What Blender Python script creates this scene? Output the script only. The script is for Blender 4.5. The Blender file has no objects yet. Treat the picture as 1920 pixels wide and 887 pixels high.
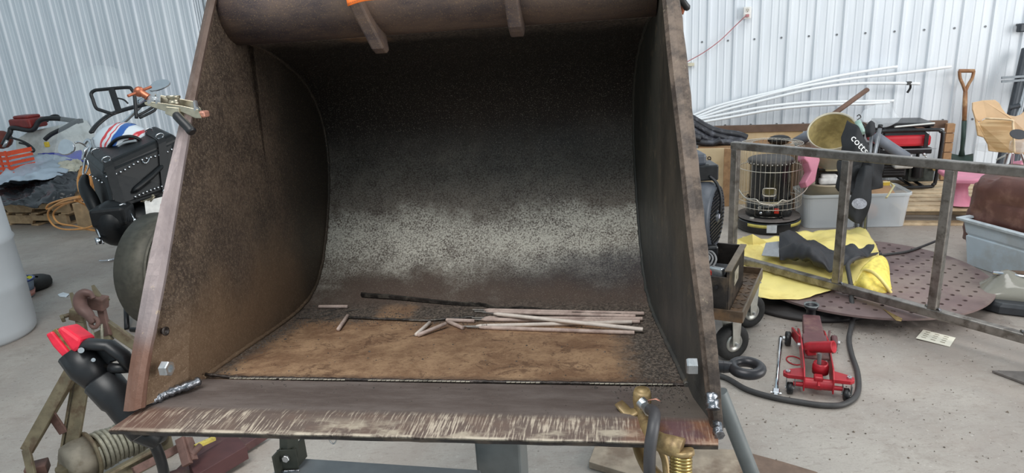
import bpy, math, random
from mathutils import Vector, Matrix, noise as mnoise
V = Vector
random.seed(7)
SC = bpy.context.scene
COL = SC.collection

# ------------------------------------------------------------------ camera
FPX, PITCH, ROLL, EYE = 1255.0, math.radians(17.0), math.radians(-3.6), V((0, 0, 1.6))
FW = V((0, math.cos(PITCH), -math.sin(PITCH)))
_u = V((0, math.sin(PITCH), math.cos(PITCH))); _r = V((1, 0, 0))
RT = _r*math.cos(ROLL) + _u*math.sin(ROLL)
UP = _u*math.cos(ROLL) - _r*math.sin(ROLL)
cd = bpy.data.cameras.new('camera'); cam = bpy.data.objects.new('camera', cd); COL.objects.link(cam)
cd.sensor_width = 36; cd.lens = FPX/1920*36; cd.clip_start = 0.05; cd.clip_end = 100
m = Matrix((RT, UP, -FW)).transposed().to_4x4(); m.translation = EYE
cam.matrix_world = m
SC.camera = cam

# ------------------------------------------------------------------ light
SC.view_settings.view_transform = 'Standard'; SC.view_settings.look = 'None'
SC.view_settings.gamma = 1; SC.view_settings.use_curve_mapping = False
SC.view_settings.exposure = 0.0
w = bpy.data.worlds.new('world'); SC.world = w; w.use_nodes = True
w.node_tree.nodes['Background'].inputs[0].default_value = (0.72, 0.90, 1.0, 1)
w.node_tree.nodes['Background'].inputs[1].default_value = 0.57

def area(name, loc, target, sx, sy, power, col):
    l = bpy.data.lights.new(name, 'AREA'); l.shape = 'RECTANGLE'; l.size = sx; l.size_y = sy
    l.energy = power; l.color = col
    o = bpy.data.objects.new(name, l); COL.objects.link(o); o.location = loc
    o.rotation_euler = (V(target)-V(loc)).to_track_quat('-Z', 'Y').to_euler()
    return o
area('door_daylight', (7.2, -1.0, 2.6), (0.5, 3.5, 0.6), 5.0, 4.2, 430, (1.0, 0.985, 0.96))
area('roof_light_front', (-1.0, -.3, 4.9), (-.2, 1.7, 0.8), 2.2, 2.6, 150, (1.0, 0.98, 0.95))
area('roof_light_back', (2.6, 3.6, 5.4), (2.6, 3.7, 0), 1.6, 3.2, 90, (1.0, 0.99, 0.97))

# ------------------------------------------------------------------ helpers
def ray(x, y): return FW + RT*((x-960)/FPX) - UP*((y-443.5)/FPX)
def at(x, y, t): return EYE + ray(x, y)*t                      # point at depth t
def fl(x, y, z=0.0): r = ray(x, y); return EYE + r*((z-EYE.z)/r.z)   # point on a level plane
def atY(x, y, Y): r = ray(x, y); return EYE + r*(Y/r.y)
WY, WD = math.radians(-15.1), 6.98
WA = V((math.cos(WY), math.sin(WY), 0)); WN = V((math.sin(WY), -math.cos(WY), 0))   # along the wall, towards the room
W0 = V((0, WD, 0))
def wl(s, z, out=0.0): return W0 + WA*s + V((0, 0, z)) + WN*out
def atW(x, y, out=0.0):                                        # point on the plane `out` in front of the wall
    r = ray(x, y); q = W0 + WN*out; t = (q-EYE).dot(WN)/r.dot(WN); return EYE + r*t
def lerp(a, b, t): return a + (b-a)*t

class MB:
    """collects shapes in world space; build() links them as ONE mesh object"""
    def __init__(s): s.v = []; s.f = []; s.sm = []
    def add(s, vs, fs, sm=False):
        n = len(s.v); s.v += [V(p) for p in vs]; s.f += [tuple(i+n for i in f) for f in fs]; s.sm += [sm]*len(fs); return s
    def box(s, c, size, R=None, taper=1.0):
        hx, hy, hz = size[0]/2, size[1]/2, size[2]/2; vs = []
        for z in (-hz, hz):
            k = taper if z > 0 else 1
            for x, y in ((-hx, -hy), (hx, -hy), (hx, hy), (-hx, hy)):
                p = V((x*k, y*k, z)); vs.append(V(c) + (R @ p if R is not None else p))
        return s.add(vs, [(3,2,1,0),(4,5,6,7),(0,1,5,4),(1,2,6,5),(2,3,7,6),(3,0,4,7)])
    def bar(s, a, b, w, h, upv=(0, 0, 1)):
        a, b = V(a), V(b); d = (b-a).normalized(); x = d.cross(V(upv))
        if x.length < 1e-4: x = d.cross(V((1, 0, 0)))
        x.normalize(); y = x.cross(d)
        vs = [p + x*i*w/2 + y*j*h/2 for p in (a, b) for i, j in ((-1,-1),(1,-1),(1,1),(-1,1))]
        return s.add(vs, [(0,1,2,3),(7,6,5,4),(0,4,5,1),(1,5,6,2),(2,6,7,3),(3,7,4,0)])
    def tube(s, pts, r, n=8, closed=False, caps=True, flat=1.0, upv=None):
        pts = [V(p) for p in pts]; N = len(pts); rs = r if isinstance(r, (list, tuple)) else [r]*N
        vs = []; prev = None
        for i, p in enumerate(pts):
            if closed: d = pts[(i+1) % N]-pts[i-1]
            else: d = pts[min(i+1, N-1)]-pts[max(i-1, 0)]
            if d.length < 1e-9: d = V((0, 0, 1))
            d.normalize()
            if prev is None:
                x = d.cross(V(upv) if upv else V((0, 0, 1)))
                if x.length < 1e-3: x = d.cross(V((0, 1, 0)))
            else: x = prev - d*prev.dot(d)
            if x.length < 1e-6: x = d.orthogonal()
            x.normalize(); prev = x; y = d.cross(x)
            for k in range(n):
                a = 2*math.pi*k/n; vs.append(p + x*math.cos(a)*rs[i] + y*math.sin(a)*rs[i]*flat)
        fs = []
        for i in range(N if closed else N-1):
            j = (i+1) % N
            for k in range(n): fs.append((i*n+k, i*n+(k+1) % n, j*n+(k+1) % n, j*n+k))
        s.add(vs, fs, n > 5)
        if caps and not closed:
            m_ = len(s.v)-len(vs)
            s.f.append(tuple(m_+k for k in range(n))[::-1]); s.f.append(tuple(m_+(N-1)*n+k for k in range(n))); s.sm += [False, False]
        return s
    def lathe(s, prof, o, ax=(0, 0, 1), n=24, sm=True, x=None, a0=0, a1=2*math.pi, sq=1.0):
        """prof: (radius, height) pairs about the axis ax from o"""
        o, ax = V(o), V(ax).normalized(); X = V(x).normalized() if x is not None else ax.orthogonal().normalized(); Y = ax.cross(X)
        full = abs(a1-a0-2*math.pi) < 1e-6; m_ = n if full else n+1; vs = []
        for r, h in prof:
            for k in range(m_):
                a = a0+(a1-a0)*k/n; vs.append(o + ax*h + X*math.cos(a)*r + Y*math.sin(a)*r*sq)
        fs = [(i*m_+k, i*m_+(k+1) % m_, (i+1)*m_+(k+1) % m_, (i+1)*m_+k) for i in range(len(prof)-1) for k in range(n)]
        return s.add(vs, fs, sm)
    def cyl(s, a, b, r, n=16, r2=None):
        a, b = V(a), V(b); d = b-a; L = d.length; r2 = r if r2 is None else r2
        s.lathe([(1e-5, 0), (r, 0)], a, d, n, False); s.lathe([(r, 0), (r2, L)], a, d, n, True); return s.lathe([(r2, L), (1e-5, L)], a, d, n, False)
    def prism(s, outline, o, x, y, t, cap=True):
        """outline in (x, y) axes at o, extruded by t along x cross y"""
        o, x, y = V(o), V(x), V(y); z = x.cross(y).normalized()*t; n = len(outline)
        vs = [o + x*p[0] + y*p[1] for p in outline] + [o + x*p[0] + y*p[1] + z for p in outline]
        fs = [(i, (i+1) % n, n+(i+1) % n, n+i) for i in range(n)]
        if cap: fs += [tuple(range(n))[::-1], tuple(range(n, 2*n))]
        return s.add(vs, fs)
    def grid(s, fn, nu, nv, sm=True):
        vs = [fn(i/nu, j/nv) for i in range(nu+1) for j in range(nv+1)]
        return s.add(vs, [(i*(nv+1)+j, (i+1)*(nv+1)+j, (i+1)*(nv+1)+j+1, i*(nv+1)+j+1) for i in range(nu) for j in range(nv)], sm)
    def ball(s, c, r, n=12, sz=None, R=None):
        c = V(c); sz = sz or (1, 1, 1)
        def fn(u, v):
            a, b = u*2*math.pi, (v-.5)*math.pi
            p = V((math.cos(a)*math.cos(b)*sz[0], math.sin(a)*math.cos(b)*sz[1], math.sin(b)*sz[2]))*r
            return c + (R @ p if R is not None else p)
        return s.grid(fn, n, n//2)
    def text(s, body, o, x, y, size, t=0.0006, align='CENTER'):
        cu = bpy.data.curves.new('t', 'FONT'); cu.body = body; cu.size = size; cu.extrude = t; cu.align_x = align; cu.align_y = 'CENTER'
        cu.resolution_u = 2
        ob = bpy.data.objects.new('t', cu); COL.objects.link(ob); dg = bpy.context.evaluated_depsgraph_get(); dg.update()
        me = ob.evaluated_get(dg).to_mesh(); x, y = V(x).normalized(), V(y).normalized(); z = x.cross(y)
        s.add([V(o) + x*q.co.x + y*q.co.y + z*q.co.z for q in me.vertices], [tuple(p.vertices) for p in me.polygons])
        ob.evaluated_get(dg).to_mesh_clear(); bpy.data.objects.remove(ob); return s
    def build(s, name, mat, parent=None, bev=0.0, thick=0.0, sub=0, loc=None):
        base = ORG[parent.name] if parent else (V(loc) if loc is not None else s.base())
        inv = ROT.get(parent.name) if parent else None
        me = bpy.data.meshes.new(name)
        vs = [(p-base) for p in s.v]
        if inv is not None: vs = [inv @ p for p in vs]
        me.from_pydata([tuple(p) for p in vs], [], s.f); me.validate(); me.update()
        if len(me.polygons) == len(s.sm):
            me.polygons.foreach_set('use_smooth', s.sm)
        me.materials.append(mat)
        o = bpy.data.objects.new(name, me); COL.objects.link(o)
        if parent:
            o.parent = parent; ORG[o.name] = base
            if inv is not None: ROT[o.name] = inv
        else: o.location = base; ORG[o.name] = base
        if sub: mo = o.modifiers.new('s', 'SUBSURF'); mo.levels = mo.render_levels = sub
        if thick: mo = o.modifiers.new('t', 'SOLIDIFY'); mo.thickness = thick; mo.offset = 0
        if bev: mo = o.modifiers.new('b', 'BEVEL'); mo.width = bev; mo.segments = 2; mo.limit_method = 'ANGLE'; mo.angle_limit = .6
        return o
    def base(s):
        xs = [p.x for p in s.v]; ys = [p.y for p in s.v]; zs = [p.z for p in s.v]
        return V(((min(xs)+max(xs))/2, (min(ys)+max(ys))/2, min(zs)))
ORG, ROT = {}, {}
def tag(o, label=None, cat=None, group=None, kind=None):
    if label: o['label'] = label
    if cat: o['category'] = cat
    if group: o['group'] = group
    if kind: o['kind'] = kind
    return o
def thing(name, label, cat, loc, group=None, R=None):
    o = bpy.data.objects.new(name, None); COL.objects.link(o); o.location = V(loc); o.empty_display_size = .05; ORG[o.name] = V(loc)
    if R is not None: o.rotation_euler = R.to_euler(); ROT[o.name] = R.transposed()
    return tag(o, label, cat, group)
def setroot(o, name): ORG[o.name] = ORG[name]
def copy_tree(o, parent=None, off=None):
    c = o.copy(); COL.objects.link(c); c.parent = parent
    ORG[c.name] = ORG.get(o.name, V((0, 0, 0))) + (off or V((0, 0, 0)))
    for ch in list(o.children): copy_tree(ch, c, off)
    return c
def rotz(a): return Matrix.Rotation(a, 3, 'Z')
def spline(pts, n=8, closed=False):
    pts = [V(p) for p in pts]; N = len(pts); out = []
    for i in range(N if closed else N-1):
        if closed: p0, p1, p2, p3 = pts[i-1], pts[i], pts[(i+1) % N], pts[(i+2) % N]
        else: p0, p1, p2, p3 = pts[max(i-1, 0)], pts[i], pts[i+1], pts[min(i+2, N-1)]
        for k in range(n):
            t = k/n; out.append(0.5*((2*p1)+(p2-p0)*t+(2*p0-5*p1+4*p2-p3)*t*t+(3*p1-p0-3*p2+p3)*t**3))
    if not closed: out.append(pts[-1])
    return out
def rrect(w, h, r, n=4, cx=0, cy=0):
    out = []
    for sx, sy, a in ((1, 1, 0), (-1, 1, 90), (-1, -1, 180), (1, -1, 270)):
        for k in range(n+1):
            t = math.radians(a+90*k/n); out.append((cx+sx*(w/2-r)+math.cos(t)*r, cy+sy*(h/2-r)+math.sin(t)*r))
    return out
def fbm(p, s=1.0): return mnoise.fractal(V(p)*s, 1.0, 2.0, 4)

# ------------------------------------------------------------------ materials
def rgb(c, g=None):
    """sRGB 0-255 to linear"""
    if isinstance(c, (int, float)): c = (c, c, c) if g is None else c
    return tuple(((v/255)/12.92 if v/255 <= .04045 else ((v/255+.055)/1.055)**2.4) for v in c) + (1,)
class NT:
    def __init__(s, name, rough=.6, metal=0.0):
        s.m = bpy.data.materials.new(name); s.m.use_nodes = True; s.t = s.m.node_tree; s.b = s.t.nodes['Principled BSDF']
        s.b.inputs['Roughness'].default_value = rough; s.b.inputs['Metallic'].default_value = metal
        s.co = s.t.nodes.new('ShaderNodeTexCoord').outputs['Object']; s._sep = None
    def n(s, ty, **k):
        nd = s.t.nodes.new(ty)
        for a, b in k.items(): setattr(nd, a, b)
        return nd
    def put(s, inp, v):
        if isinstance(v, bpy.types.NodeSocket): s.t.links.new(v, inp)
        else: inp.default_value = v
    def noise(s, scale, detail=3, rough=.55, vec=None, stretch=None, dist=0.0):
        nd = s.n('ShaderNodeTexNoise'); v = vec or s.co
        if stretch:
            mp = s.n('ShaderNodeMapping'); s.put(mp.inputs[0], v); mp.inputs['Scale'].default_value = stretch; v = mp.outputs[0]
        s.put(nd.inputs['Vector'], v); nd.inputs['Scale'].default_value = scale; nd.inputs['Detail'].default_value = detail
        nd.inputs['Roughness'].default_value = rough; nd.inputs['Distortion'].default_value = dist
        return nd.outputs[0]
    def voro(s, scale, feat='F1', stretch=None):
        nd = s.n('ShaderNodeTexVoronoi'); nd.feature = feat; v = s.co
        if stretch:
            mp = s.n('ShaderNodeMapping'); s.put(mp.inputs[0], v); mp.inputs['Scale'].default_value = stretch; v = mp.outputs[0]
        s.put(nd.inputs['Vector'], v); nd.inputs['Scale'].default_value = scale; return nd.outputs['Distance']
    def xyz(s):
        if not s._sep: nd = s.n('ShaderNodeSeparateXYZ'); s.put(nd.inputs[0], s.co); s._sep = nd.outputs
        return s._sep
    def math(s, op, a, b=0.5, clamp=False):
        nd = s.n('ShaderNodeMath', operation=op, use_clamp=clamp); s.put(nd.inputs[0], a); s.put(nd.inputs[1], b); return nd.outputs[0]
    def step(s, v, lo, hi):
        nd = s.n('ShaderNodeMapRange', interpolation_type='SMOOTHSTEP'); s.put(nd.inputs[0], v); nd.inputs[1].default_value = lo; nd.inputs[2].default_value = hi; return nd.outputs[0]
    def mix(s, f, a, b, mode='MIX'):
        nd = s.n('ShaderNodeMix', data_type='RGBA', blend_type=mode); s.put(nd.inputs[0], f); s.put(nd.inputs[6], a); s.put(nd.inputs[7], b); return nd.outputs[2]
    def bump(s, h, strength=.3, dist=.002):
        nd = s.n('ShaderNodeBump'); nd.inputs['Strength'].default_value = strength; nd.inputs['Distance'].default_value = dist; s.put(nd.inputs['Height'], h); s.put(s.b.inputs['Normal'], nd.outputs[0])
    def color(s, c): s.put(s.b.inputs['Base Color'], c)
    def rough(s, r): s.put(s.b.inputs['Roughness'], r)

def plain(name, c, rough=.5, metal=0.0, var=.12, scale=30, bump=0.0, emit=None, trans=0.0, alpha=None, dirt=None, dscale=6, coat=0.0, spec=None):
    """a colour broken up by two sizes of noise, optionally with patches of dirt"""
    t = NT(name, rough, metal); a = rgb(c); n1 = t.noise(scale, 4); n2 = t.noise(scale*.13, 2)
    k = t.math('ADD', t.math('MULTIPLY', n1, .6), t.math('MULTIPLY', n2, .4))
    f = t.step(k, .32, .68)
    lo = tuple(v*(1-var*1.6) for v in a[:3])+(1,); hi = tuple(min(1, v*(1+var)+var*.01) for v in a[:3])+(1,)
    c_ = t.mix(f, lo, hi)
    if dirt: c_ = t.mix(t.math('MULTIPLY', t.step(t.noise(dscale, 5, .65), .47, .66), .8), c_, rgb(dirt))
    t.color(c_); t.rough(t.math('ADD', t.math('MULTIPLY', n1, .2), rough-.1, True))
    if bump: t.bump(n1, bump, .003)
    if trans: t.b.inputs['Transmission Weight'].default_value = trans; t.b.inputs['IOR'].default_value = 1.3
    if alpha is not None: t.b.inputs['Alpha'].default_value = alpha
    if coat: t.b.inputs['Coat Weight'].default_value = coat; t.b.inputs['Coat Roughness'].default_value = .15
    if spec is not None: t.b.inputs['Specular IOR Level'].default_value = spec
    return t.m

def concrete():
    t = NT('concrete', .75)
    n1, n2, n3 = t.noise(1.1, 5, .6), t.noise(7, 6, .7), t.noise(120, 3, .6)
    c = t.mix(t.step(n1, .3, .7), rgb((150, 141, 134)), rgb((180, 172, 163)))
    c = t.mix(t.math('MULTIPLY', t.step(n2, .50, .72), .5), c, rgb((142, 131, 122)))
    c = t.mix(t.math('MULTIPLY', t.step(t.noise(2.2, 7, .72, dist=.6), .56, .72), .55), c, rgb((120, 108, 98)))
    c = t.mix(t.math('MULTIPLY', t.step(n3, .45, .75), .35), c, rgb((142, 136, 128)))
    X, Y, Z = t.xyz()
    # trodden soot in front of the round plate
    dx = t.math('MULTIPLY', t.math('SUBTRACT', X, 2.1), .75); dy = t.math('MULTIPLY', t.math('SUBTRACT', Y, 3.55), 1.5)
    r = t.math('SQRT', t.math('ADD', t.math('MULTIPLY', dx, dx), t.math('MULTIPLY', dy, dy)))
    soot = t.math('MULTIPLY', t.math('SUBTRACT', 1.0, t.step(t.math('ADD', r, t.math('MULTIPLY', t.math('SUBTRACT', n2, .5), 1.0)), .35, .95)), .75)
    c = t.mix(soot, c, rgb((92, 82, 78)))
    v = t.voro(22)
    c = t.mix(t.math('MULTIPLY', t.math('SUBTRACT', 1.0, t.step(v, .06, .12)), t.step(n2, .45, .6)), c, rgb((70, 62, 55)))
    st_ = t.noise(9, 6, .78, stretch=(1, 3.2, 1), dist=.5)
    c = t.mix(t.math('MULTIPLY', t.step(st_, .52, .66), .38), c, rgb((136, 124, 116)))
    c = t.mix(t.math('MULTIPLY', t.step(st_, .30, .42), 0.0), c, rgb((214, 208, 200)))
    st2 = t.noise(30, 5, .8, stretch=(1, 2.6, 1), dist=.8)
    c = t.mix(t.math('MULTIPLY', t.step(st2, .56, .66), .5), c, rgb((112, 100, 92)))
    c = t.mix(t.math('MULTIPLY', t.step(t.noise(42, 4, .8), .60, .68), .5), c, rgb((206, 200, 192)))
    c = t.mix(t.math('MULTIPLY', t.step(t.noise(1.7, 6, .7, dist=.8), .42, .66), .42), c, rgb((158, 144, 134)))
    # trowel swirls and scuffs
    sw = t.step(t.noise(3.5, 6, .75, stretch=(1, 2.4, 1), dist=1.6), .60, .66)
    c = t.mix(t.math('MULTIPLY', sw, .22), c, rgb((128, 120, 110)))
    t.color(c); t.bump(t.math('ADD', n3, n2), .12, .004); t.rough(t.math('ADD', t.math('MULTIPLY', n2, .4), .38))
    return t.m

def wallmat():
    t = NT('painted_wall_sheet', .42)
    n1 = t.noise(14, 4, stretch=(1, 1, .06)); n2 = t.noise(1.2, 3)
    c = t.mix(t.step(n1, .3, .7), rgb((216, 221, 227)), rgb((234, 238, 243)))
    c = t.mix(t.math('MULTIPLY', t.step(n2, .45, .7), .3), c, rgb((208, 214, 226)))
    t.color(c); t.bump(n1, .05, .004); return t.m

M_CONC, M_WALL = concrete(), wallmat()
M_SCREW = plain('screw_grey', (120, 122, 125), .4, .3)

# ------------------------------------------------------------------ floor and wall
f = MB(); f.add([(-12, -2, 0), (10, -2, 0), (10, 11, 0), (-12, 11, 0), (-12, -2, -.15), (10, -2, -.15), (10, 11, -.15), (-12, 11, -.15)],
                [(0,1,2,3),(7,6,5,4),(0,4,5,1),(1,5,6,2),(2,6,7,3),(3,7,4,0)])
tag(f.build('floor', M_CONC, loc=(0, 0, 0)), kind='structure')

HW = 3.6
b = MB()
q0, q1 = wl(-9.6, 0, -.02), wl(8.5, 0, -.02)
p = [q0, q1, q1-WN*.1, q0-WN*.1]
b.add([x+V((0, 0, h)) for h in (0, HW) for x in p], [(3,2,1,0),(4,5,6,7),(0,1,5,4),(1,2,6,5),(2,3,7,6),(3,0,4,7)])
wall = tag(b.build('wall_back', plain('wall_girt', (150, 150, 150), .7), loc=tuple(q0)), kind='structure')
ORG['wall_back'] = q0
def sheet(s0, pitch, n):
    """one ribbed sheet: n major ribs, two low ribs between each pair"""
    m_ = MB(); pr = []
    for i in range(n):
        a = s0+i*pitch
        pr += [(a, 0), (a+.012, .019), (a+.032, .019), (a+.044, 0)]
        for k in (1, 2):
            c = a+.044+(pitch-.044)*k/3
            pr += [(c-.010, 0), (c-.004, .004), (c+.004, .004), (c+.010, 0)]
    pr.append((s0+n*pitch, 0))
    vs = [wl(s, z, o) for s, o in pr for z in (0.0, HW)]
    m_.add(vs, [(2*i, 2*i+2, 2*i+3, 2*i+1) for i in range(len(pr)-1)])
    return m_.build('panel', M_WALL, wall)
s = -9.6 + .105
while s < -3.3: sheet(s, .193, 4); s += .193*4
split = s
s2 = .145 - .231*24 + .006
s2 = .145 - .006 - .231*4*4
while s2 > split + .05 and s2 - .231*4 > split: s2 -= .231*4
if s2 - split > .02: sheet(split, (s2-split)/max(1, round((s2-split)/.2)), max(1, round((s2-split)/.2)))
while s2 < 7.6: sheet(s2, .231, 4); s2 += .231*4
sc = MB()
for z in (1.40, .62, 2.9):
    for i in range(-14, 34):
        s_ = .145-.006+i*.231-.035
        sc.cyl(wl(s_, z), wl(s_, z, .006), .009, 8)
tag(sc.build('screw', M_SCREW, wall), kind='stuff')

# ------------------------------------------------------------------ the bucket
KB = .92
BA = -ray(-6900, 600).normalized(); BB = V((-BA.y, BA.x, 0)).normalized(); BU = BA.cross(BB)
def B(s, u, z): return EYE + (BA*s + BB*u + BU*z)*KB           # bucket coordinates: along the lip, into the bucket, up
RB = Matrix((BA, BB, BU)).transposed()
SL, SR, SH = -.862, .124, -.075
def sl(u): return SL+SH*(u-1.1)
def sr(u): return SR+SH*(u-1.1)

def zonemask(t, v, lo, hi, e): return t.math('MULTIPLY', t.step(v, lo-e, lo+e), t.math('SUBTRACT', 1.0, t.step(v, hi-e, hi+e)))
def bucket_base(name, kind):
    """worn, rusty plate; stains, darker zones and painted shade keep to their own places on the plate (object space, metres/KB)"""
    t = NT(name, .6, .25)
    mp = t.n('ShaderNodeMapping'); t.put(mp.inputs[0], t.co); mp.inputs['Scale'].default_value = (1/KB,)*3; mp.inputs['Location'].default_value = (-.36, 1.4, -.75); t.co = mp.outputs[0]
    S, U, Z = t.xyz()
    big, mid, fine = t.noise(3, 5, .6), t.noise(14, 6, .7), t.noise(150, 3, .7)
    spk = t.noise(330, 2, .6); pit = t.voro(95)
    wob = t.math('MULTIPLY', t.math('SUBTRACT', t.noise(5, 4), .5), .22)
    wob2 = t.math('MULTIPLY', t.math('SUBTRACT', t.noise(26, 5, .7), .5), .09)
    c = t.mix(t.step(big, .30, .70), rgb((70, 59, 52)), rgb((88, 74, 64)))
    c = t.mix(t.math('MULTIPLY', t.step(mid, .45, .7), .35), c, rgb((104, 84, 68)))
    rough = .62
    if kind == 'side':
        c = t.mix(t.math('MULTIPLY', t.step(mid, .4, .62), .30), c, rgb((122, 104, 88)))
        c = t.mix(t.math('MULTIPLY', t.step(t.noise(6, 6, .7, stretch=(1, 1, .6)), .45, .70), .35), c, rgb((92, 74, 66)))
        f3 = t.noise(120, 4, .8, stretch=(1, 1.3, 1))
        c = t.mix(t.math('MULTIPLY', t.step(f3, .50, .62), .45), c, rgb((138, 120, 104)))
        c = t.mix(t.math('MULTIPLY', t.step(f3, .50, .38), .45), c, rgb((52, 42, 37)))
        e = t.math('ADD', t.math('SUBTRACT', Z, -.60), wob)
        c = t.mix(t.math('MULTIPLY', zonemask(t, e, -.12, .09, .08), .5), c, rgb((146, 116, 88)))
        c = t.mix(t.math('MULTIPLY', t.step(t.math('ADD', U, wob), 1.62, 1.82), .75), c, rgb((54, 50, 45)))  # plate turns darker towards the back
        c = t.mix(t.math('MULTIPLY', t.step(spk, .60, .68), .55), c, rgb((172, 150, 124)))
    elif kind == 'shell':
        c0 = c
        c = t.mix(t.math('MULTIPLY', t.step(t.math('ADD', Z, wob), -.50, -.20), .85), c, rgb((27, 25, 23)))  # shade under the top, put into the colour of the upper back
        zz = t.math('ADD', t.math('ADD', Z, t.math('MULTIPLY', wob, .8)), wob2)
        ash = t.math('ADD', t.math('MULTIPLY', zonemask(t, zz, -.668, -.525, .035), .85), t.math('MULTIPLY', zonemask(t, zz, -.66, -.36, .12), .28))
        f2 = t.noise(210, 4, .75)
        c = t.mix(t.math('MULTIPLY', ash, t.step(t.math('ADD', f2, t.math('MULTIPLY', mid, .35)), .52, .80)), c, rgb((214, 210, 198)))
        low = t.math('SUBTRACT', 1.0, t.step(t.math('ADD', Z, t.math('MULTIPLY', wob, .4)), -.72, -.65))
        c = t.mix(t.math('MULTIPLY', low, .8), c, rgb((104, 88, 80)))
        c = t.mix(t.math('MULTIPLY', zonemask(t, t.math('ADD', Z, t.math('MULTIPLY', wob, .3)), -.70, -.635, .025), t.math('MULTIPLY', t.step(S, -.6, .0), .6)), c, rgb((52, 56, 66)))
        c = t.mix(t.math('MULTIPLY', t.step(spk, .58, .68), .6), c, rgb((160, 152, 138)))
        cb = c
        n5 = t.noise(9, 7, .75)
        d = t.mix(t.step(n5, .35, .65), rgb((136, 104, 80)), rgb((184, 150, 118)))
        d = t.mix(t.math('MULTIPLY', t.step(t.noise(16, 6, .8, dist=1.2), .55, .61), .6), d, rgb((92, 66, 52)))
        d = t.mix(t.math('MULTIPLY', t.step(fine, .5, .7), .5), d, rgb((104, 76, 58)))
        uu = t.math('ADD', t.math('ADD', U, t.math('MULTIPLY', wob, .5)), wob2)
        grit = t.mix(t.step(fine, .4, .65), rgb((66, 60, 56)), rgb((128, 116, 106)))
        far = t.step(uu, 1.50, 1.60)
        patch = t.math('MULTIPLY', zonemask(t, t.math('ADD', S, wob2), -.66, -.56, .025), zonemask(t, uu, 1.5, 1.68, .03))
        far = t.math('MULTIPLY', far, t.math('SUBTRACT', 1.0, t.math('MULTIPLY', patch, .8)))
        ss = t.math('ADD', t.math('ADD', S, wob2), t.math('MULTIPLY', U, .08))
        right = t.step(ss, .07, .15)
        left = t.math('SUBTRACT', 1.0, t.step(t.math('ADD', S, t.math('MULTIPLY', wob2, 1.0)), -.86, -.81))
        near = t.math('SUBTRACT', 1.0, t.step(t.math('ADD', U, t.math('MULTIPLY', wob2, .4)), 1.150, 1.178))
        k = t.math('MAXIMUM', t.math('MAXIMUM', far, right), t.math('MULTIPLY', left, .8))
        c = t.mix(k, d, grit)
        c = t.mix(t.math('MULTIPLY', near, .8), c, rgb((78, 62, 54)))
        c = t.mix(t.math('MULTIPLY', t.step(spk, .62, .7), .4), c, rgb((176, 150, 122)))
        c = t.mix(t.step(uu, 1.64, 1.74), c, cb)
    elif kind == 'edge':
        c = t.mix(t.step(t.noise(7, 5, .7, stretch=(.5, 2, 1)), .35, .7), rgb((96, 84, 79)), rgb((122, 111, 106)))
        c = t.mix(t.math('MULTIPLY', t.step(fine, .55, .75), .3), c, rgb((128, 112, 100)))
        us = t.math('ADD', U, t.math('MULTIPLY', wob2, .12))
        band = t.math('SUBTRACT', 1.0, t.step(us, .985, 1.012))
        scr = t.noise(60, 4, .7, stretch=(1.0, .12, 1)); mp2 = t.n('ShaderNodeMapping'); t.put(mp2.inputs[0], t.co); mp2.inputs['Rotation'].default_value = (0, 0, -.75); mp2.inputs['Scale'].default_value = (6, .5, 1)
        scr = t.math('ADD', t.noise(44, 3, .6, vec=mp2.outputs[0]), t.math('MULTIPLY', t.math('SUBTRACT', t.noise(4, 5, .7, stretch=(1, 3, 1)), .5), .5))
        g = t.mix(t.step(scr, .48, .66), rgb((112, 96, 88)), rgb((214, 198, 178)))
        g = t.mix(t.math('MULTIPLY', t.step(t.noise(5, 5, .7, stretch=(1, 2.5, 1)), .50, .62), t.math('SUBTRACT', 1.0, t.step(us, .955, .985))), g, rgb((196, 182, 162)))
        g = t.mix(t.math('MULTIPLY', t.step(mid, .45, .62), .6), g, rgb((118, 96, 84)))
        c = t.mix(t.math('MULTIPLY', band, .85), c, g)
        lim = t.math('SUBTRACT', 1.0, t.step(t.math('ADD', U, t.math('MULTIPLY', wob2, .06)), .931, .937))
        c = t.mix(t.math('MULTIPLY', t.math('MULTIPLY', lim, t.step(mid, .40, .55)), .8), c, rgb((222, 208, 188)))
        ht = t.math('MULTIPLY', t.step(t.math('ADD', S, wob2), -.02, .06), band)
        c = t.mix(t.math('MULTIPLY', ht, .55), c, rgb((150, 92, 56)))
        c = t.mix(t.math('MULTIPLY', zonemask(t, t.math('ADD', S, wob2), .065, .115, .02), t.math('MULTIPLY', band, .5)), c, rgb((58, 54, 84)))
        lt = t.math('SUBTRACT', 1.0, t.step(t.math('ADD', S, wob), -.86, -.74))
        c = t.mix(t.math('MULTIPLY', t.math('MULTIPLY', lt, band), .6), c, rgb((110, 74, 60)))
        rg = t.step(t.math('ADD', S, t.math('MULTIPLY', wob2, 2)), .03, .1)
        c = t.mix(t.math('MULTIPLY', t.math('MULTIPLY', rg, t.math('SUBTRACT', 1.0, band)), .7), c, rgb((104, 96, 88)))
    elif kind == 'bar':
        c = t.mix(t.step(t.noise(11, 6, .7, stretch=(1, 1, .4)), .35, .65), rgb((92, 74, 66)), rgb((148, 130, 122)))
        c = t.mix(t.math('MULTIPLY', zonemask(t, t.math('ADD', Z, wob), -.52, -.15, .06), .45), c, rgb((168, 158, 162)))
        c = t.mix(t.math('MULTIPLY', t.math('SUBTRACT', 1.0, t.step(t.math('ADD', Z, wob), -.56, -.46)), .7), c, rgb((128, 88, 70)))
        c = t.mix(t.math('MULTIPLY', t.step(t.math('ADD', Z, wob), -.12, .02), .8), c, rgb((86, 68, 58)))
        c = t.mix(t.math('MULTIPLY', t.step(t.noise(30, 5, .75), .62, .68), .6), c, rgb((196, 174, 146)))
    elif kind == 'pipe':
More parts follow.
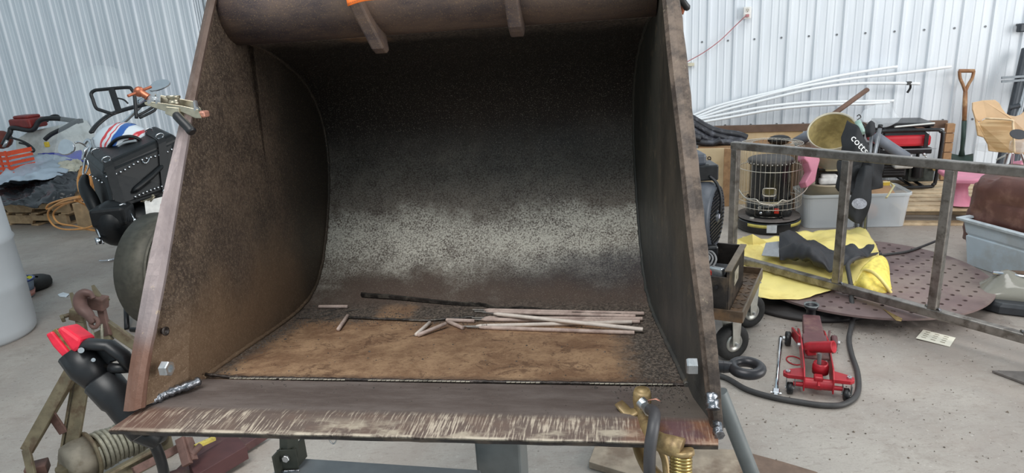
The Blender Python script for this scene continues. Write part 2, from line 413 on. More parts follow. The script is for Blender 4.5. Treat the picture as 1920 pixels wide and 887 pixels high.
        c = t.mix(t.step(t.noise(8, 6, .7, stretch=(.4, 1, 1)), .35, .65), rgb((74, 64, 66)), rgb((116, 96, 84)))
        c = t.mix(t.math('MULTIPLY', t.step(spk, .58, .68), .5), c, rgb((160, 130, 96)))
    elif kind == 'rbar':
        c = t.mix(t.step(t.noise(14, 6, .75), .38, .62), rgb((64, 54, 48)), rgb((118, 102, 90)))
        c = t.mix(t.math('MULTIPLY', t.step(t.noise(24, 5, .8, stretch=(1, 1, .3)), .60, .68), .6), c, rgb((170, 156, 130)))
    elif kind == 'rside':
        c = t.mix(t.step(t.noise(10, 6, .7, stretch=(1, 1, .4)), .35, .65), rgb((58, 54, 48)), rgb((86, 78, 68)))
        c = t.mix(t.math('MULTIPLY', t.step(t.math('ADD', U, wob), 1.45, 1.6), .5), c, rgb((66, 70, 64)))
        c = t.mix(t.math('MULTIPLY', t.math('SUBTRACT', 1.0, t.step(t.math('ADD', Z, wob), -.52, -.36)), .4), c, rgb((74, 80, 84)))
        c = t.mix(t.math('MULTIPLY', t.step(t.noise(18, 6, .8), .58, .66), .4), c, rgb((138, 122, 100)))
    t.color(c); t.rough(t.math('ADD', t.math('MULTIPLY', mid, .3), rough-.2)); 
    t.bump(t.math('ADD', t.math('MULTIPLY', fine, .5), mid), .35, .003)
    return t.m
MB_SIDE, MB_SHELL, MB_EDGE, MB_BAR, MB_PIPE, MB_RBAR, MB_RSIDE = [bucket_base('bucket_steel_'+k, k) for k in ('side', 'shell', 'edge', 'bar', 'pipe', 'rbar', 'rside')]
M_ZINC = plain('zinc_plated', (196, 198, 200), .3, .85, .1, 60)
M_WELD = plain('fresh_weld', (150, 152, 158), .28, .9, .35, 120, .6)
M_WELDD = plain('dark_weld', (64, 56, 52), .45, .5, .4, 90, .8)
M_BLACKSTEEL = plain('black_oxide_steel', (48, 47, 50), .38, .5, .25, 40, .1)
M_ORANGE = plain('orange_tape', (246, 120, 40), .6, 0, .06, 40)
M_MILL = plain('bright_scratch', (222, 214, 196), .4, .5, .35, 90, .3)

bk = thing('loader_bucket', 'large rusty steel loader bucket with open front resting on a stand', 'loader bucket', B(-.36, 1.4, -.75), R=RB)
prof = [(1.136, -.650), (1.25, -.664), (1.38, -.683), (1.50, -.701), (1.60, -.713), (1.69, -.716), (1.77, -.703), (1.84, -.670), (1.90, -.615), (1.955, -.545), (2.00, -.475),
        (2.035, -.400), (2.055, -.315), (2.045, -.235), (2.005, -.160), (1.935, -.098), (1.84, -.050), (1.73, -.010), (1.62, .015)]
def pline(pr, n):
    out = spline([V((a, z, 0)) for a, z in pr], n); return [(p.x, p.y) for p in out]
P2 = pline(prof, 3)
def offs(pr, d):
    out = []
    for i, (a, z) in enumerate(pr):
        q0, q1 = pr[max(i-1, 0)], pr[min(i+1, len(pr)-1)]; dx, dz = q1[0]-q0[0], q1[1]-q0[1]; L = math.hypot(dx, dz); out.append((a+dz/L*d, z-dx/L*d))
    return out
def shell(pr, t0, n, fn_l, fn_r, jit=0.0):
    m_ = MB(); po = offs(pr, t0); N = len(pr)
    for lay, P_ in enumerate((pr, po)):
        vs = [B(lerp(fn_l(a), fn_r(a), k/n), a, z) for a, z in P_ for k in range(n+1)]
        fs = [(i*(n+1)+k, i*(n+1)+k+1, (i+1)*(n+1)+k+1, (i+1)*(n+1)+k) for i in range(N-1) for k in range(n)]
        if lay: fs = [q[::-1] for q in fs]
        m_.add(vs, fs, True)
    o = N*(n+1)
    m_.f += [tuple(q) for k in range(n) for q in ((k+1, k, o+k, o+k+1), ((N-1)*(n+1)+k, (N-1)*(n+1)+k+1, o+(N-1)*(n+1)+k+1, o+(N-1)*(n+1)+k))]; m_.sm += [False]*(2*n)
    return m_
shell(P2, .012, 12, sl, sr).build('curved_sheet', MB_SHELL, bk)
# cutting edge: flat plate with a ground bevel in front
t_ = .016
up_ = [(-.912, .926), (.150, .935), (.165, 1.00), (.128, 1.132), (-.868, 1.132), (-.905, 1.02)]
e = MB()
outl = [(-.912, .926, -.635), (.146, .930, -.632)], [(-.900, .985, -.632), (.154, .990, -.631)], [(-.868, 1.134, -.648), (.130, 1.134, -.649)]
n = 40; rows = []
for r_, (l, rr) in enumerate(outl): rows.append([B(lerp(l[0], rr[0], k/n), lerp(l[1], rr[1], k/n)+(0.0025*fbm((k*.35, 0, 0)) if r_ == 0 else 0), lerp(l[2], rr[2], k/n)) for k in range(n+1)])
rows.append([q-BU*.016*KB for q in rows[2]]); rows.append([q-BU*.010*KB + BB*.003*KB for q in rows[0]])
vs = [q for r_ in rows for q in r_]; w_ = n+1
fs = [(i*w_+k, i*w_+k+1, (i+1)*w_+k+1, (i+1)*w_+k) for i in range(4) for k in range(n)] + [(4*w_+k, 4*w_+k+1, k+1, k) for k in range(n)] + [(0, w_, 2*w_, 3*w_, 4*w_), (4*w_+n, 3*w_+n, 2*w_+n, w_+n, n)]
e.add(vs, fs).build('cutting_edge', MB_EDGE, bk)
m_ = MB(); ro = [q-BB*.0012*KB for q in rows[0]]; ru_ = [q-BB*.0015*KB for q in rows[4]]
ro = [q-BU*.0022*KB*(1+.5*fbm((k*.6, 2, 0))) for k, q in enumerate(ro)]
m_.add(ro+ru_, [(w_+k, w_+k+1, k+1, k) for k in range(n)]); m_.build('front_face', plain('burnt_edge', (50, 48, 50), .45, .4, .35, 60, .3, dirt=(96, 86, 76), dscale=22), bk)
# side plates, each with a thick flange along its front
def on_side(x, y, left=True, s0=None):
    s0 = (SL if left else SR) if s0 is None else s0; r = ray(x, y); rs, ru, rz = r.dot(BA), r.dot(BB), r.dot(BU)
    t = (s0-SH*1.1)*KB/(rs-SH*ru); return EYE + r*t
def BL(p): q = (V(p)-EYE)/KB; return V((q.dot(BA), q.dot(BB), q.dot(BU)))
def resamp(pix, ys):
    out = []
    for y in ys:
        for (x0, y0), (x1, y1) in zip(pix[:-1], pix[1:]):
            if y1 <= y <= y0: out.append((lerp(x0, x1, (y-y0)/(y1-y0)), y)); break
    return out
ys = [770-i*(832/36) for i in range(37)]
LI = [BL(on_side(x, y, s0=-.868-.030*max(0, (y-560)/210))) for x, y in resamp([(254, 771), (262, 700), (284, 600), (302, 510), (322, 390), (347, 240), (374, 100), (396, 0), (412, -63)], ys)]
LO = [BL(on_side(x, y, s0=-.885-.038*max(0, (y-430)/340))) for x, y in resamp([(231, 771), (240, 700), (257, 600), (275, 500), (300, 385), (326, 275), (355, 150), (388, 0), (402, -63)], ys)]
def zlow(q): return V((q[0], q[1], max(q[2], -.634)))
LI, LO = [zlow(q) for q in LI], [zlow(q) for q in LO]
def on_profile(x, y):
    """where the sight line meets the front profile of the bucket, swept along the lip"""
    r = ray(x, y); best = None
    for p, q in zip(LI[:-1], LI[1:]):
        ru, rz = r.dot(BB), r.dot(BU); du, dz = q[1]-p[1], q[2]-p[2]; det = ru*dz-rz*du
        if abs(det) < 1e-9: continue
        t = (p[1]*dz-p[2]*du)/det; k = (ru*p[2]-rz*p[1])/(-det) if False else ((t*ru-p[1])/du if abs(du) > 1e-6 else (t*rz-p[2])/dz)
        if -.02 <= k <= 1.02: best = t
    return best
def rightline(pix):
    out = []; last = next(t for t in (on_profile(x, y) for x, y in resamp(pix, ys)) if t)
    for x, y in resamp(pix, ys):
        t = on_profile(x, y)
        if t is None: t = last
        last = t; out.append(zlow(BL(EYE+ray(x, y)*t*KB)))
    return out
ys_l = ys; ys = [806-i*(868/36) for i in range(37)]
RI = rightline([(1340, 806), (1334, 775), (1320, 640), (1295, 450), (1280, 300), (1256, 100), (1247, 0), (1241, -63)])
RO = rightline([(1357, 806), (1356, 790), (1345, 640), (1327, 450), (1309, 300), (1288, 100), (1275, 0), (1266, -63)])
def sm3(L): return [L[0]]+[(L[i-1]+L[i]*2+L[i+1])/4 for i in range(1, len(L)-1)]+[L[-1]]
for _ in range(3): RI, RO, LI, LO = sm3(RI), sm3(RO), sm3(LI), sm3(LO)
def side_plate(sf, out, mat_, mbar, I, O):
    d = (.012 if out < 0 else .016)*out
    I2 = [V((q[0]+.001*out, q[1]+.006, q[2])) for q in I[::2]]
    rest = [V((sf(a), a, z)) for a, z in [(1.60, .24), (1.75, .20), (1.95, .08), (2.07, -.09), (2.085, -.30), (2.03, -.49), (1.87, -.69), (1.75, -.742), (1.45, -.71), (1.14, -.664), (1.12, -.648)]]
    ins = I2+rest; m_ = MB(); n_ = len(ins); k1 = len(I2)
    ring = [V((sf(q[1]+.11), q[1]+.11, max(q[2]-.02, -.66+(q[1]+.11-1.13)*-.14))) for q in I2]+rest      # inner ring on the flat of the plate
    vs = [B(*q) for q in ins] + [B(q[0]+d, q[1], q[2]) for q in ins] + [B(*q) for q in ring[:k1]] + [B(sf(1.6), 1.6, -.3), B(sf(1.5)+d, 1.5, -.3)]
    r0_ = 2*n_; c0_ = r0_+k1
    fs = [(i, i+1, r0_+i+1, r0_+i) for i in range(k1-1)] + [(c0_, r0_+i, r0_+i+1) for i in range(k1-1)] + [(c0_, r0_+k1-1, k1)] + [(r0_+k1-1, k1-1, k1)] + [(c0_, i, (i+1)) for i in range(k1, n_-1)] + [(c0_, n_-1, r0_), (n_-1, 0, r0_)]
    fs += [(c0_+1, n_+(i+1) % n_, n_+i) for i in range(n_)] + [(i, (i+1) % n_, n_+(i+1) % n_, n_+i) for i in range(n_)]
    m_.add(vs, fs)
    p = m_.build('side_plate', mat_, bk)
    m_ = MB(); vs = []
    for i, (a, o_) in enumerate(zip(I, O)):
        j = .0018*fbm((i*.9, out, 0)); j2 = .0022*fbm((i*1.7, out, 5)); bkw = V((0, .030, -.010))
        a2 = V((a[0]+.0015*out, a[1]+.004, a[2]))
        wdt = .016+.006*fbm((i*.5, 7, out))
        row = [o_+bkw, o_+V((0, .004, 0))+V((j2, 0, 0)), o_*.93+a*.07+V((0, -.002, 0)), o_*.5+a*.5+V((0, -.003, j)), a*.92+o_*.08+V((0, -.001, 0)), a+V((-.0015*out, .004, 0)), V((a[0]-.005*out, a[1]+.008, a[2])), V((lerp(a[0], sf(a[1]+.11), .12)-.0035*out, a[1]+.016+j, a[2]-.003)), V((lerp(a[0], sf(a[1]+.11), .22)+.004*out, a[1]+.026+j*2, a[2]-.005))]
        vs += [B(q[0], q[1], max(q[2], -.634)) for q in row]
    N_ = len(I); K = 9
    m_.add(vs, [(i*K+k_, i*K+k_+1, (i+1)*K+k_+1, (i+1)*K+k_) for i in range(N_-1) for k_ in range(K-1)] + [tuple(range(K)), tuple((N_-1)*K+k for k in range(K))[::-1]])
    m_.build('edge_flange', mbar, p)
    return p
spl = side_plate(sl, -1, MB_SIDE, MB_BAR, LI, LO)
spr = side_plate(sr, 1, MB_RSIDE, MB_RBAR, RI, RO)
# torque tube across the top, with two lifting ears
pc = (1.575, .088)
m_ = MB(); m_.tube([B(lerp(sl(1.57), sr(1.57), k/8), *pc) for k in range(9)], .076*KB, 28); tb = m_.build('torque_tube', MB_PIPE, bk)
m_ = MB(); n_ = 24
pr = [(1.62, .015), (1.72, .03), (1.76, .12), (1.70, .20), (1.60, .17)]
m_.add([B(sf(a), a, z) for sf in (sl, sr) for a, z in pr], [(i, i+1, 5+i+1, 5+i) for i in range(4)]); m_.build('top_cover', MB_PIPE, bk, thick=.006)
def ear(s0, tilt, zb):
    # curved lifting ear: a thick plate across the tube, hooked end hanging below its front
    out = [(1.42, .26), (1.445, .16), (1.463, .10), (1.478, .05), (1.492, .01), (1.50, zb+.006), (1.515, zb-.006), (1.535, zb), (1.552, .004), (1.56, .02), (1.62, .03), (1.66, .12), (1.60, .26)]
    m_ = MB(); w2 = .015; n_ = len(out)
    m_.add([B(s0+sg*w2+tilt*(z-.1), a, z) for sg in (-1, 1) for a, z in out], [tuple(range(n_))[::-1], tuple(range(n_, 2*n_))]+[(i, (i+1) % n_, n_+(i+1) % n_, n_+i) for i in range(n_)])
    o = m_.build('lifting_ear', MB_PIPE, bk, bev=.004); return o
def s_at(x, y, u): r = ray(x, y); return r.dot(BA)/r.dot(BB)*u
ear(s_at(672, 30, 1.50), -.30, -.022); ear(s_at(961, 30, 1.50), -.05, -.006)
# ---- fittings of the bucket
def hexnut(c, ax, r, h, hole=.55, up=None):
    m_ = MB(); c, ax = V(c), V(ax).normalized(); X = ax.orthogonal().normalized() if up is None else V(up).normalized(); Y = ax.cross(X)
    for (ra, ha, rb, hb) in ((r, 0, r, h*.85), (r, h*.85, r*.9, h), (r*.9, h, r*hole, h), (r*hole, h, r*hole, h*.55), (r*hole, h*.55, .0001, h*.55)):
        vs = []
        for rr, hh in ((ra, ha), (rb, hb)):
            vs += [c + ax*hh + (X*math.cos(k*math.pi/3)+Y*math.sin(k*math.pi/3))*rr for k in range(6)]
        m_.add(vs, [(k, (k+1) % 6, 6+(k+1) % 6, 6+k) for k in range(6)])
    return m_
pL = on_side(302, 691); pR = on_side(1312, 687, False)
hexnut(pL+BA*.004, BA, .0135, .014, up=BU).build('hex_nut', M_ZINC, bk)
hexnut(pR-BA*.004, -BA, .0135, .016, .01, up=BU).build('hex_nut', M_ZINC, bk)
# bolt hole above the nut
hp = on_side(310, 621)
m_ = MB(); m_.lathe([(.008, -.001), (.008, .0025), (.0055, .0025), (.0055, -.006), (.0001, -.006)], hp, BA, 16); m_.build('bolt_hole_rim', M_WELDD, bk)
# forged eye outside the right plate, on the nut's bolt
m_ = MB(); c0 = pR + BA*.016*KB; exd = V((BA.x, BA.y, 0)).normalized(); exd = (exd*.95+V((-exd.y, exd.x, 0))*.1+V((0, 0, .04))).normalized(); ec = fl(1400, 690, c0.z-.001)
exd = (ec-c0).normalized(); eyd = V((0, 0, 1)).cross(exd).normalized()
m_.cyl(c0, c0+exd*.02, .011, 16, .009)
R_ = .0205
m_.tube([ec + exd*math.cos(a*math.pi/14)*R_ + eyd*math.sin(a*math.pi/14)*R_ for a in range(28)], .0082, 12, closed=True)
m_.cyl(c0+exd*.02, ec-exd*(R_-.003), .0095, 16, .0075)
m_.build('forged_eye_nut', M_BLACKSTEEL, bk)
# weld beads
def bead(pts, r, name, mat, seed=0, dense=.0045):
    m_ = MB(); L = sum((pts[i+1]-pts[i]).length for i in range(len(pts)-1)); n = max(6, int(L/dense))
    ps = []
    for i in range(n+1):
        d = i/n*L
        for j in range(len(pts)-1):
            l = (pts[j+1]-pts[j]).length
            if d <= l or j == len(pts)-2: ps.append(pts[j].lerp(pts[j+1], min(1, d/l))); break
            d -= l
    rr = [r*(.75+.35*abs(math.sin(i*1.9+seed))+.25*fbm((i*.4, seed, 0))) for i in range(n+1)]
    m_.tube([p+V((fbm((i*.3, seed, 1)), fbm((i*.3, seed, 2)), 0))*r*.25 for i, p in enumerate(ps)], rr, 7); return m_.build(name, mat, bk)
def onlip(x, y, z=-.628): r = ray(x, y); return EYE + r*(z*KB/r.dot(BU))
bead([onlip(x, y) for x, y in ((247, 764), (262, 754), (280, 751), (300, 746))], .0095, 'weld_bead', M_WELD, 3)
bead([onlip(x, y) for x, y in ((296, 746), (312, 738), (334, 730), (357, 722), (372, 714))], .0085, 'weld_bead', M_WELD, 5)
wt = (B(*RI[1])-EYE).dot(FW)
bead([at(1333, 738, wt-.002), at(1337, 768, wt-.012)], .0095, 'weld_bead', M_WELD, 9, .004)
bead([B(.150, .945, -.626), B(.149, .99, -.618)], .0075, 'weld_bead', M_WELD, 11, .004)
bead([B(-.858, 1.14, -.640), B(-.80, 1.142, -.647), B(-.5, 1.138, -.6465), B(-.1, 1.138, -.6465), B(.12, 1.14, -.648)], .0034, 'weld_bead', M_WELDD, 1, .008)
m_ = MB(); i = 0
for a0, a1 in ((-.80, -.70), (-.69, -.55), (-.5, -.30), (-.22, -.16), (-.06, .04), (.0, .09)):
    k = a0
    while k < a1: m_.bar(B(k, 1.1335, -.6445), B(k+.008, 1.1345, -.6445), .002, .0012); k += .0095
tag(m_.build('bright_scratch', M_MILL, bk), kind='stuff')
# fillet where the side plates meet the floor and back
for sf, o_ in ((sl, 1), (sr, -1)):
    pts = [B(sf(a)+o_*.002, a, z+(.003 if a < 1.75 else 0)) for a, z in P2[::2]]
    bead(pts, .005, 'corner_weld', MB_SIDE if o_ > 0 else MB_RSIDE, 2, .012)
# orange tape on the left ear
m_ = MB(); q = [at(645, -22, 1.26), at(730, -26, 1.30), at(724, 0, 1.30), at(652, 12, 1.26)]
m_.grid(lambda u, v: (q[0].lerp(q[1], u)).lerp(q[3].lerp(q[2], u), v) - FW*.012*math.sin(u*3.1), 10, 4); tp = m_.build('orange_marking_tape', M_ORANGE, bk, thick=.0015)
m_ = MB(); 
for i in range(16):
    a = q[3].lerp(q[2], (i+.2)/16.5) ; b_ = q[3].lerp(q[2], (i+.7)/16.5); off = -FW*(.0025+.012*math.sin((i+.5)/16.5*3.1)) + UP*.0035
    m_.bar(a+off, b_+off, .0008, .0008)
tag(m_.build('stitch', plain('stitch_dark', (60, 40, 30)), tp), kind='stuff')

# ---- loose grit on the bucket floor
def fz(u):
    for (a, z), (b_, z2) in zip(P2[:-1], P2[1:]):
        if a <= u <= b_: return z+(z2-z)*(u-a)/(b_-a)
    return -.650 + (u-1.136)*.06 if u < 1.136 else P2[-1][1]
def onfloor(x, y, dz=0.0):
    """the point of the bucket floor seen at a pixel, dz (metres) above the sheet"""
    r = ray(x, y); rs, ru, rz = r.dot(BA), r.dot(BB), r.dot(BU); t = 1.2
    for _ in range(40): u = t*ru/KB; t += ((fz(u)*KB + dz) - t*rz)/rz*.7
    return EYE + r*t
M_GRIT = plain('slag_grit', (84, 76, 70), .7, .1, .5, 300)
m_ = MB(); rnd = random.Random(4)
def chip(p, r):
    vs = [p + V((math.cos(a)*r*rnd.uniform(.6, 1.2), math.sin(a)*r*rnd.uniform(.6, 1.2), 0)) for a in (0, 1.6, 3.1, 4.7)] + [p+V((0, 0, r*rnd.uniform(.5, 1)))]
    m_.add(vs, [(0,1,4),(1,2,4),(2,3,4),(3,0,4)])
for i in range(5200):
    k = rnd.random()
    if k < .42: s_, u = rnd.uniform(-.88, .10), rnd.gauss(1.60, .05)
    elif k < .70: s_, u = .115-abs(rnd.gauss(0, .05)), rnd.uniform(1.0, 1.75)
    elif k < .80: s_, u = -.875+abs(rnd.gauss(0, .03)), rnd.uniform(1.15, 1.7)
    elif k < .86: s_, u = rnd.uniform(-.85, .1), rnd.uniform(1.15, 1.6)
    elif k < .96: s_, u = rnd.gauss(.06, .035), rnd.uniform(.99, 1.16)
    else: s_, u = rnd.uniform(-.8, .1), rnd.uniform(1.0, 1.13)
    if not (sl(u)+.01 < s_ < sr(u)-.012) or u > 1.76 or u < .95: continue
    chip(B(s_, u, fz(u) if u > 1.136 else -.6345 - max(0, u-1.0)*.10), abs(rnd.gauss(.0009, .0009))+.0004)
tag(m_.build('slag_grit', M_GRIT, bk), kind='stuff')

# ---- welding rods and stubs
M_ROD = plain('rod_flux', (190, 170, 160), .75, 0, .12, 60, .2, dirt=(150, 128, 120), dscale=25)
M_ROD2 = plain('rod_flux_pale', (214, 202, 192), .75, 0, .1, 60, .2)
M_RODC = plain('rod_core', (120, 116, 112), .4, .7)
def rod(x0, y0, x1, y1, lab, h0=.005, h1=.005, r=.0046, mt=None, bare=True, cat='welding rod', grp='unused welding rods in the bucket', nm='welding_rod'):
    a, b_ = onfloor(x0, y0, h0), onfloor(x1, y1, h1); d = (b_-a).normalized(); L = (b_-a).length
    t = thing(nm, lab, cat, (a+b_)/2 - V((0, 0, r)), grp)
    m_ = MB(); k = min(.03, L*.2) if bare else 0
    m_.lathe([(.0001, k), (r*.5, k), (r, k+.012 if bare else .002), (r, L-.001), (r*.8, L), (.0001, L)], a, d, 12); m_.build('flux_coating', mt or M_ROD, t)
    if bare: m_ = MB(); m_.cyl(a, a+d*(k+.005), r*.45, 8); m_.build('core_wire', M_RODC, t)
    return t
RG = [(886, 581, 1208, 588, 'rearmost long grey welding rod, tip touching the bent strip', .006, .006, None),
      (890, 584, 1192, 593, 'second welding rod from the back of the bundle', .005, .010, M_ROD),
      (885, 596, 1205, 598, 'long welding rod lying under the middle of the bundle', .005, .006, M_ROD),
      (880, 599, 1200, 603, 'brownish welding rod just behind the crossing pale rod', .005, .005, M_ROD),
      (905, 586, 1206, 618, 'pale welding rod crossing over the top of the others at a slant', .017, .010, M_ROD2),
      (868, 612, 1185, 604, 'welding rod with printed number near its left end', .005, .005, M_ROD2),
      (875, 613, 1190, 624, 'frontmost long welding rod of the bundle', .005, .005, M_ROD)]
for x0, y0, x1, y1, lb, h0, h1, mt in RG: rr = rod(x0, y0, x1, y1, lb, h0, h1, mt=mt)
pp = onfloor(908, 610, .0105); xx = (onfloor(1100, 605, .01)-pp).normalized()
MB().text('7018', pp+V((0, 0, .0003)), xx, (UP-xx*UP.dot(xx)).normalized(), .007, .0002).build('printed_number', plain('ink', (40, 36, 36)), bpy.data.objects['welding_rod.005'])
ST = [(597, 575, 652, 575, 'short rod stub lying apart at the far left of the bucket floor'), (634, 618, 652, 592, 'rod stub tilted beside the left end of the thin wavy strip'),
      (780, 628, 806, 605, 'pale rod stub leaning, left leg of the V of stubs'), (783, 629, 836, 607, 'rod stub forming the lower right leg of the V'),
      (840, 603, 868, 615, 'short rod stub right of the V, pointing down right'), (836, 600, 890, 602, 'rod stub behind the V, touching the bundle')]
for i, (x0, y0, x1, y1, lb) in enumerate(ST): rod(x0, y0, x1, y1, lb, .005, .005+(.006 if i == 3 else 0), bare=False, grp='used rod stubs on the bucket floor', nm='rod_stub', cat='rod stub', mt=M_ROD2 if i == 2 else None)

# ---- the two steel offcuts
M_STRIP = plain('burnt_strip', (58, 54, 52), .45, .5, .4, 60, .5, dirt=(110, 104, 96), dscale=40)
pts = [onfloor(x, y, h) for x, y, h in ((677, 552, .008), (740, 557, .008), (800, 563, .007), (860, 569, .006), (905, 571, .006), (935, 578, .005), (985, 577, .005), (1045, 583, .006), (1100, 588, .006), (1165, 589, .006))]
pts = spline(pts, 6); N_ = len(pts)
m_ = MB(); vs = []
for i, p in enumerate(pts):
    k = i/(N_-1); w_ = lerp(.011, .0035, min(1, k*1.25)); h_ = lerp(.008, .0035, k); j = .0012*fbm((i*.7, 0, 0))
    vs += [p+V((0, -w_/2+j, h_/2)), p+V((0, w_/2+j, h_/2+j)), p+V((0, w_/2, -h_/2)), p+V((0, -w_/2, -h_/2+j))]
m_.add(vs, [(i*4+k, i*4+(k+1) % 4, i*4+4+(k+1) % 4, i*4+4+k) for i in range(N_-1) for k in range(4)]+[(3, 2, 1, 0), tuple((N_-1)*4+k for k in range(4))])
tag(m_.build('steel_strip', M_STRIP), 'long black steel offcut, thick at its left end, lying behind the rods', 'steel offcut')
pts = spline([onfloor(x, y, .004) for x, y in ((652, 595), (690, 597), (740, 599), (790, 601), (815, 600), (850, 597), (890, 594))], 8)
m_ = MB(); m_.tube([p+V((0, 0, .0012*fbm((i*.5, 3, 0)))) for i, p in enumerate(pts)], [.0032+.0012*fbm((i*.6, 8, 0)) for i in range(len(pts))], 6)
tag(m_.build('melted_strip', M_STRIP), 'thin wavy dark offcut between the leaning stub and the rods', 'steel offcut')
m_ = MB()
for i in range(11):
    x, y = rnd.uniform(562, 660), rnd.uniform(578, 604); p = onfloor(x, y, .002); a = rnd.uniform(-.6, .6); d = V((math.cos(a), math.sin(a), .1))*rnd.uniform(.006, .02)
    m_.bar(p-d, p+d, .002, .001)
tag(m_.build('slag_sliver', plain('slag_sliver', (120, 118, 116), .3, .7), bk), kind='stuff')

# ---- locking clamp on the top of the left plate
M_NICKEL = plain('nickel_steel', (176, 168, 148), .3, .85, .15, 50)
M_COPPER = plain('copper', (186, 112, 84), .42, .7, .2, 60)
M_COPPERP = plain('copper_pale', (222, 160, 140), .45, .6, .15, 60)
M_BLKRUB = plain('black_rubber', (30, 30, 32), .42, 0, .2, 40)
ct = (on_side(352, 205)-EYE).dot(FW) - .035
c_ = thing('copper_tipped_clamp', 'nickel plated clamp with copper screw and tips gripping upper left plate edge', 'clamp', at(330, 205, ct))
for dy, dt in ((0, 0), (17, .045)):
    m_ = MB()
    lo = [(276, 178), (284, 175), (364, 190), (376, 203), (381, 218), (372, 221), (340, 204), (274, 190)] if dy == 0 else [(270, 192), (280, 190), (340, 198), (371, 205), (378, 222), (366, 222), (340, 210), (318, 212), (308, 208), (271, 196)]
    t0 = ct + (.05 if dy == 0 else 0)
    vs = [at(x, y, t0) for x, y in lo]; nrm = FW*.0035
    n_ = len(vs); m_.add(vs+[p+nrm for p in vs], [tuple(range(n_))[::-1], tuple(range(n_, 2*n_))]+[(i, (i+1) % n_, n_+(i+1) % n_, n_+i) for i in range(n_)])
    m_.build('frame_plate', M_NICKEL, c_, bev=.0008)
for x, y, x2, y2 in ((296, 192, 297, 180), (368, 205, 366, 192), (283, 192, 285, 178)):
    m_ = MB(); m_.cyl(at(x, y, ct), at(x2, y2, ct+.05), .006 if x < 290 else .0045, 12); m_.build('cross_pin', M_ZINC, c_)
m_ = MB(); cc = at(326, 190, ct+.03); ax = (UP*.97-FW*.2).normalized()
m_.lathe([(.0001, .008), (.006, .008), (.006, .011), (.012, .011), (.0125, .008), (.010, .004), (.010, 0), (.0125, -.003), (.012, -.006), (.0001, -.006)], cc, ax, 20); m_.build('spring_pulley', M_NICKEL, c_)
m_ = MB(); m_.cyl(at(279, 183, ct+.02), at(262, 172, ct+.02), .0065, 12); m_.ball(at(261, 172, ct+.02), .010, 12); m_.build('clamp_screw', M_COPPER, c_)
m_ = MB(); m_.cyl(at(240, 180, ct+.0), at(283, 163, ct+.04), .0027, 10); m_.build('tommy_bar', M_COPPER, c_)
m_ = MB(); m_.lathe([(.0001, 0), (.009, 0), (.009, .014), (.0001, .014)], at(281, 187, ct+.02), (-UP*.3+RT).normalized(), 14); m_.build('screw_block', M_ZINC, c_)
m_ = MB(); vs = [(330, 205), (322, 214), (318, 206), (312, 209), (308, 216), (316, 219), (329, 222)]
vs = [(311, 200), (335, 202), (336, 216), (330, 222), (309, 213)]
n_ = len(vs); q = [at(x, y, ct-.004) for x, y in vs]; m_.add(q+[p+FW*.02 for p in q], [tuple(range(n_))[::-1], tuple(range(n_, 2*n_))]+[(i, (i+1) % n_, n_+(i+1) % n_, n_+i) for i in range(n_)]); m_.build('jaw_housing', M_NICKEL, c_, bev=.001)
m_ = MB(); pts = spline([at(330, 215, ct-.004), at(340, 226, ct-.01), at(352, 238, ct-.015), at(361, 249, ct-.02)], 4)
m_.tube(pts, [.007]+[.0085]*(len(pts)-3)+[.0085, .006], 14); m_.build('grip_handle', M_BLKRUB, c_)
m_ = MB(); m_.box(at(380, 214, ct+.012), (.018, .020, .012), RB); m_.build('jaw_pad', M_COPPERP, c_, bev=.003)

# ---- the same kind of clamp, only its handle showing at the top right
c2 = thing('black_handled_clamp', 'clamp with black handle and copper tip at top of right plate', 'clamp', at(1282, 10, 1.35))
m_ = MB(); m_.tube(spline([at(1262, -22, 1.30), at(1276, -3, 1.34), at(1290, 17, 1.36)], 5), [.007]*9+[.0075, .005], 14); m_.build('grip_handle', M_BLKRUB, c2)
m_ = MB(); m_.tube(spline([at(1277, -14, 1.36), at(1281, 8, 1.38), at(1276, 26, 1.39)], 4), .006, 10); m_.build('jaw_pad', M_COPPER, c2)

# ---- red-jawed electrode holder lying against the left end of the lip
M_RED = plain('red_plastic', (226, 36, 62), .45, 0, .12, 40)
M_BRASS = plain('worn_brass', (168, 142, 92), .42, .6, .25, 50, dirt=(110, 88, 60), dscale=30)
e_ = thing('electrode_holder', 'black electrode holder with red jaws leaning behind left end of lip', 'electrode holder', at(190, 720, 1.22))
def tp2(pts, rs, n, name, mt, flat=1.0, upv=None, bev=0, par=None):
    m_ = MB(); m_.tube(pts, rs, n, flat=flat, upv=upv); return m_.build(name, mt, par or e_, bev)
et = 1.20
P_ = lambda x, y, d=0: at(x, y, et+d)
tp2([P_(140, 660), P_(163, 690), P_(190, 714)], [.029, .030, .026], 14, 'handle_body', M_BLKRUB)
tp2([P_(187, 710), P_(190, 714), P_(220, 748), P_(226, 755), P_(255, 795), P_(268, 815)], [.026, .031, .030, .027, .025, .021], 14, 'handle_sleeve', M_BLKRUB)
for (pts, dz) in (([(84, 625), (107, 612), (153, 645), (148, 657), (118, 672)], 0), ):
    pass
def plate(pix, t, th, name, mt, par, bev=.002, dx=None):
    m_ = MB(); q = [at(*(p if len(p) == 3 else (p[0], p[1], t))) for p in pix]; n_ = len(q); d = dx or FW*th
    m_.add(q+[p+d for p in q], [tuple(range(n_))[::-1], tuple(range(n_, 2*n_))]+[(i, (i+1) % n_, n_+(i+1) % n_, n_+i) for i in range(n_)]); return m_.build(name, mt, par, bev=bev)
plate([(84, 627), (97, 621), (136, 668), (132, 671), (118, 672), (98, 650)], et-.022, .05, 'lower_jaw', M_RED, e_, .005)
plate([(103, 618), (116, 611), (152, 637), (148, 655), (136, 664), (128, 654)], et-.026, .045, 'upper_jaw', M_RED, e_, .006)
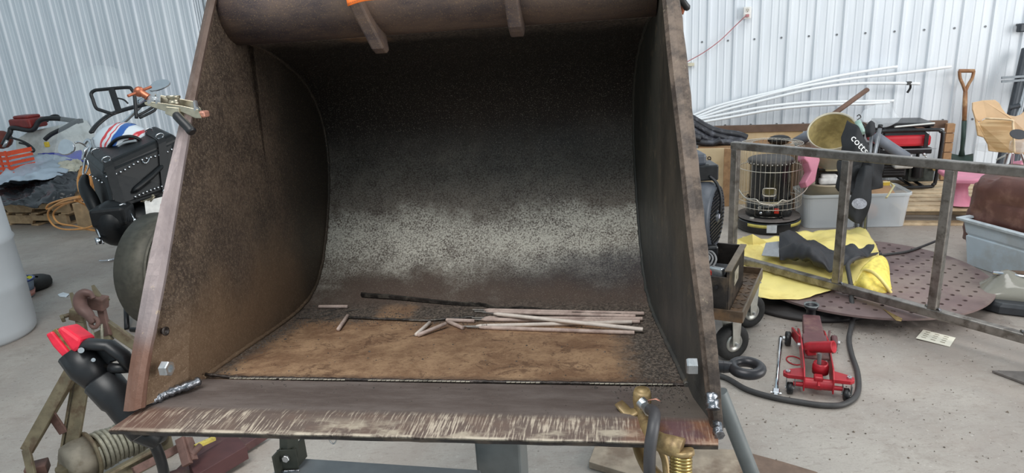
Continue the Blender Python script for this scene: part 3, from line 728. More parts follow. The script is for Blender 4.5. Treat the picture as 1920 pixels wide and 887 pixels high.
plate([(96, 621), (105, 616), (145, 662), (136, 667)], et-.018, .03, 'jaw_insert', M_BRASS, e_, .001)
m_ = MB(); m_.tube([P_(150, 652, -.004), P_(168, 645, -.01), P_(205, 648, -.012), P_(232, 668, -.006), P_(248, 690, 0)], [.010, .011, .011, .0115, .011], 8, flat=1.6, upv=FW); m_.build('lever_top', M_BLKRUB, e_)
plate([(152, 648), (205, 646), (238, 672), (207, 680), (196, 693), (168, 678), (150, 664)], et+.004, .012, 'lever_web', M_BLKRUB, e_, .003)
m_ = MB(); m_.tube([P_(206, 690, -.006), P_(222, 691, -.006), P_(245, 690)], .009, 12); m_.build('lever_stop', M_BLKRUB, e_)
m_ = MB(); m_.cyl(P_(175, 675, -.032), P_(175, 675, .02), .0035, 10); m_.cyl(P_(152, 657, -.03), P_(152, 657, .02), .005, 12); m_.build('pivot_pin', M_ZINC, e_)
m_ = MB(); m_.tube([P_(255, 795, .10), P_(268, 812, .10), P_(290, 822, .10), P_(300, 815, .12)], [.018, .022, .020, .016], 12); m_.build('cable_boot', M_BLKRUB, e_)
cpts = spline([P_(262, 800, .05), at(280, 815, et+.10), at(297, 850, et+.12), at(306, 880, et+.14), at(312, 920, et+.2), at(318, 990, et+.35), fl(330, 1080)+V((0, 0, .012)), fl(420, 1150)+V((0, 0, .012))], 6)
m_ = MB(); m_.tube(cpts, .0105, 10); m_.build('welding_cable', M_BLKRUB, e_)

# ---- brass ground clamp biting the lip on the right
M_BRASS2 = plain('dull_brass', (164, 140, 98), .45, .35, .2, 25, .2, dirt=(122, 100, 72), dscale=30)
M_SPRING = plain('brass_spring', (196, 172, 112), .25, .9, .1, 40)
g = thing('ground_clamp', 'brass spring ground clamp gripping the front lip on the right', 'ground clamp', B(.04, .95, -.64))
gt = 1.02
m_ = MB()
def GP(x, y, d=0): return at(x, y, gt+d)
# upper jaw: boss, curved claw, arm running back over the lip
m_.lathe([(.0001, .020), (.008, .020), (.009, .016), (.012, .018), (.014, .012), (.0145, -.002), (.013, -.012)], GP(1204, 750, .03), (0, 0, 1), 20); m_.build('boss', M_BRASS2, g)
m_ = MB(); cl = [GP(1199, 768, .03), GP(1186, 775, .035), GP(1176, 773, .04), GP(1168, 764, .045), GP(1160, 755, .05)]; m_.tube(cl, [.014, .013, .0125, .012, .0105], 8, flat=.35, upv=(0, 0, 1)); m_.build('claw', M_BRASS2, g)
m_ = MB(); m_.tube([GP(1204, 755, .03), GP(1208, 780, .02), GP(1212, 800, -.01), GP(1222, 818, -.03), GP(1240, 830, -.045), GP(1265, 838, -.06), GP(1279, 843, -.065)], [.012, .011, .010, .012, .014, .0155, .0165], 14); m_.build('upper_arm', M_BRASS2, g)
m_ = MB(); m_.tube([GP(1279, 843, -.065), GP(1280, 852, -.065)], [.0165, .017], 16); m_.build('arm_end', M_BRASS2, g)
m_ = MB(); sp0, sp1 = GP(1277, 852, -.065), GP(1277, 940, -.05); N_ = 130
m_.tube([sp0.lerp(sp1, i/N_) + (RT*math.cos(i*.7)+FW*math.sin(i*.7))*.014 for i in range(N_+1)], .0028, 6); m_.build('spring', M_SPRING, g)
m_ = MB(); m_.cyl(sp0, sp1, .006, 10); m_.build('spring_pin', M_BRASS2, g)
m_ = MB(); m_.tube(spline([GP(1196, 832, .05), GP(1204, 855, .03), GP(1218, 880, .0), GP(1240, 905, -.02), GP(1275, 945, -.04)], 4), [.010+.004*i/17 for i in range(17)], 10, flat=.8); m_.build('lower_arm', M_BRASS2, g)
m_ = MB(); m_.tube(spline([GP(1235, 835, -.01), GP(1246, 860, -.01), GP(1250, 890, -.02), GP(1252, 930, -.03)], 4), .0055, 10); m_.build('jaw_hinge', M_BRASS2, g)
# cable lug and cable
m_ = MB(); m_.cyl(GP(1208, 760, .0), GP(1217, 772, -.02), .0075, 12); m_.cyl(GP(1200, 752, .005), GP(1208, 760, .0), .009, 6); m_.build('lug_bolt', M_ZINC, g)
m_ = MB(); m_.tube([GP(1210, 757, .015), GP(1218, 750, .0), GP(1230, 748, -.01), GP(1238, 752, -.01)], [.003, .003, .003, .0015], 8, flat=.3); m_.build('copper_lug', M_COPPERP, g)
m_ = MB(); m_.tube(spline([GP(1219, 768, -.02), GP(1227, 775, -.045), GP(1225, 800, -.07), GP(1219, 840, -.075), GP(1218, 890, -.06), GP(1222, 960, 0), fl(1240, 1120)+V((0, 0, .3)), fl(1280, 1200)+V((0, 0, .012)), fl(1450, 1240)+V((0, 0, .012))], 6), .0088, 12); m_.build('welding_cable', plain('grey_rubber', (70, 68, 70), .5), g)
# ================================================================== under and beside the bucket
M_GREYP = plain('grey_paint_steel', (112, 116, 116), .42, .2, .12, 20, .05)
M_GREYL = plain('light_grey_paint', (146, 152, 156), .5, .1, .12, 16, .05)
M_OLIVE = plain('dark_olive_steel', (72, 74, 66), .5, .2, .15, 30)
st = thing('bucket_stand', 'grey steel stand under the bucket with square post and slanting pipe leg', 'stand', fl(940, 960))
pb, ptop = at(940, 850, 1.62), B(-.02, 1.25, -.69)
px_ = V((pb.x, pb.y, 0))
m_ = MB(); m_.box((px_.x, px_.y+.055, .468), (.112, .112, .908), rotz(WY*.6)); m_.build('post', M_GREYP, st, bev=.006)
m_ = MB(); m_.box((px_.x, px_.y+.055, .926), (.16, .16, .010), rotz(WY*.6)); m_.build('cap_plate', M_GREYP, st, bev=.002)
m_ = MB(); m_.box((px_.x, px_.y+.055, .007), (.7, .6, .014), rotz(WY*.6)); m_.build('base_plate', M_GREYP, st, bev=.002)
zq = .60
q = [fl(494, 900, zq), fl(548, 858, zq), fl(900, 881, zq), fl(920, 960, zq)]
m_ = MB(); m_.prism([(0, 0)], (0, 0, 0), (1, 0, 0), (0, 1, 0), 0) if False else None
def slab(qs, th, name, mt, par=None, bev=.002, **k):
    m_ = MB(); n_ = len(qs); m_.add(list(qs)+[p-V((0, 0, th)) for p in qs], [tuple(range(n_)), tuple(range(n_, 2*n_))[::-1]]+[(i, n_+i, n_+(i+1) % n_, (i+1) % n_) for i in range(n_)]); return m_.build(name, mt, par, bev=bev, **k)
slab(q, .02, 'table_plate', M_GREYL, st)
m_ = MB(); bp = fl(543, 882, zq)
for dx in (0, .040): m_.box(bp+V((dx-.022+.003, .03*dx/.04, .029)), (.005, .05, .058), rotz(-.25))
m_.box(bp+V((0, .002, .029)), (.046, .004, .058)); m_.build('clevis_bracket', M_OLIVE, st, bev=.001)
m_ = MB(); m_.tube([bp+V((0, .012, .03)), bp+V((.006, .02, .09)), bp+V((.010, .05, .20)), bp+V((.012, .08, .33))], .024, 4, flat=.5, upv=(0, 1, 0)); m_.build('link_strap', M_OLIVE, st, bev=.002)
hexnut(bp+V((-.002, -.001, .036)), (-.1, -1, .1), .0095, .007, .01).build('hex_bolt', M_ZINC, st)
m_ = MB(); m_.tube([bp+V((x_, -.006, .002)) for x_ in (-.026, -.01, .01, .026)], [.003, .004, .0035, .003], 6); m_.build('weld_bead', M_WELD, st)
l0, l1 = at(1349, 735, 1.32), at(1416, 905, 1.36); dl = (l1-l0).normalized(); l2 = l1+dl*(l1.z/-dl.z-.012/-dl.z)
m_ = MB(); m_.cyl(l0, l2, .0155, 20); m_.build('pipe_leg', M_GREYP, st)
m_ = MB(); m_.lathe([(.0001, .012), (.03, .012), (.03, 0), (.0001, 0)], V((l2.x, l2.y, 0)), (0, 0, 1), 20); m_.build('leg_foot', M_GREYP, st)
m_ = MB(); m_.tube([l0.lerp(l2, .62), px_+V((.05, .055, .30))], .0155, 16); m_.build('cross_pipe', M_GREYP, st)
m_ = MB(); lp = at(622, 812, 1.17)
m_.tube(spline([lp, lp+V((-.006, 0, -.012)), lp+V((0, 0, -.022)), lp+V((.007, 0, -.012)), lp+V((.004, 0, .004))], 5), .0013, 6); m_.build('wire_loop', M_ZINC, bk)

M_PLY = plain('weathered_board', (166, 150, 132), .8, 0, .2, 14, .2, dirt=(120, 100, 84), dscale=5)
M_PLY2 = plain('brown_board', (128, 106, 92), .8, 0, .2, 14, .2, dirt=(92, 76, 66), dscale=5)
slab([fl(1118, 828, .03), fl(1104, 866, .03), fl(1300, 925, .03), fl(1420, 870, .03), fl(1380, 843, .03)], .028, 'floor_board', M_PLY)
tag(bpy.data.objects['floor_board'], 'pale weathered board on the floor below the brass clamp', 'board')
o = slab([fl(1395, 846, .025), fl(1424, 905, .025), fl(1600, 925, .025), fl(1530, 884, .025), fl(1470, 866, .025)], .024, 'floor_board', M_PLY2)
tag(o, 'brown board on the floor right of the slanting pipe leg', 'board')

# ================================================================== left side
# ---- barrel
M_BARREL = plain('grey_plastic_barrel', (176, 180, 184), .5, 0, .04, 4)
bc = fl(52, 632); bc = V((bc.x-.30, bc.y+.03, 0))
t = thing('plastic_barrel', 'light grey plastic barrel cut off by the left edge of the photo', 'barrel', bc)
m_ = MB(); m_.lathe([(.0001, 0), (.27, 0), (.285, .02), (.29, .06), (.295, .3), (.30, .32), (.295, .34), (.29, .58), (.30, .60), (.29, .62), (.285, .84), (.27, .87), (.0001, .875)], bc, (0, 0, 1), 48); m_.build('barrel_body', M_BARREL, t)
m_ = MB(); m_.tube([bc+V((math.cos(a)*.275, math.sin(a)*.275, .875)) for a in [i*math.pi/18 for i in range(36)]], .012, 8, closed=True); m_.build('rim', M_BARREL, t)

# ---- small things on the floor by the barrel
M_TYRE = plain('rubber_tyre', (44, 43, 42), .8, 0, .2, 60, .4)
c0 = fl(62, 541)
t = thing('rubber_ring', 'small black rubber tyre lying on the floor behind the barrel', 'tyre', c0)
m_ = MB(); m_.lathe([(.05, 0), (.10, 0), (.125, .015), (.13, .04), (.125, .065), (.10, .08), (.05, .08)], c0, (0, 0, 1), 28); m_.build('tyre', M_TYRE, t)
m_ = MB(); m_.lathe([(.0001, .01), (.052, .01), (.052, .07), (.0001, .07)], c0, (0, 0, 1), 20); m_.build('hub', M_GREYP, t)
c0 = fl(42, 558)
t = thing('plastic_basin', 'small blue and pink plastic tub half hidden by the barrel', 'tub', c0)
m_ = MB(); m_.lathe([(.0001, .005), (.075, .005), (.095, .13), (.10, .13), (.10, .135), (.09, .135)], c0, (0, 0, 1), 24); m_.build('tub_body', plain('tub_blue', (170, 190, 215), .4), t)
m_ = MB(); m_.tube([c0+V((math.cos(a)*.099, math.sin(a)*.099, .13)) for a in [i*math.pi/12 for i in range(24)]], .007, 6, closed=True); m_.build('rim', plain('tub_navy', (44, 62, 120), .4), t)
m_ = MB(); m_.lathe([(.079, .012), (.088, .055), (.079, .012)], c0, (0, 0, 1), 24); m_.build('pink_label', plain('tub_pink', (214, 150, 138), .5), t, thick=.002)
m_ = MB(); m_.grid(lambda u, v: c0+V(((u-.5)*.13, (v-.5)*.13, .13+.05*math.exp(-((u-.5)**2+(v-.5)**2)*9)+.02*fbm((u*3, v*3, 1)))), 10, 10)
tag(m_.build('yellow_rag', plain('rag_yellow', (226, 214, 62), .8)), 'yellow rag on top of the blue and pink tub', 'rag')
def litter(x, y, pix, col, lab, name, z=.004):
    m_ = MB(); q = [fl(a, b_, z+.006*((i*7) % 3)/3) for i, (a, b_) in enumerate(pix)]; n_ = len(q); m_.add(q+[p-V((0, 0, .003)) for p in q], [tuple(range(n_)), tuple(range(n_, 2*n_))[::-1]]+[(i, n_+i, n_+(i+1) % n_, (i+1) % n_) for i in range(n_)])
    return tag(m_.build(name, plain(name+'_m', col, .5)), lab, 'scrap')
litter(0, 0, [(108, 552), (118, 548), (130, 551), (124, 557), (112, 556)], (226, 232, 238), 'white crumpled scrap on the floor behind the hook', 'paper_scrap')

# ---- pallets
M_WOOD = plain('pallet_wood', (186, 156, 120), .8, 0, .22, 9, .3, dirt=(132, 102, 74), dscale=4)
M_WOOD2 = plain('pallet_wood_pale', (206, 184, 152), .8, 0, .2, 9, .3, dirt=(150, 124, 96), dscale=4)
def pallet(o, R, mt, label, w=1.2, d=1.0, h=.125, grp=None, nslat=7, seed=1):
    """slats run along local x; stringers along y if they face the side, notched"""
    rr = random.Random(seed); t = thing('wooden_pallet', label, 'pallet', o, grp)
    sh = h-.036
    proto = None
    for lay, z in ((0, .009), (1, h-.009)):
        n_ = nslat if lay else 4
        for i in range(n_):
            y = .045 + (d-.09)*i/(n_-1)
            m_ = MB(); m_.box(V(o)+R @ V((w/2+rr.uniform(-.006, .006), y, z)), (w, .088 if lay else .09, .017), R @ rotz(rr.uniform(-.008, .008))); m_.build('slat', mt, t, bev=.002)
    for x in (.02, w/2, w-.02):
        # notched stringer
        ol = [(0, 0), (.15, 0), (.17, .035), (.36, .035), (.38, 0), (.62, 0), (.64, .035), (.83, .035), (.85, 0), (1.0, 0), (1.0, sh), (0, sh)]
        m_ = MB(); m_.prism([(a*d, b_+.018) for a, b_ in ol], V(o)+R @ V((x+.02, 0, 0)), R @ V((0, 1, 0)), V((0, 0, 1)), -.038); m_.build('stringer', mt, t, bev=.002)
    return t
c0 = fl(128, 424); yw = WY
Rl = rotz(yw) @ rotz(math.pi/2)           # local x runs away from us, y to the left
pallet(c0, Rl, M_WOOD, 'lower wooden pallet of the stack at the left, straight on the floor', 1.0, 1.2, seed=2)
pallet(c0+V((.05, -.02, .126)), Rl @ rotz(.03), M_WOOD, 'upper wooden pallet of the left stack, covered by black plastic', 1.0, 1.2, seed=3)

# ---- plastic sheets and cloths heaped on the pallets: draped from pixel rows with depth
def drape(rows, name, mt, nu=40, nv=22, amp=.02, fs=5, seed=0, thick=.004, par=None):
    """rows: lists of (x, y, t) from back to front"""
    R_ = [spline([at(*p) for p in r_], 8) for r_ in rows]
    def samp(L, u): f_ = u*(len(L)-1); i = min(int(f_), len(L)-2); return L[i].lerp(L[i+1], f_-i)
    def fn(u, v):
        col = [samp(L, u) for L in R_]; c_ = spline(col, 6); p = samp(c_, v); n_ = fbm((p.x*fs+seed, p.y*fs, p.z*fs)); n2 = mnoise.noise(V((p.x*fs*2.2+seed, p.y*fs*.8, p.z*fs*3+9)))
        return p + V((n2*.3, -1, .8))*amp*(n_*1.1+abs(n2)*.8)
    m_ = MB(); m_.grid(fn, nu, nv); return m_.build(name, mt, par, thick=thick)
M_BPLAS = plain('black_plastic_sheet', (40, 41, 44), .28, 0, .25, 12, .5)
M_SILV = plain('silver_grey_sheet', (168, 180, 192), .5, 0, .12, 8, .1)
M_BLUE = plain('blue_tarp', (58, 66, 176), .5, 0, .1, 20, .1)
M_BEIGE = plain('beige_cloth', (196, 190, 172), .85, 0, .1, 30)
o = drape([[(-30, 352, 7.5), (40, 340, 7.5), (110, 318, 7.4), (170, 315, 7.3)], [(-30, 362, 7.1), (40, 352, 7.1), (110, 334, 7.0), (160, 332, 6.95)], [(-30, 380, 6.65), (40, 372, 6.65), (110, 356, 6.6), (150, 352, 6.6)], [(-30, 388, 6.55), (30, 386, 6.55), (70, 392, 6.5), (110, 380, 6.5), (138, 376, 6.55)]], 'black_plastic_sheet', M_BPLAS, amp=.05, fs=6)
tag(o, 'black plastic sheeting draped over the front of the left pallet stack', 'plastic sheet')
o = drape([[(10, 300, 7.6), (60, 292, 7.6), (110, 294, 7.6), (152, 300, 7.5)], [(0, 316, 7.3), (50, 304, 7.3), (105, 308, 7.3), (140, 316, 7.3)], [(-20, 340, 7.0), (40, 330, 7.0), (90, 326, 7.0), (120, 324, 7.0)], [(-20, 352, 6.9), (20, 346, 6.9), (60, 342, 6.9), (90, 338, 6.85)]], 'silver_sheet', M_SILV, amp=.05, fs=4, seed=5)
tag(o, 'pale silver-grey sheet heaped behind the black plastic on the left pallets', 'sheet')
o = drape([[(72, 290, 7.75), (110, 287, 7.75), (155, 284, 7.75)], [(80, 294, 7.6), (115, 293, 7.6), (158, 294, 7.6)], [(90, 297, 7.5), (120, 298, 7.5), (158, 303, 7.5)]], 'blue_tarpaulin', M_BLUE, nu=24, nv=10, amp=.025, seed=8)
tag(o, 'folded royal blue tarpaulin behind the silver-grey sheet', 'tarpaulin')
o = drape([[(118, 302, 7.45), (140, 301, 7.45), (156, 304, 7.4)], [(112, 312, 7.25), (135, 312, 7.25), (155, 314, 7.2)], [(116, 322, 7.1), (135, 324, 7.1), (154, 320, 7.1)]], 'beige_cloth', M_BEIGE, nu=24, nv=16, amp=.04, fs=9, seed=3)
tag(o, 'crumpled beige cloth between blue tarpaulin and black plastic', 'cloth')
# filler so the sheets lie on something: a heap of folded moving blankets
m_ = MB(); hb = at(60, 345, 7.35)
m_.ball((hb.x-.1, hb.y+.25, .38), .5, 24, (1.3, .6, .30), rotz(yw)); 
tag(m_.build('blanket_heap', plain('dark_blanket', (60, 62, 68), .9)), 'heap of dark blankets under the sheets on the left pallets', 'blanket heap')

# ---- white power washer with folding handle behind the pallets
M_WHITE = plain('white_plastic', (206, 208, 204), .5, 0, .06, 12, dirt=(170, 170, 164), dscale=5)
M_BLK = plain('black_metal', (34, 34, 36), .42, .1, .2, 40)
M_REDT = plain('dark_red_paint', (132, 44, 40), .45, 0, .2, 12)
ms = thing('lawn_machine', 'white boxy yard machine with folded black handle behind the left pallets', 'yard machine', V((at(75, 260, 8.0).x, at(75, 260, 8.0).y, 0)))
def loft(A, b_, name, mt, par, bev=.01):
    m_ = MB(); n_ = len(A); m_.add(list(A)+list(b_), [tuple(range(n_)), tuple(range(n_, 2*n_))[::-1]]+[(i, n_+i, n_+(i+1) % n_, (i+1) % n_) for i in range(n_)]); return m_.build(name, mt, par, bev=bev)
fa = [at(x, y, 7.8) for x, y in ((28, 262), (50, 248), (108, 236), (122, 258), (130, 292), (60, 302), (30, 300))]
loft(fa, [p+V((.1, .42, .02)) for p in fa], 'hood', M_WHITE, ms, .02)
m_ = MB(); c_ = at(75, 300, 8.05); m_.box((c_.x, c_.y, .30), (.62, .42, .50), rotz(yw)); m_.build('lower_body', M_WHITE, ms, bev=.03)
for sx in (-.28, .28):
    m_ = MB(); m_.lathe([(.05, 0), (.12, .0), (.13, .02), (.13, .05), (.12, .07), (.05, .07)], V((c_.x+sx, c_.y-.1, .13)), (1, 0, 0), 24); m_.build('wheel', M_TYRE, ms)
hd = [(6, 272), (18, 250), (24, 240), (60, 244), (75, 226), (100, 222), (135, 226), (148, 228)]
m_ = MB(); m_.tube(spline([at(x, y, 7.65) for x, y in hd], 5), .028, 8); m_.build('handle_tube', M_BLK, ms)
m_ = MB(); m_.tube(spline([at(x, y, 7.6) for x, y in ((84, 262), (96, 252), (120, 240), (140, 229), (150, 226))], 5), .024, 8); m_.build('handle_tube', M_BLK, ms)
m_ = MB(); m_.tube(spline([at(x, y, 7.6) for x, y in ((20, 258), (40, 264), (55, 272), (64, 281), (60, 284), (50, 272), (36, 268))], 5), .012, 6); m_.build('control_cable', M_BLK, ms)
m_ = MB(); m_.tube(spline([at(x, y, 7.7) for x, y in ((88, 228), (96, 218), (108, 217), (114, 226))], 5), .014, 6); m_.build('control_cable', M_BLK, ms)
m_ = MB(); m_.box(at(148, 227, 7.62), (.08, .05, .05)); m_.build('hand_grip', M_BLK, ms, bev=.01)
m_ = MB(); m_.box(at(88, 271, 7.62), (.05, .03, .06)); m_.build('yellow_latch', plain('yellow_latch', (214, 184, 60), .5), ms, bev=.008)
m_ = MB(); q_ = at(53, 230, 7.75); m_.box(q_, (.30, .24, .11), rotz(yw)); m_.box(q_+V((0, 0, .07)), (.22, .18, .04), rotz(yw)); m_.build('red_tank', M_REDT, ms, bev=.025)
m_ = MB(); m_.tube([at(x, y, 7.55) for x, y in ((7, 276), (14, 263))], .016, 8); m_.build('chrome_end', M_ZINC, ms)
# ---- orange crate, the red thing behind
M_ORG = plain('orange_plastic', (224, 82, 44), .45, 0, .1, 20)
oc = thing('orange_crate', 'bright orange slotted plastic crate at the left edge on the pallets', 'crate', at(15, 325, 7.2))
q_ = at(8, 300, 7.25)
for i in range(6):
    for (fx, fy) in ((0, 0),):
        m_ = MB(); z = -.17+i*.052
        m_.box(q_+V((0, -.15, z)), (.46, .012, .030 if i < 5 else .045), rotz(yw)); m_.box(q_+rotz(yw) @ V((.23, 0, z)), (.012, .30, .030 if i < 5 else .045), rotz(yw)); m_.build('crate_rail', M_ORG, oc)
for dx in (-.22, -.1, .02, .14, .225):
    m_ = MB(); m_.box(q_+rotz(yw) @ V((dx, -.145, -.03)), (.018, .016, .30), rotz(yw)); m_.build('crate_upright', M_ORG, oc)
m_ = MB(); m_.box(q_+V((0, 0, -.18)), (.46, .30, .012), rotz(yw)); m_.build('crate_bottom', M_ORG, oc)
m_ = MB(); m_.ball(at(2, 262, 7.9), .12, 14, (1, 1, .9)); m_.build('rust_red_pot', plain('pot_red', (120, 56, 44), .6))
tag(bpy.data.objects['rust_red_pot'], 'rust-red round pot at the far left edge above the orange crate', 'pot')

# ---- orange extension cord hanging from the handlebar down to the floor in loops
M_CORD = plain('orange_cord', (222, 158, 92), .55, 0, .1, 40)
m_ = MB(); rnd2 = random.Random(5)
for i in range(7):
    cx, cy, rx, ry = 154+i*1.2, 345-i, 10+i*1.2, 24+i*2.2
    m_.tube(spline([at(cx+math.cos(a)*rx*.8+rnd2.uniform(-1, 1), cy+math.sin(a)*ry*.75, 5.25+i*.02) for a in [k*math.pi/5 for k in range(10)]], 4, True), .0085, 6, closed=True)
m_.build('hanging_coil', M_CORD) 
cordt = thing('extension_cord', 'orange extension cord, coil hanging by the motorcycle with loops trailing on the floor', 'cord', at(150, 425, 6.0))
o = bpy.data.objects['hanging_coil']; o.parent = cordt; o.location = o.location-cordt.location
loops = [[(150, 368, 5.4), (118, 374, 5.8), (92, 383, 6.2), (88, 392, 6.3), (110, 384, 6.1), (150, 376, 5.8), (180, 380, 5.6)],
         [(150, 370, 5.4), (112, 380, 5.8), (90, 398, 6.3), (98, 420, 6.4), (120, 430, 6.3), (160, 428, 6.2), (185, 418, 6.2)],
         [(155, 372, 5.4), (120, 384, 5.9), (100, 400, 6.3), (110, 418, 6.3), (140, 424, 6.3), (175, 432, 6.2), (190, 430, 6.2)],
         [(160, 380, 5.5), (168, 386, 5.6), (185, 390, 5.7)], [(140, 376, 5.5), (160, 384, 5.6), (172, 398, 5.8), (184, 404, 5.8)]]
for L in loops:
    m_ = MB(); m_.tube(spline([at(*p) for p in L], 6), .0085, 6); m_.build('cord_loop', M_CORD, cordt)
m_ = MB(); c_ = fl(172, 418, .055); m_.box(c_+V((.05, .1, 0)), (.34, .24, .10), rotz(yw)); tag(m_.build('red_toolbox', M_REDT, bev=.01), 'flat dark red box on the floor behind the saddlebag', 'box')
c_ = at(160, 377, 6.4); m_ = MB(); m_.box(V((c_.x, c_.y, c_.z)), (.18, .02, .035), rotz(yw)); t = thing('slotted_bar', 'pale slotted metal bar lying among the orange cord loops', 'metal bar', c_); m_.build('bar', M_WHITE, t, bev=.002)
m_ = MB()
for i in range(4): m_.cyl(c_+rotz(yw) @ V((-.06+i*.04, -.014, 0)), c_+rotz(yw) @ V((-.06+i*.04, -.0095, 0)), .009, 10)
m_.build('bar_hole', M_BLK, t)
m_ = MB(); m_.box((c_.x, c_.y+.1, (c_.z-.03)/2), (.3, .18, c_.z-.03), rotz(yw)); tag(m_.build('wood_offcut', M_WOOD), 'wooden block under the slotted bar beside the left pallets', 'wood block')

# ---- motorcycle seen from behind
M_LEATH = plain('black_leather', (17, 18, 20), .42, 0, .15, 40, .15, spec=.35)
M_CHROME = plain('chrome', (214, 216, 220), .12, 1.0, .05, 20)
M_GLASSY = plain('mirror_glass', (150, 150, 146), .05, 1.0, .02, 5)
mo = thing('motorcycle', 'black touring motorcycle with studded leather trunk and chrome mirrors, seen from behind', 'motorcycle', V((-2.62, 4.9, 0)))
fwd = (at(159, 290, 4.62)-at(193, 318, 4.30))
A, Bq, C, D = at(193, 318, 4.30), at(332, 256, 4.62), at(330, 356, 4.58), at(214, 397, 4.24)
A2, B2, C2, D2 = at(160, 290, 4.64), at(298, 240, 4.98), at(292, 340, 4.9), at(184, 392, 4.56)
def hexa(f_, b_, nm, mt, par, bev, sub=0): m_ = MB(); m_.add(list(f_)+list(b_), [(0,1,2,3),(7,6,5,4),(0,4,5,1),(1,5,6,2),(2,6,7,3),(3,7,4,0)]); return m_.build(nm, mt, par, bev=bev, sub=sub)
tk = hexa((A, Bq, C, D), (A2, B2, C2, D2), 'trunk', M_LEATH, mo, .035)
up1 = V((0, 0, .045)); ctr = (A+Bq+A2+B2)/4
tl = [p+(p-ctr)*.05+V((0, 0, -.03)) for p in (A, Bq, B2, A2)]; tu = [p+(ctr-p)*.10+V((0, 0, .03)) for p in (A, Bq, B2, A2)]
hexa(tu, tl, 'trunk_lid', M_LEATH, mo, .02)
def onrear(u, v, out=.008): p = A.lerp(Bq, u).lerp(D.lerp(C, u), v); n_ = (Bq-A).cross(D-A).normalized(); n_ = -n_ if n_.y > 0 else n_; return p+n_*out
def ontop(u, v, out=.036): return A.lerp(Bq, u).lerp(A2.lerp(B2, u), v)+V((0, 0, out))
for u in (.07, .78):
    m_ = MB(); pts = [ontop(u, .75, .034), ontop(u, .3, .036), ontop(u, .0, .030), onrear(u+.005, .02, .018), onrear(u+.02, .5, .016), onrear(u+.05, .97, .016)]
    vs = []
    for i, p in enumerate(pts): w_ = (Bq-A).normalized()*.028; vs += [p-w_, p+w_]
    m_.add(vs, [(2*i, 2*i+1, 2*i+3, 2*i+2) for i in range(5)]); sb = m_.build('strap', M_LEATH, mo, thick=.006)
    for q_ in (ontop(u, .62, .045), ontop(u, .02, .048), onrear(u+.05, .99, .025)):
        m_ = MB(); xa = (Bq-A).normalized(); m_.tube([q_+xa*math.cos(a)*.026+V((0, -.3, .5)).normalized()*math.sin(a)*.020 for a in [k*math.pi/6 for k in range(12)]], .0045, 6, closed=True); m_.build('buckle_ring', M_CHROME, sb)
m_ = MB(); nn = (onrear(.5, .5, 1)-onrear(.5, .5, 0))
for i in range(17):
    u = .02+i*.06; m_.ball(onrear(u, .20+.03*math.sin(i*.6), .008), .0075, 8)
for i in range(10): m_.ball(onrear(.34+i*.06, .86-.02*math.sin(i*.35), .008), .0075, 8)
for i in range(5): m_.ball(A.lerp(A2, .15+i*.18).lerp(D.lerp(D2, .15+i*.18), .35)+V((-.012, 0, 0)), .0075, 8)
tag(m_.build('stud', M_CHROME, mo), kind='stuff')
m_ = MB(); m_.tube(spline([onrear(.50, .20, .01), onrear(.53, .27, .02), onrear(.57, .27, .02), onrear(.60, .19, .01)], 4), .0035, 6); m_.build('ring', M_CHROME, mo)
m_ = MB(); m_.tube([onrear(.30, .73, 0), onrear(.36, .70, .006), onrear(.6, .57, .008), onrear(.75, .46, .006), onrear(.78, .42, 0)], [.012, .03, .032, .026, .01], 10, flat=.6, upv=(0, 0, 1)); m_.build('pocket_fold', M_LEATH, mo)
# saddlebag hanging at the near side
m_ = MB(); c_ = at(216, 418, 4.30); m_.ball(c_, .15, 24, (.78, .9, 1.0), rotz(.2)); m_.box(c_+V((0, 0, .06)), (.20, .22, .12), rotz(.2)); m_.build('saddlebag', M_LEATH, mo, bev=.02)
m_ = MB(); c_ = at(250, 415, 4.52); m_.ball(c_, .16, 24, (1.3, .9, .85)); m_.build('rear_fender', M_LEATH, mo)
m_ = MB(); m_.tube(spline([at(160, 330, 4.5), at(158, 350, 4.45), at(170, 372, 4.42), at(182, 398, 4.4)], 4), [.02, .024, .03, .034, .036, .04, .042, .044, .044, .044, .042, .04, .04], 10); m_.build('side_pouch', M_LEATH, mo)
m_ = MB(); m_.tube(spline([at(186, 405, 4.22), at(182, 425, 4.2), at(188, 445, 4.2), at(194, 458, 4.2)], 4), .007, 6); m_.build('chrome_trim', M_CHROME, mo)
m_ = MB(); m_.tube([at(183, 446, 4.18), at(187, 458, 4.18)], .018, 6, flat=.4); m_.build('side_reflector', M_CHROME, mo)
# licence plate
pp = at(287, 388, 4.35)
m_ = MB(); xa = (at(315, 380, 4.42)-at(275, 390, 4.32)).normalized(); ya = V((0, 0, 1))-xa*xa.z; ya = (ya+V((0, .25, 0))).normalized(); m_.prism(rrect(.20, .10, .008), pp+xa*.05, xa, ya, .003); pl = m_.build('licence_plate', plain('plate_white', (222, 220, 216), .4), mo)
m_ = MB(); zz = xa.cross(ya); m_.prism(rrect(.08, .022, .003), pp+xa*.085+ya*-.006+zz*.0035, xa, ya, .001); m_.build('plate_red_band', plain('plate_red', (190, 40, 48), .5), pl)
m_ = MB(); m_.text('HU', pp+xa*.09+ya*.022+zz*.004, xa, ya, .045, .0006); m_.build('plate_letters', plain('plate_black', (36, 34, 40), .5), pl)
m_ = MB(); m_.tube(spline([at(268, 378, 4.33), at(284, 372, 4.32), at(287, 366, 4.3)], 3), .008, 6); m_.tube([at(282, 378, 4.3), at(290, 368, 4.3)], .006, 6); m_.build('plate_bracket', plain('dull_brass_b', (150, 140, 120), .4, .6), mo)
m_ = MB(); m_.tube([at(243, 396, 4.3), at(252, 412, 4.28)], .003, 6); m_.ball(at(252, 413, 4.28), .013, 8); m_.build('chrome_bolt', M_CHROME, mo)
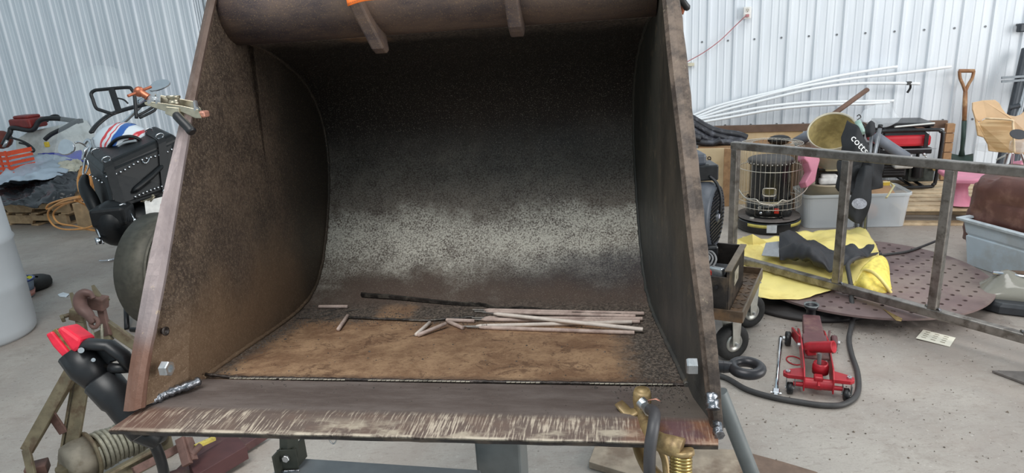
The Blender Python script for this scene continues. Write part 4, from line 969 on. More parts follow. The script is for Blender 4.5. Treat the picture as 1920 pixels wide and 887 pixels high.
# rear wheel, body, front wheel (mostly hidden)
m_ = MB(); m_.lathe([(.20, -.06), (.28, -.07), (.32, -.04), (.33, 0), (.32, .04), (.28, .07), (.20, .06)], (-2.52, 4.70, .33), (1, .3, 0), 36); m_.build('rear_wheel', M_TYRE, mo)
m_ = MB(); m_.lathe([(.24, -.05), (.31, -.05), (.335, 0), (.31, .05), (.24, .05)], (-2.95, 6.15, .335), (1, .3, 0), 36); m_.build('front_wheel', M_TYRE, mo)
m_ = MB(); m_.ball((-2.72, 5.35, .62), .26, 24, (.62, 1.6, .55), rotz(.3)); m_.build('seat', M_LEATH, mo)
m_ = MB(); m_.ball((-2.82, 5.7, .78), .2, 24, (.8, 1.4, .7), rotz(.3)); m_.build('fuel_tank', plain('bike_paint', (24, 26, 34), .2, 0, .05, 20, coat=1), mo)
m_ = MB(); m_.box((-2.76, 5.4, .36), (.30, .55, .34), rotz(.3)); m_.build('engine_block', plain('engine_alloy', (110, 110, 112), .4, .8), mo, bev=.03)
m_ = MB(); m_.tube([(-2.9, 6.12, .33), (-2.78, 5.8, .95)], .03, 10); m_.tube([(-3.02, 6.1, .33), (-2.9, 5.78, .95)], .03, 10); m_.build('fork', M_CHROME, mo)
# handlebar and clutch area left, with mirrors
m_ = MB(); m_.tube(spline([at(156, 300, 5.1), at(162, 278, 5.1), at(185, 258, 5.25), at(225, 235, 5.35), at(258, 205, 5.3), at(282, 178, 5.2)], 5), .014, 10); m_.build('handlebar', M_CHROME, mo)
m_ = MB(); m_.tube(spline([at(170, 250, 4.95), at(182, 234, 5.0), at(205, 216, 5.05), at(232, 206, 5.1), at(262, 198, 5.1), at(288, 192, 5.1)], 5), [.01]+[.024]*24+[.02], 8, flat=.5); m_.build('windscreen_trim', M_BLK, mo)
def mirror(cx, cy, t_, w_, h_, a, nm='mirror'):
    ol = []
    for k in range(20):
        th = k*math.pi/10; x = math.cos(th)*w_*(1-.25*math.sin(th)); y = math.sin(th)*h_; ol.append((x*math.cos(a)-y*math.sin(a), x*math.sin(a)+y*math.cos(a)))
    o_ = at(cx, cy, t_); m_ = MB(); m_.prism(ol, o_, RT, -UP*-1, .02); m = m_.build(nm, M_CHROME, mo, bev=.006)
    m_ = MB(); m_.prism([(x*.86, y*.86) for x, y in ol], o_+FW*-.004, RT, UP, .003); m_.build('mirror_glass', M_GLASSY, m); return m
mirror(126, 276, 5.0, .062, .060, .3); mirror(300, 160, 5.05, .085, .038, .35)
m_ = MB(); m_.tube(spline([at(141, 268, 5.02), at(150, 267, 5.05), at(162, 276, 5.1), at(160, 290, 5.1)], 4), .008, 8); m_.tube([at(288, 168, 5.06), at(272, 186, 5.15)], .008, 8); m_.build('mirror_stalk', M_CHROME, mo)
for L, r in (([(158, 270), (165, 262), (172, 272), (168, 284), (176, 292)], .012), ([(160, 296), (158, 310), (156, 325), (160, 335)], .008), ([(164, 300), (166, 312), (160, 326)], .006), ([(172, 262), (190, 280), (205, 288), (214, 284)], .010), ([(174, 258), (188, 272), (206, 280)], .007)):
    m_ = MB(); m_.tube(spline([at(x, y, 4.9) for x, y in L], 5), r, 8); m_.build('chrome_control', M_CHROME, mo)
# luggage rack loop behind: black bent tube with a flat centre bar
rk = [(212, 214), (190, 207), (180, 202), (174, 186), (171, 176), (177, 170), (190, 168), (238, 164), (247, 168), (252, 178), (254, 200), (256, 222)]
m_ = MB(); m_.tube(spline([at(x, y, 4.95) for x, y in rk], 4), .0125, 10); m_.build('backrest_hoop', M_BLK, mo)
m_ = MB(); m_.bar(at(209, 167, 4.94), at(223, 210, 4.94), .045, .008, FW); m_.build('backrest_bar', M_BLK, mo)
m_ = MB(); m_.tube(spline([at(220, 184, 4.9), at(232, 187, 4.9), at(240, 194, 4.9)], 4), .006, 6); m_.build('brake_lever', M_BLK, mo)
m_ = MB(); m_.tube(spline([at(256, 218, 4.95), at(275, 208, 5.0), at(289, 200, 5.05), at(290, 207, 5.05), at(262, 221, 4.95)], 3), .010, 8); m_.build('peg_bracket', M_BLK, mo)
m_ = MB(); m_.tube(spline([at(256, 196, 5.1), at(268, 188, 5.1), at(282, 182, 5.1), at(292, 186, 5.1)], 3), [.02, .03, .034, .034, .034, .034, .03, .03, .026, .02], 8); m_.build('brake_reservoir', M_CHROME, mo)
# clear windscreen
def ws(u, v): x = lerp(100+v*28, 290-v*45, u); y = lerp(300, 140, v)-18*math.sin(u*math.pi)*v; return at(x, y, 5.55+.25*(2*u-1)**2)
m_ = MB(); m_.grid(ws, 16, 10)
gl = NT('clear_acrylic', .05); gl.b.inputs['Base Color'].default_value = (.9, .95, .97, 1); gl.b.inputs['Alpha'].default_value = .10; M_CLEARA = gl.m
m_.build('windscreen', M_CLEARA, mo, thick=.003)
m_ = MB(); m_.tube(spline([fl(186, 489, .02), fl(205, 488, .015), fl(222, 483, .02), fl(232, 472, .12), at(240, 452, 4.9)], 4), [.008]*4+[.012]*12+[.010], 8, flat=.7); m_.build('kickstand', M_CHROME, mo)

# ---- helmet resting on the trunk
hm = thing('motorcycle_helmet', 'white, blue and red striped full-face helmet resting on the motorcycle trunk', 'helmet', at(228, 276, 4.72))
hc = at(229, 268, 4.78)
t = NT('helmet_shell', .22); t.b.inputs['Coat Weight'].default_value = .6
X, Y, Z = t.xyz(); n1 = t.noise(9, 2)
dg = t.math('ADD', t.math('ADD', t.math('MULTIPLY', X, .9), t.math('MULTIPLY', Z, -.5)), t.math('MULTIPLY', n1, .06))
c = rgb((222, 228, 234))
def band(lo, hi): return t.math('MULTIPLY', t.step(dg, lo, lo+.006), t.math('SUBTRACT', 1.0, t.step(dg, hi, hi+.006)))
top = t.step(t.math('ADD', Z, t.math('MULTIPLY', n1, .05)), .205, .215)
st_ = t.math('MULTIPLY', t.step(t.math('SINE', t.math('MULTIPLY', dg, 150), .5), .0, .1), t.math('MULTIPLY', band(-.10, -.035), t.math('SUBTRACT', 1.0, top)))
c = t.mix(band(-.02, .035), c, rgb((40, 92, 170)))
c = t.mix(t.math('MULTIPLY', top, t.step(dg, -.16, -.15)), c, rgb((38, 84, 150)))
c = t.mix(t.math('MULTIPLY', band(.045, .075), top), c, rgb((232, 236, 240)))
c = t.mix(st_, c, rgb((214, 62, 66)))
c = t.mix(band(.09, .115), c, rgb((206, 48, 58)))
t.color(c); M_HELM = t.m
m_ = MB(); m_.ball(hc, .165, 36, (1.22, .98, .88), Matrix.Rotation(-.12, 3, 'Y') @ rotz(-.2)); m_.build('shell', M_HELM, hm)
m_ = MB(); ax = (EYE-hc).normalized()
def hp(x, y, d): return at(x, y, (hc-EYE).dot(FW)-d)
m_.tube(spline([hp(200, 287, .15), hp(206, 273, .16), hp(222, 260, .165), hp(245, 256, .16), hp(262, 262, .13), hp(266, 272, .1)], 5), .020, 8, flat=.6); m_.build('visor_trim', M_LEATH, hm)
plate([(205, 287), (212, 272), (228, 263), (248, 260), (262, 268), (262, 276), (240, 284), (215, 289)], 4.78-.150, .04, 'visor_opening', M_BLK, hm, .01)
m_ = MB(); m_.tube(spline([hp(222, 283, .175), hp(224, 273, .18), hp(236, 267, .18), hp(256, 264, .165)], 4), .009, 6); m_.tube(spline([hp(172, 262, .10), hp(176, 276, .12), hp(190, 287, .14), hp(204, 289, .16)], 4), .010, 8); m_.build('chrome_piping', M_GREYL, hm)

# ---- round floor fan
fc = at(322, 504, 4.12); fx = (at(360, 503, 4.3)-fc); fx = (fx-V((0, 0, fx.z))).normalized(); fz_ = V((0, 0, 1)); fn_ = -fx.cross(fz_)
M_FAN = plain('dark_fan_wire', (84, 80, 70), .5, .3, .2, 30); M_FANB = plain('fan_inner_dark', (50, 48, 44), .7)
t = thing('drum_fan', 'large round dark wire-guard floor fan left of the bucket', 'fan', V((fc.x, fc.y, 0)))
def fp(r, a, d=0): return fc+fx*math.cos(a)*r+fz_*math.sin(a)*r+fn_*d
FR = .345
m_ = MB(); m_.lathe([(FR, .10), (FR, -.10)], fc, fn_, 56, x=fx); m_.build('drum', M_FAN, t, thick=.006)
m_ = MB()
for i in range(20):
    r = .05+i*(FR-.05)/19; d = -.10-.035*math.cos(i/19*1.4)
    m_.tube([fp(r, k*math.pi/28, d) for k in range(56)], (.0036 if i < 19 else .008), 4, closed=True)
m_.build('guard_ring', M_FAN, t)
for k in range(8):
    a = k*math.pi/4+.05; m_ = MB(); m_.tube([fp(.05, a, -.14), fp(.2, a, -.132), fp(FR, a, -.103)], .003, 4); m_.build('guard_spoke', M_GREYP if k in (3, 4) else M_FAN, t)
m_ = MB(); m_.lathe([(.0001, .09), (FR-.01, .09), (FR-.01, .085), (.0001, .085)], fc, fn_, 40); m_.build('back_plate', M_FANB, t)
m_ = MB(); m_.lathe([(.0001, -.08), (.05, -.08), (.06, -.05), (.06, .05)], fc, fn_, 24); m_.build('motor_hub', M_FANB, t)
for k in range(4):
    a = k*math.pi/2+.5; m_ = MB(); m_.grid(lambda u, v: fp(.06+.22*u, a+(v-.5)*.9, -.03+.06*v), 5, 5); m_.build('blade', M_FANB, t, thick=.004)
for a in (-2.2, -.9):
    p = fp(FR+.01, a); m_ = MB(); m_.tube([p, V((p.x, p.y, .015)), V((p.x+fn_.x*.2, p.y+fn_.y*.2, .015))] if False else [p+V((0, 0, .12)), p, V((p.x, p.y, .014))], .013, 8); m_.build('leg', M_BLK, t)
    m_ = MB(); m_.tube([V((p.x-fn_.x*.2, p.y-fn_.y*.2, .014)), V((p.x+fn_.x*.2, p.y+fn_.y*.2, .014))], .014, 8); m_.build('foot_rail', M_BLK, t)
m_ = MB(); lf = fl(238, 618); m_.tube([at(236, 566, 4.22), lf+V((0, 0, .0))], .015, 8); m_.build('leg', M_BLK, t)

# ---- hand winch on an angle-iron stand, lower left
M_RUSTO = plain('olive_rust_steel', (116, 106, 84), .65, .2, .22, 18, .4, dirt=(84, 64, 48), dscale=14)
M_RUSTR = plain('reddish_rust', (110, 82, 74), .7, .1, .22, 24, .4, dirt=(84, 62, 54), dscale=14)
M_MAROON = plain('maroon_paint_steel', (88, 58, 58), .55, .1, .2, 16, .3, dirt=(112, 96, 78), dscale=7)
M_ROPE = plain('wire_rope', (152, 148, 132), .6, .4, .2, 60, .3)
wn = thing('winch_frame', 'rusty cable winch on an angle-iron stand beside the left end of the bucket', 'winch', fl(200, 900))
T = 2.45
def wp(x, y, d=0): return at(x, y, T+d)
def bar(nm, pts, w_, h_, mt, upv=None, par=None, bev=.002):
    m_ = MB()
    for a, b_ in zip(pts[:-1], pts[1:]): m_.bar(a, b_, w_, h_, upv or FW)
    return m_.build(nm, mt, par or wn, bev=bev)
bar('frame_leg', [wp(155, 655, .05), wp(49, 846)], .044, .012, M_RUSTO); bar('frame_leg', [wp(164, 662, .07), wp(52, 852, .03)], .010, .05, M_RUSTO)
bar('frame_leg', [wp(49, 842), wp(60, 890, -.02), wp(64, 920, -.02)], .03, .012, M_RUSTO)
bar('frame_leg', [wp(168, 640, .10), wp(128, 880, .06), wp(126, 910, .06)], .050, .014, M_RUSTO); bar('frame_leg', [wp(156, 640, .12), wp(112, 900, .08)], .010, .05, M_RUSTO)
bar('cross_brace', [wp(90, 768, .04), wp(120, 812, .07)], .032, .010, M_RUSTR)
bar('rail', [wp(195, 606, .12), wp(262, 652, .14), wp(320, 690, .18)], .036, .03, M_RUSTO)
bar('crown_plate', [wp(140, 656, .08), wp(206, 625, .12)], .05, .05, M_RUSTO)
bar('upright', [wp(150, 598, .09), wp(160, 645, .08)], .030, .02, M_RUSTO); bar('upright', [wp(190, 578, .12), wp(202, 630, .10)], .026, .02, M_RUSTR)
for x0, y0, x1, y1 in ((133, 549, 147, 583), (174, 535, 186, 560)):
    m_ = MB(); m_.tube([wp(x0, y0, .1), wp(x1, y1, .1)], [.006, .016], 4); m_.build('spike', M_RUSTO, wn)
m_ = MB(); m_.box(wp(150, 588, .09), (.055, .05, .045), Matrix.Rotation(.3, 3, 'Y')); m_.build('bolt_lug', M_RUSTO, wn, bev=.003)
m_ = MB(); m_.box(wp(184, 567, .10), (.060, .05, .050), Matrix.Rotation(.25, 3, 'Y')); m_.build('bolt_lug', M_RUSTR, wn, bev=.006)
m_ = MB(); m_.cyl(wp(118, 594, .06), wp(150, 584, .09), .008, 12); m_.cyl(wp(184, 566, .1), wp(205, 559, .12), .008, 12); m_.build('cross_bolt', M_RUSTO, wn)
hexnut(wp(121, 596, .06), (wp(110, 600, .05)-wp(121, 596, .06)), .016, .012, .3).build('hex_nut', M_RUSTO, wn)
m_ = MB(); pts = spline([wp(176, 606, .04), wp(166, 590, .04), wp(153, 577, .04), wp(150, 560, .04), wp(158, 550, .04), wp(170, 552, .04), wp(175, 560, .04)], 5); n_ = len(pts)
m_.tube(pts, [.011+.013*math.sin(min(1, i/(n_-1)*1.15)*math.pi)**.7 for i in range(n_)], 12, flat=.8); m_.build('hook', plain('hook_rust', (104, 78, 72), .55, .2, .15, 20), wn)
m_ = MB(); c_ = wp(177, 605, .04); m_.tube([c_+RT*math.cos(a)*.014+UP*math.sin(a)*.018 for a in [k*math.pi/8 for k in range(16)]], .008, 8, closed=True); m_.build('hook_eye', M_RUSTR, wn)
for x in (173, 190): m_ = MB(); m_.tube([wp(x, 608, .05), wp(x+2, 640, .06), wp(x+3, 700, .08)], .005, 8); m_.build('cable_leg', M_ROPE, wn)
m_ = MB(); m_.tube(spline([wp(205, 690, .1), wp(208, 720, .12), wp(214, 745, .16)], 3), .008, 8); m_.build('cable_leg', M_ROPE, wn)
# drum with wire rope
d0, d1 = wp(120, 875, .02), wp(300, 795, .30); da = (d1-d0).normalized(); L = (d1-d0).length
m_ = MB(); m_.lathe([(.0001, 0), (.05, 0), (.07, .01), (.078, .04), (.080, .085), (.0001, .085)], d0, da, 28); m_.build('gear_housing', plain('grey_rust_alloy', (136, 128, 114), .6, .3, .22, 16, .3, dirt=(98, 84, 64), dscale=12), wn)
m_ = MB(); m_.lathe([(.0001, .085), (.092, .085), (.092, .095), (.0001, .095)], d0, da, 28); m_.lathe([(.0001, L-.02), (.088, L-.02), (.088, L-.01), (.0001, L-.01)], d0, da, 28); m_.build('drum_flange', M_RUSTO, wn)
m_ = MB(); m_.lathe([(.05, .09), (.05, L-.02)], d0, da, 20); m_.build('drum_core', M_RUSTO, wn)
X_ = da.orthogonal().normalized(); Y_ = da.cross(X_); turns = 13
m_ = MB(); N_ = turns*20
m_.tube([d0+da*(.102+(L-.13)*i/N_)+(X_*math.cos(i/20*2*math.pi)+Y_*math.sin(i/20*2*math.pi))*(.066+.004*math.sin(i*.05)) for i in range(N_+1)], .0085, 6); m_.build('wire_rope', M_ROPE, wn)
m_ = MB(); m_.box(wp(70, 878, .05), (.07, .06, .04), rotz(.4)); m_.build('bolt_lug', M_RUSTR, wn, bev=.004)
# channel rails and maroon base
m_ = MB(); g0, g1 = wp(196, 892, -.02), wp(300, 836, .12); m_.bar(g0, g1, .05, .012, (0, .5, 1)); m_.bar(g0-V((0, .02, .03)), g1-V((0, .02, .03)), .010, .05, (0, .5, 1)); m_.build('deck_rail', M_RUSTO, wn, bev=.002)
bar('deck_rail', [wp(250, 884, .0), wp(362, 826, .18)], .03, .02, M_RUSTR)
bar('clevis_post', [wp(338, 822, .12), wp(352, 872, .08)], .034, .022, M_RUSTR); bar('clevis_post', [wp(352, 820, .13), wp(366, 862, .1)], .010, .03, M_RUSTR)
m_ = MB(); m_.cyl(wp(358, 853, .1), wp(376, 836, .14), .013, 14); m_.build('drum_pin', M_RUSTR, wn)
m_ = MB(); m_.bar(wp(366, 838, .15), wp(402, 822, .22), .020, .012); m_.build('yellow_clip', plain('yellow_chip', (196, 176, 84), .6, 0, .3, 40, dirt=(90, 80, 60), dscale=20), wn)
q_ = [fl(250, 905, .05), fl(330, 880, .05), fl(400, 812, .05), fl(505, 806, .05), fl(440, 846, .05), fl(330, 920, .05)]
slab(q_, .035, 'base_plate', M_MAROON, wn)
q_ = [fl(355, 862, .12), fl(372, 890, .12), fl(470, 836, .12), fl(450, 812, .12)]
slab([fl(352, 866, .085), fl(366, 892, .085), fl(462, 836, .085), fl(440, 812, .085)], .06, 'base_block', plain('maroon_block', (84, 52, 52), .6, .1, .12, 20), wn)
for x, y in ((60, 905), (126, 905), (330, 905)):
    p = wp(x, y, .0); m_ = MB(); m_.bar(V((p.x, p.y, p.z+.03)), V((p.x, p.y, 0)), .03, .03, (0, 1, 0)); m_.build('foot', M_RUSTO, wn)
for p in (d0, d1): m_ = MB(); m_.cyl(p, V((p.x, p.y, 0)), .03, 12); m_.build('foot', M_RUSTO, wn)
# ================================================================== right side
def zat(p, y):
    """height above the floor point p at which the picture row y is met"""
    lo, hi = -0.2, 2.5
    for _ in range(40):
        mid = (lo+hi)/2; q = V((p.x, p.y, mid))-EYE; yy = 443.5-FPX*q.dot(UP)/q.dot(FW)
        if yy > y: lo = mid
        else: hi = mid
    return lo
# ---- welded steel tube frame standing on the floor
M_TUBE = plain('mill_steel_tube', (146, 140, 134), .35, .75, .2, 24, .1, dirt=(96, 88, 80), dscale=14)
F = [fl(x, y, .130) for x, y in ((1372, 482), (1560, 540), (1741, 590), (1930, 636), (2120, 684))]
Hh = .80
tf = thing('tube_rack', 'long welded frame of square steel tube standing upright before the heater', 'metal frame', fl(1560, 540))
fd = (F[3]-F[0]).normalized(); F = [F[0]+fd*(p-F[0]).dot(fd) for p in F]
tops = []
for (x, y), p in zip(((1377, 270), (1590, 287), (1784, 306), (1990, 326), (2160, 345)), F): z = zat(p, y); tops.append(z)
a_, b_ = V((F[0].x, F[0].y, tops[0]-.01)), V((F[2].x, F[2].y, tops[2]-.01))
ext = (F[4]-F[0]).length/(F[2]-F[0]).length
m_ = MB(); m_.bar(a_-fd*.025, a_.lerp(b_, ext), .045, .045); m_.build('top_rail', M_TUBE, tf, bev=.005)
m_ = MB(); m_.bar(F[0]-fd*.30, F[4], .045, .045); m_.build('bottom_rail', M_TUBE, tf, bev=.005)
for p in F:
    k = (p-F[0]).length/(F[2]-F[0]).length; q = a_.lerp(b_, k)
    m_ = MB(); m_.bar(p+V((0, 0, .02)), q-V((0, 0, .02)), .042, .042, fd); m_.build('upright', M_TUBE, tf, bev=.004)
    m_ = MB(); m_.tube([p+fd*.024+V((0, -.02, .026)), p+fd*.024+V((0, .02, .026))], .006, 6); m_.tube([p-fd*.024+V((0, -.02, .026)), p-fd*.024+V((0, .02, .026))], .005, 6); m_.build('weld_bead', M_WELD, tf)

# ---- perforated round plate
DC = (fl(1640, 593, .085)+fl(1640, 447, .085))/2; DR = (fl(1640, 593, .085)-fl(1640, 447, .085)).length/2
DC = V((DC.x-.09, DC.y, .075)); DR = .675
M_DISC = plain('brown_rust_plate', (124, 104, 102), .55, .25, .2, 7, .15, dirt=(148, 132, 124), dscale=3)
m_ = MB(); m_.lathe([(.0001, 0), (DR, 0), (DR, .012), (.0001, .012)], DC, (0, 0, 1), 96, False)
cut = MB(); sp = .083; ca = -.35; nh = 0
for i in range(-12, 13):
    for j in range(-12, 13):
        x = (i+(j % 2)*.5)*sp; y = j*sp*.866; xr, yr = x*math.cos(ca)-y*math.sin(ca), x*math.sin(ca)+y*math.cos(ca)
        if math.hypot(xr, yr) < DR-.045: cut.lathe([(.0001, -.02), (.0125, -.02), (.0125, .04), (.0001, .04)], DC+V((xr, yr, 0)), (0, 0, 1), 10, False); nh += 1
dt = thing('perforated_plate', 'large round rusty steel plate full of drilled holes lying on the floor', 'steel plate', (DC.x, DC.y, 0))
def clean(o):
    bm_ = __import__('bmesh').new(); bm_.from_mesh(o.data); __import__('bmesh').ops.remove_doubles(bm_, verts=bm_.verts, dist=.0003); __import__('bmesh').ops.recalc_face_normals(bm_, faces=bm_.faces); bm_.to_mesh(o.data); bm_.free()
od = m_.build('plate', M_DISC, dt); oc_ = cut.build('cutter', M_DISC, dt); clean(od); clean(oc_)
bo = od.modifiers.new('b', 'BOOLEAN'); bo.operation = 'DIFFERENCE'; bo.solver = 'FAST'; bo.object = oc_
dg = bpy.context.evaluated_depsgraph_get(); dg.update(); me = bpy.data.meshes.new_from_object(od.evaluated_get(dg)); od.modifiers.clear(); od.data = me; bpy.data.objects.remove(oc_)
m_ = MB(); m_.lathe([(DR-.26, -.074), (DR-.26, 0), (DR-.24, 0), (DR-.24, -.074)], DC, (0, 0, 1), 64); m_.build('support_ring', plain('black_iron', (40, 38, 38), .7), dt)
m_ = MB(); m_.lathe([(.0001, -.070), (DR-.27, -.070), (DR-.27, -.074), (.0001, -.074)], DC, (0, 0, 1), 48); m_.build('base_sheet', plain('black_iron_b', (34, 33, 33), .8), dt)
# smaller dark plate lying beneath on the left
c_ = fl(1470, 560); m_ = MB(); m_.lathe([(.0001, 0), (.42, 0), (.42, .022), (.0001, .022)], V((c_.x+.15, c_.y+.05, .002)), (0, 0, 1), 64)
tag(m_.build('dark_floor_plate', plain('dark_plate', (54, 50, 50), .6, .2)), 'dark thin round plate showing under the yellow sheet', 'steel plate')

# ---- yellow vinyl sheet with black cloth on it
M_YEL = plain('yellow_vinyl', (250, 228, 140), .5, 0, .07, 6, .08, dirt=(214, 188, 104), dscale=3)
M_YELD = plain('yellow_vinyl_worn', (236, 214, 104), .55, 0, .16, 40, .1)
def fz_row(pts): return [fl(x, y, z) for x, y, z in pts]
def drape2(rows, name, mt, nu=44, nv=26, amp=.012, fs=5, seed=0, thick=.003, par=None, flat_front=False):
    R_ = [spline(fz_row(r_), 8) for r_ in rows]
    def samp(L, u): f_ = u*(len(L)-1); i = min(int(f_), len(L)-2); return L[i].lerp(L[i+1], f_-i)
    def fn(u, v):
        c_ = spline([samp(L, u) for L in R_], 6); p = samp(c_, v)
        cr = abs(mnoise.noise(V((p.x*fs+seed, p.y*fs*.6, 0))))+.5*abs(mnoise.noise(V((p.x*fs*2.3+seed, p.y*fs*1.7, 3))))
        return p+V((0, 0, max(-p.z*.5, amp*(1-.8*v if flat_front else 1)*(cr*2-.6))))
    m_ = MB(); m_.grid(fn, nu, nv); return m_.build(name, mt, par, thick=thick)
o = drape2([[(1392, 442, .10), (1440, 446, .12), (1500, 437, .10), (1560, 430, .14), (1622, 425, .15)],
            [(1388, 470, .10), (1440, 470, .12), (1510, 462, .11), (1570, 450, .15), (1640, 452, .13)],
            [(1380, 500, .095), (1440, 492, .11), (1510, 492, .11), (1580, 485, .14), (1648, 476, .13)],
            [(1385, 530, .095), (1440, 520, .095), (1520, 528, .098), (1590, 522, .105), (1640, 500, .13)],
            [(1390, 556, .095), (1440, 560, .095), (1500, 560, .096), (1540, 550, .10), (1602, 532, .10)]], 'yellow_sheet', M_YEL, amp=.036, fs=4.6, nu=60, nv=40, flat_front=True)
tag(o, 'crumpled yellow vinyl sheet spread over the floor before the heater', 'vinyl sheet')
# folded flap of the same sheet standing up at the left, and the rolled cuff at the right
m_ = MB(); fl_ = [fl(1383, 449, .12), fl(1411, 439, .20), fl(1440, 455, .14), fl(1436, 470, .10), fl(1398, 493, .10), fl(1378, 498, .10)]
m_.add([fl_[0], fl_[1], fl_[2], fl_[3], fl_[4], fl_[5], fl(1412, 462, .12)], [(0, 1, 6), (1, 2, 6), (2, 3, 6), (3, 4, 6), (4, 5, 6), (5, 0, 6)]); m_.build('folded_flap', M_YEL, o, thick=.004, bev=0)
rows = [[(1600, 535, .10), (1612, 512, .15), (1628, 490, .20), (1650, 478, .21), (1664, 490, .18), (1668, 510, .14)],
        [(1602, 545, .07), (1618, 530, .14), (1636, 515, .17), (1655, 508, .18), (1668, 520, .14), (1668, 535, .10)],
        [(1612, 552, .03), (1626, 552, .08), (1645, 546, .10), (1660, 545, .10), (1672, 548, .07), (1675, 556, .04)],
        [(1618, 557, .02), (1632, 560, .02), (1648, 562, .02), (1664, 562, .02), (1672, 560, .02), (1676, 556, .03)]]
drape2(rows, 'rolled_cuff', M_YELD, nu=26, nv=20, amp=.012, fs=9, par=o)
m_ = MB(); m_.tube(spline([fl(1606, 530, .11), fl(1618, 508, .17), (fl(1634, 510, .19)), fl(1648, 520, .18), fl(1664, 540, .12), fl(1674, 556, .05)], 5), .010, 8); m_.build('cuff_hem', M_YEL, o)
M_BCLOTH = plain('black_cloth', (44, 44, 48), .6, 0, .25, 12, .4)
o = drape2([[(1462, 432, .22), (1490, 440, .22), (1530, 452, .22), (1556, 464, .20), (1600, 466, .20), (1638, 464, .18)],
            [(1461, 452, .19), (1495, 462, .24), (1530, 470, .25), (1560, 478, .20), (1600, 478, .19), (1637, 474, .17)],
            [(1461, 474, .17), (1500, 482, .20), (1530, 488, .21), (1560, 498, .18), (1590, 490, .18), (1620, 482, .17)],
            [(1462, 485, .15), (1500, 490, .15), (1528, 499, .16), (1558, 506, .16), (1580, 496, .17), (1610, 486, .17)]], 'black_cloth', M_BCLOTH, amp=.035, fs=7, nu=56, nv=26)
tag(o, 'rumpled black cloth lying across the yellow sheet', 'cloth')
m_ = MB(); q_ = [fl(1428, 478, .17), fl(1436, 455, .17), fl(1461, 452, .17), fl(1461, 481, .17)]
tag(slab(q_, .006, 'grey_folder', plain('grey_card', (150, 152, 156), .6, 0, .1, 60)), 'flat grey sheet tucked between yellow sheet and black cloth', 'card')

# ---- kerosene heater
M_HBLK = plain('heater_black', (26, 26, 27), .25, .1, .2, 30, coat=.3)
M_HTOP = plain('heater_grey_top', (104, 96, 92), .6, .2, .2, 18)
M_WIRE = plain('heater_wire', (214, 206, 194), .3, .8, .08, 30)
hc = fl(1439, 426); ht = thing('kerosene_heater', 'round black kerosene heater inside a chrome wire cage', 'heater', hc)
ztray = zat(hc, 402); 
def z_(y): return zat(hc, y)
TR = .237
m_ = MB(); m_.lathe([(.0001, .0), (.215, .0), (.235, .015), (.24, .05), (.238, .085)], hc, (0, 0, 1), 48); m_.lathe([(.238, .085), (.225, .10), (.0001, .103)], hc, (0, 0, 1), 48); m_.build('base_pan', M_HBLK, ht)
m_ = MB(); m_.lathe([(.236, .104), (.232, .112), (.0001, .114)], hc, (0, 0, 1), 48); m_.build('pan_top', M_HTOP, ht)
m_ = MB()
for a0, a1 in ((-2.6, -1.75), (-1.2, -.5)): m_.lathe([(.2405, .058), (.2400, .082)], hc, (0, 0, 1), 10, a0=a0, a1=a1, x=(1, 0, 0))
m_.build('yellow_label', plain('yellow_label', (206, 190, 96), .5), ht, thick=.001)
zb0, zb1, zb2, zb3 = .112, z_(388)-.01, z_(305), z_(292)
m_ = MB(); m_.lathe([(.17, zb0), (.172, zb0+.02), (.172, .235), (.165, .245), (.155, .248)], hc, (0, 0, 1), 48); m_.build('fuel_tank_shell', M_HBLK, ht)
m_ = MB(); m_.lathe([(.151, .245), (.150, zb2)], hc, (0, 0, 1), 48); m_.build('burner_shroud', M_HBLK, ht)
m_ = MB(); m_.lathe([(.155, zb2), (.168, zb2+.002), (.170, zb2+.03), (.155, zb2+.04), (.0001, zb2+.045)], hc, (0, 0, 1), 48); m_.build('top_cap', plain('cap_dark', (70, 66, 64), .5, .3), ht)
m_ = MB()
for i in range(30):
    a = i*2*math.pi/30; m_.ball(hc+V((math.cos(a)*.171, math.sin(a)*.171, zb2+.012)), .006, 6)
tag(m_.build('vent_hole', plain('vent_bright', (190, 186, 180), .4, .5), ht), kind='stuff')
m_ = MB(); m_.lathe([(.1725, .236), (.1735, .246), (.1725, .25)], hc, (0, 0, 1), 48); m_.build('chrome_band', M_WIRE, ht)
CR = .233
fd_ = V((EYE.x-hc.x, EYE.y-hc.y, 0)).normalized(); sd_ = V((-fd_.y, fd_.x, 0))    # front of the heater, its left as we see it is -sd_
zc1 = z_(268)
def cp(a, r, z): return hc + (fd_*math.cos(a)+sd_*math.sin(a))*r + V((0, 0, z))
for z in (.20, .245, zb2-.03, zc1):
    m_ = MB(); rr = CR if z < zc1 else CR-.01
    m_.tube([cp(k*math.pi/24, rr, z) for k in range(48)], .0026, 6, closed=True); m_.build('cage_ring', M_WIRE, ht)
m_ = MB()
for i in range(42):
    a = i*2*math.pi/42
    m_.tube([cp(a, CR, .19), cp(a, CR, zc1-.02), cp(a, CR-.02, zc1), cp(a, CR-.09, zc1+.004)], .0014, 5)
tag(m_.build('cage_wire', M_WIRE, ht), kind='stuff')
m_ = MB(); m_.tube([cp(k*math.pi/24, CR-.09, zc1+.004) for k in range(48)], .002, 5, closed=True); m_.build('cage_ring', M_WIRE, ht)
m_ = MB(); m_.tube(spline([cp(1.57, CR+.005, z_(315)), cp(1.5, CR+.05, z_(313)), cp(1.45, CR+.06, z_(330)), cp(1.2, CR+.03, z_(352)), cp(.6, CR+.03, z_(362)), cp(.35, CR+.03, z_(360)), cp(.2, CR+.03, z_(367)), cp(-.2, CR+.03, z_(367)), cp(-.35, CR+.03, z_(360)), cp(-.7, CR+.03, z_(360)), cp(-1.2, CR+.02, z_(345)), cp(-1.5, CR+.01, z_(335))], 5), .0045, 6); m_.build('bail_handle', M_WIRE, ht)
def front(x0, y0, r, z): return hc + (fd_*math.sqrt(max(0, r*r-x0*x0))+sd_*x0) + V((0, 0, z+y0))
wz = z_(352)
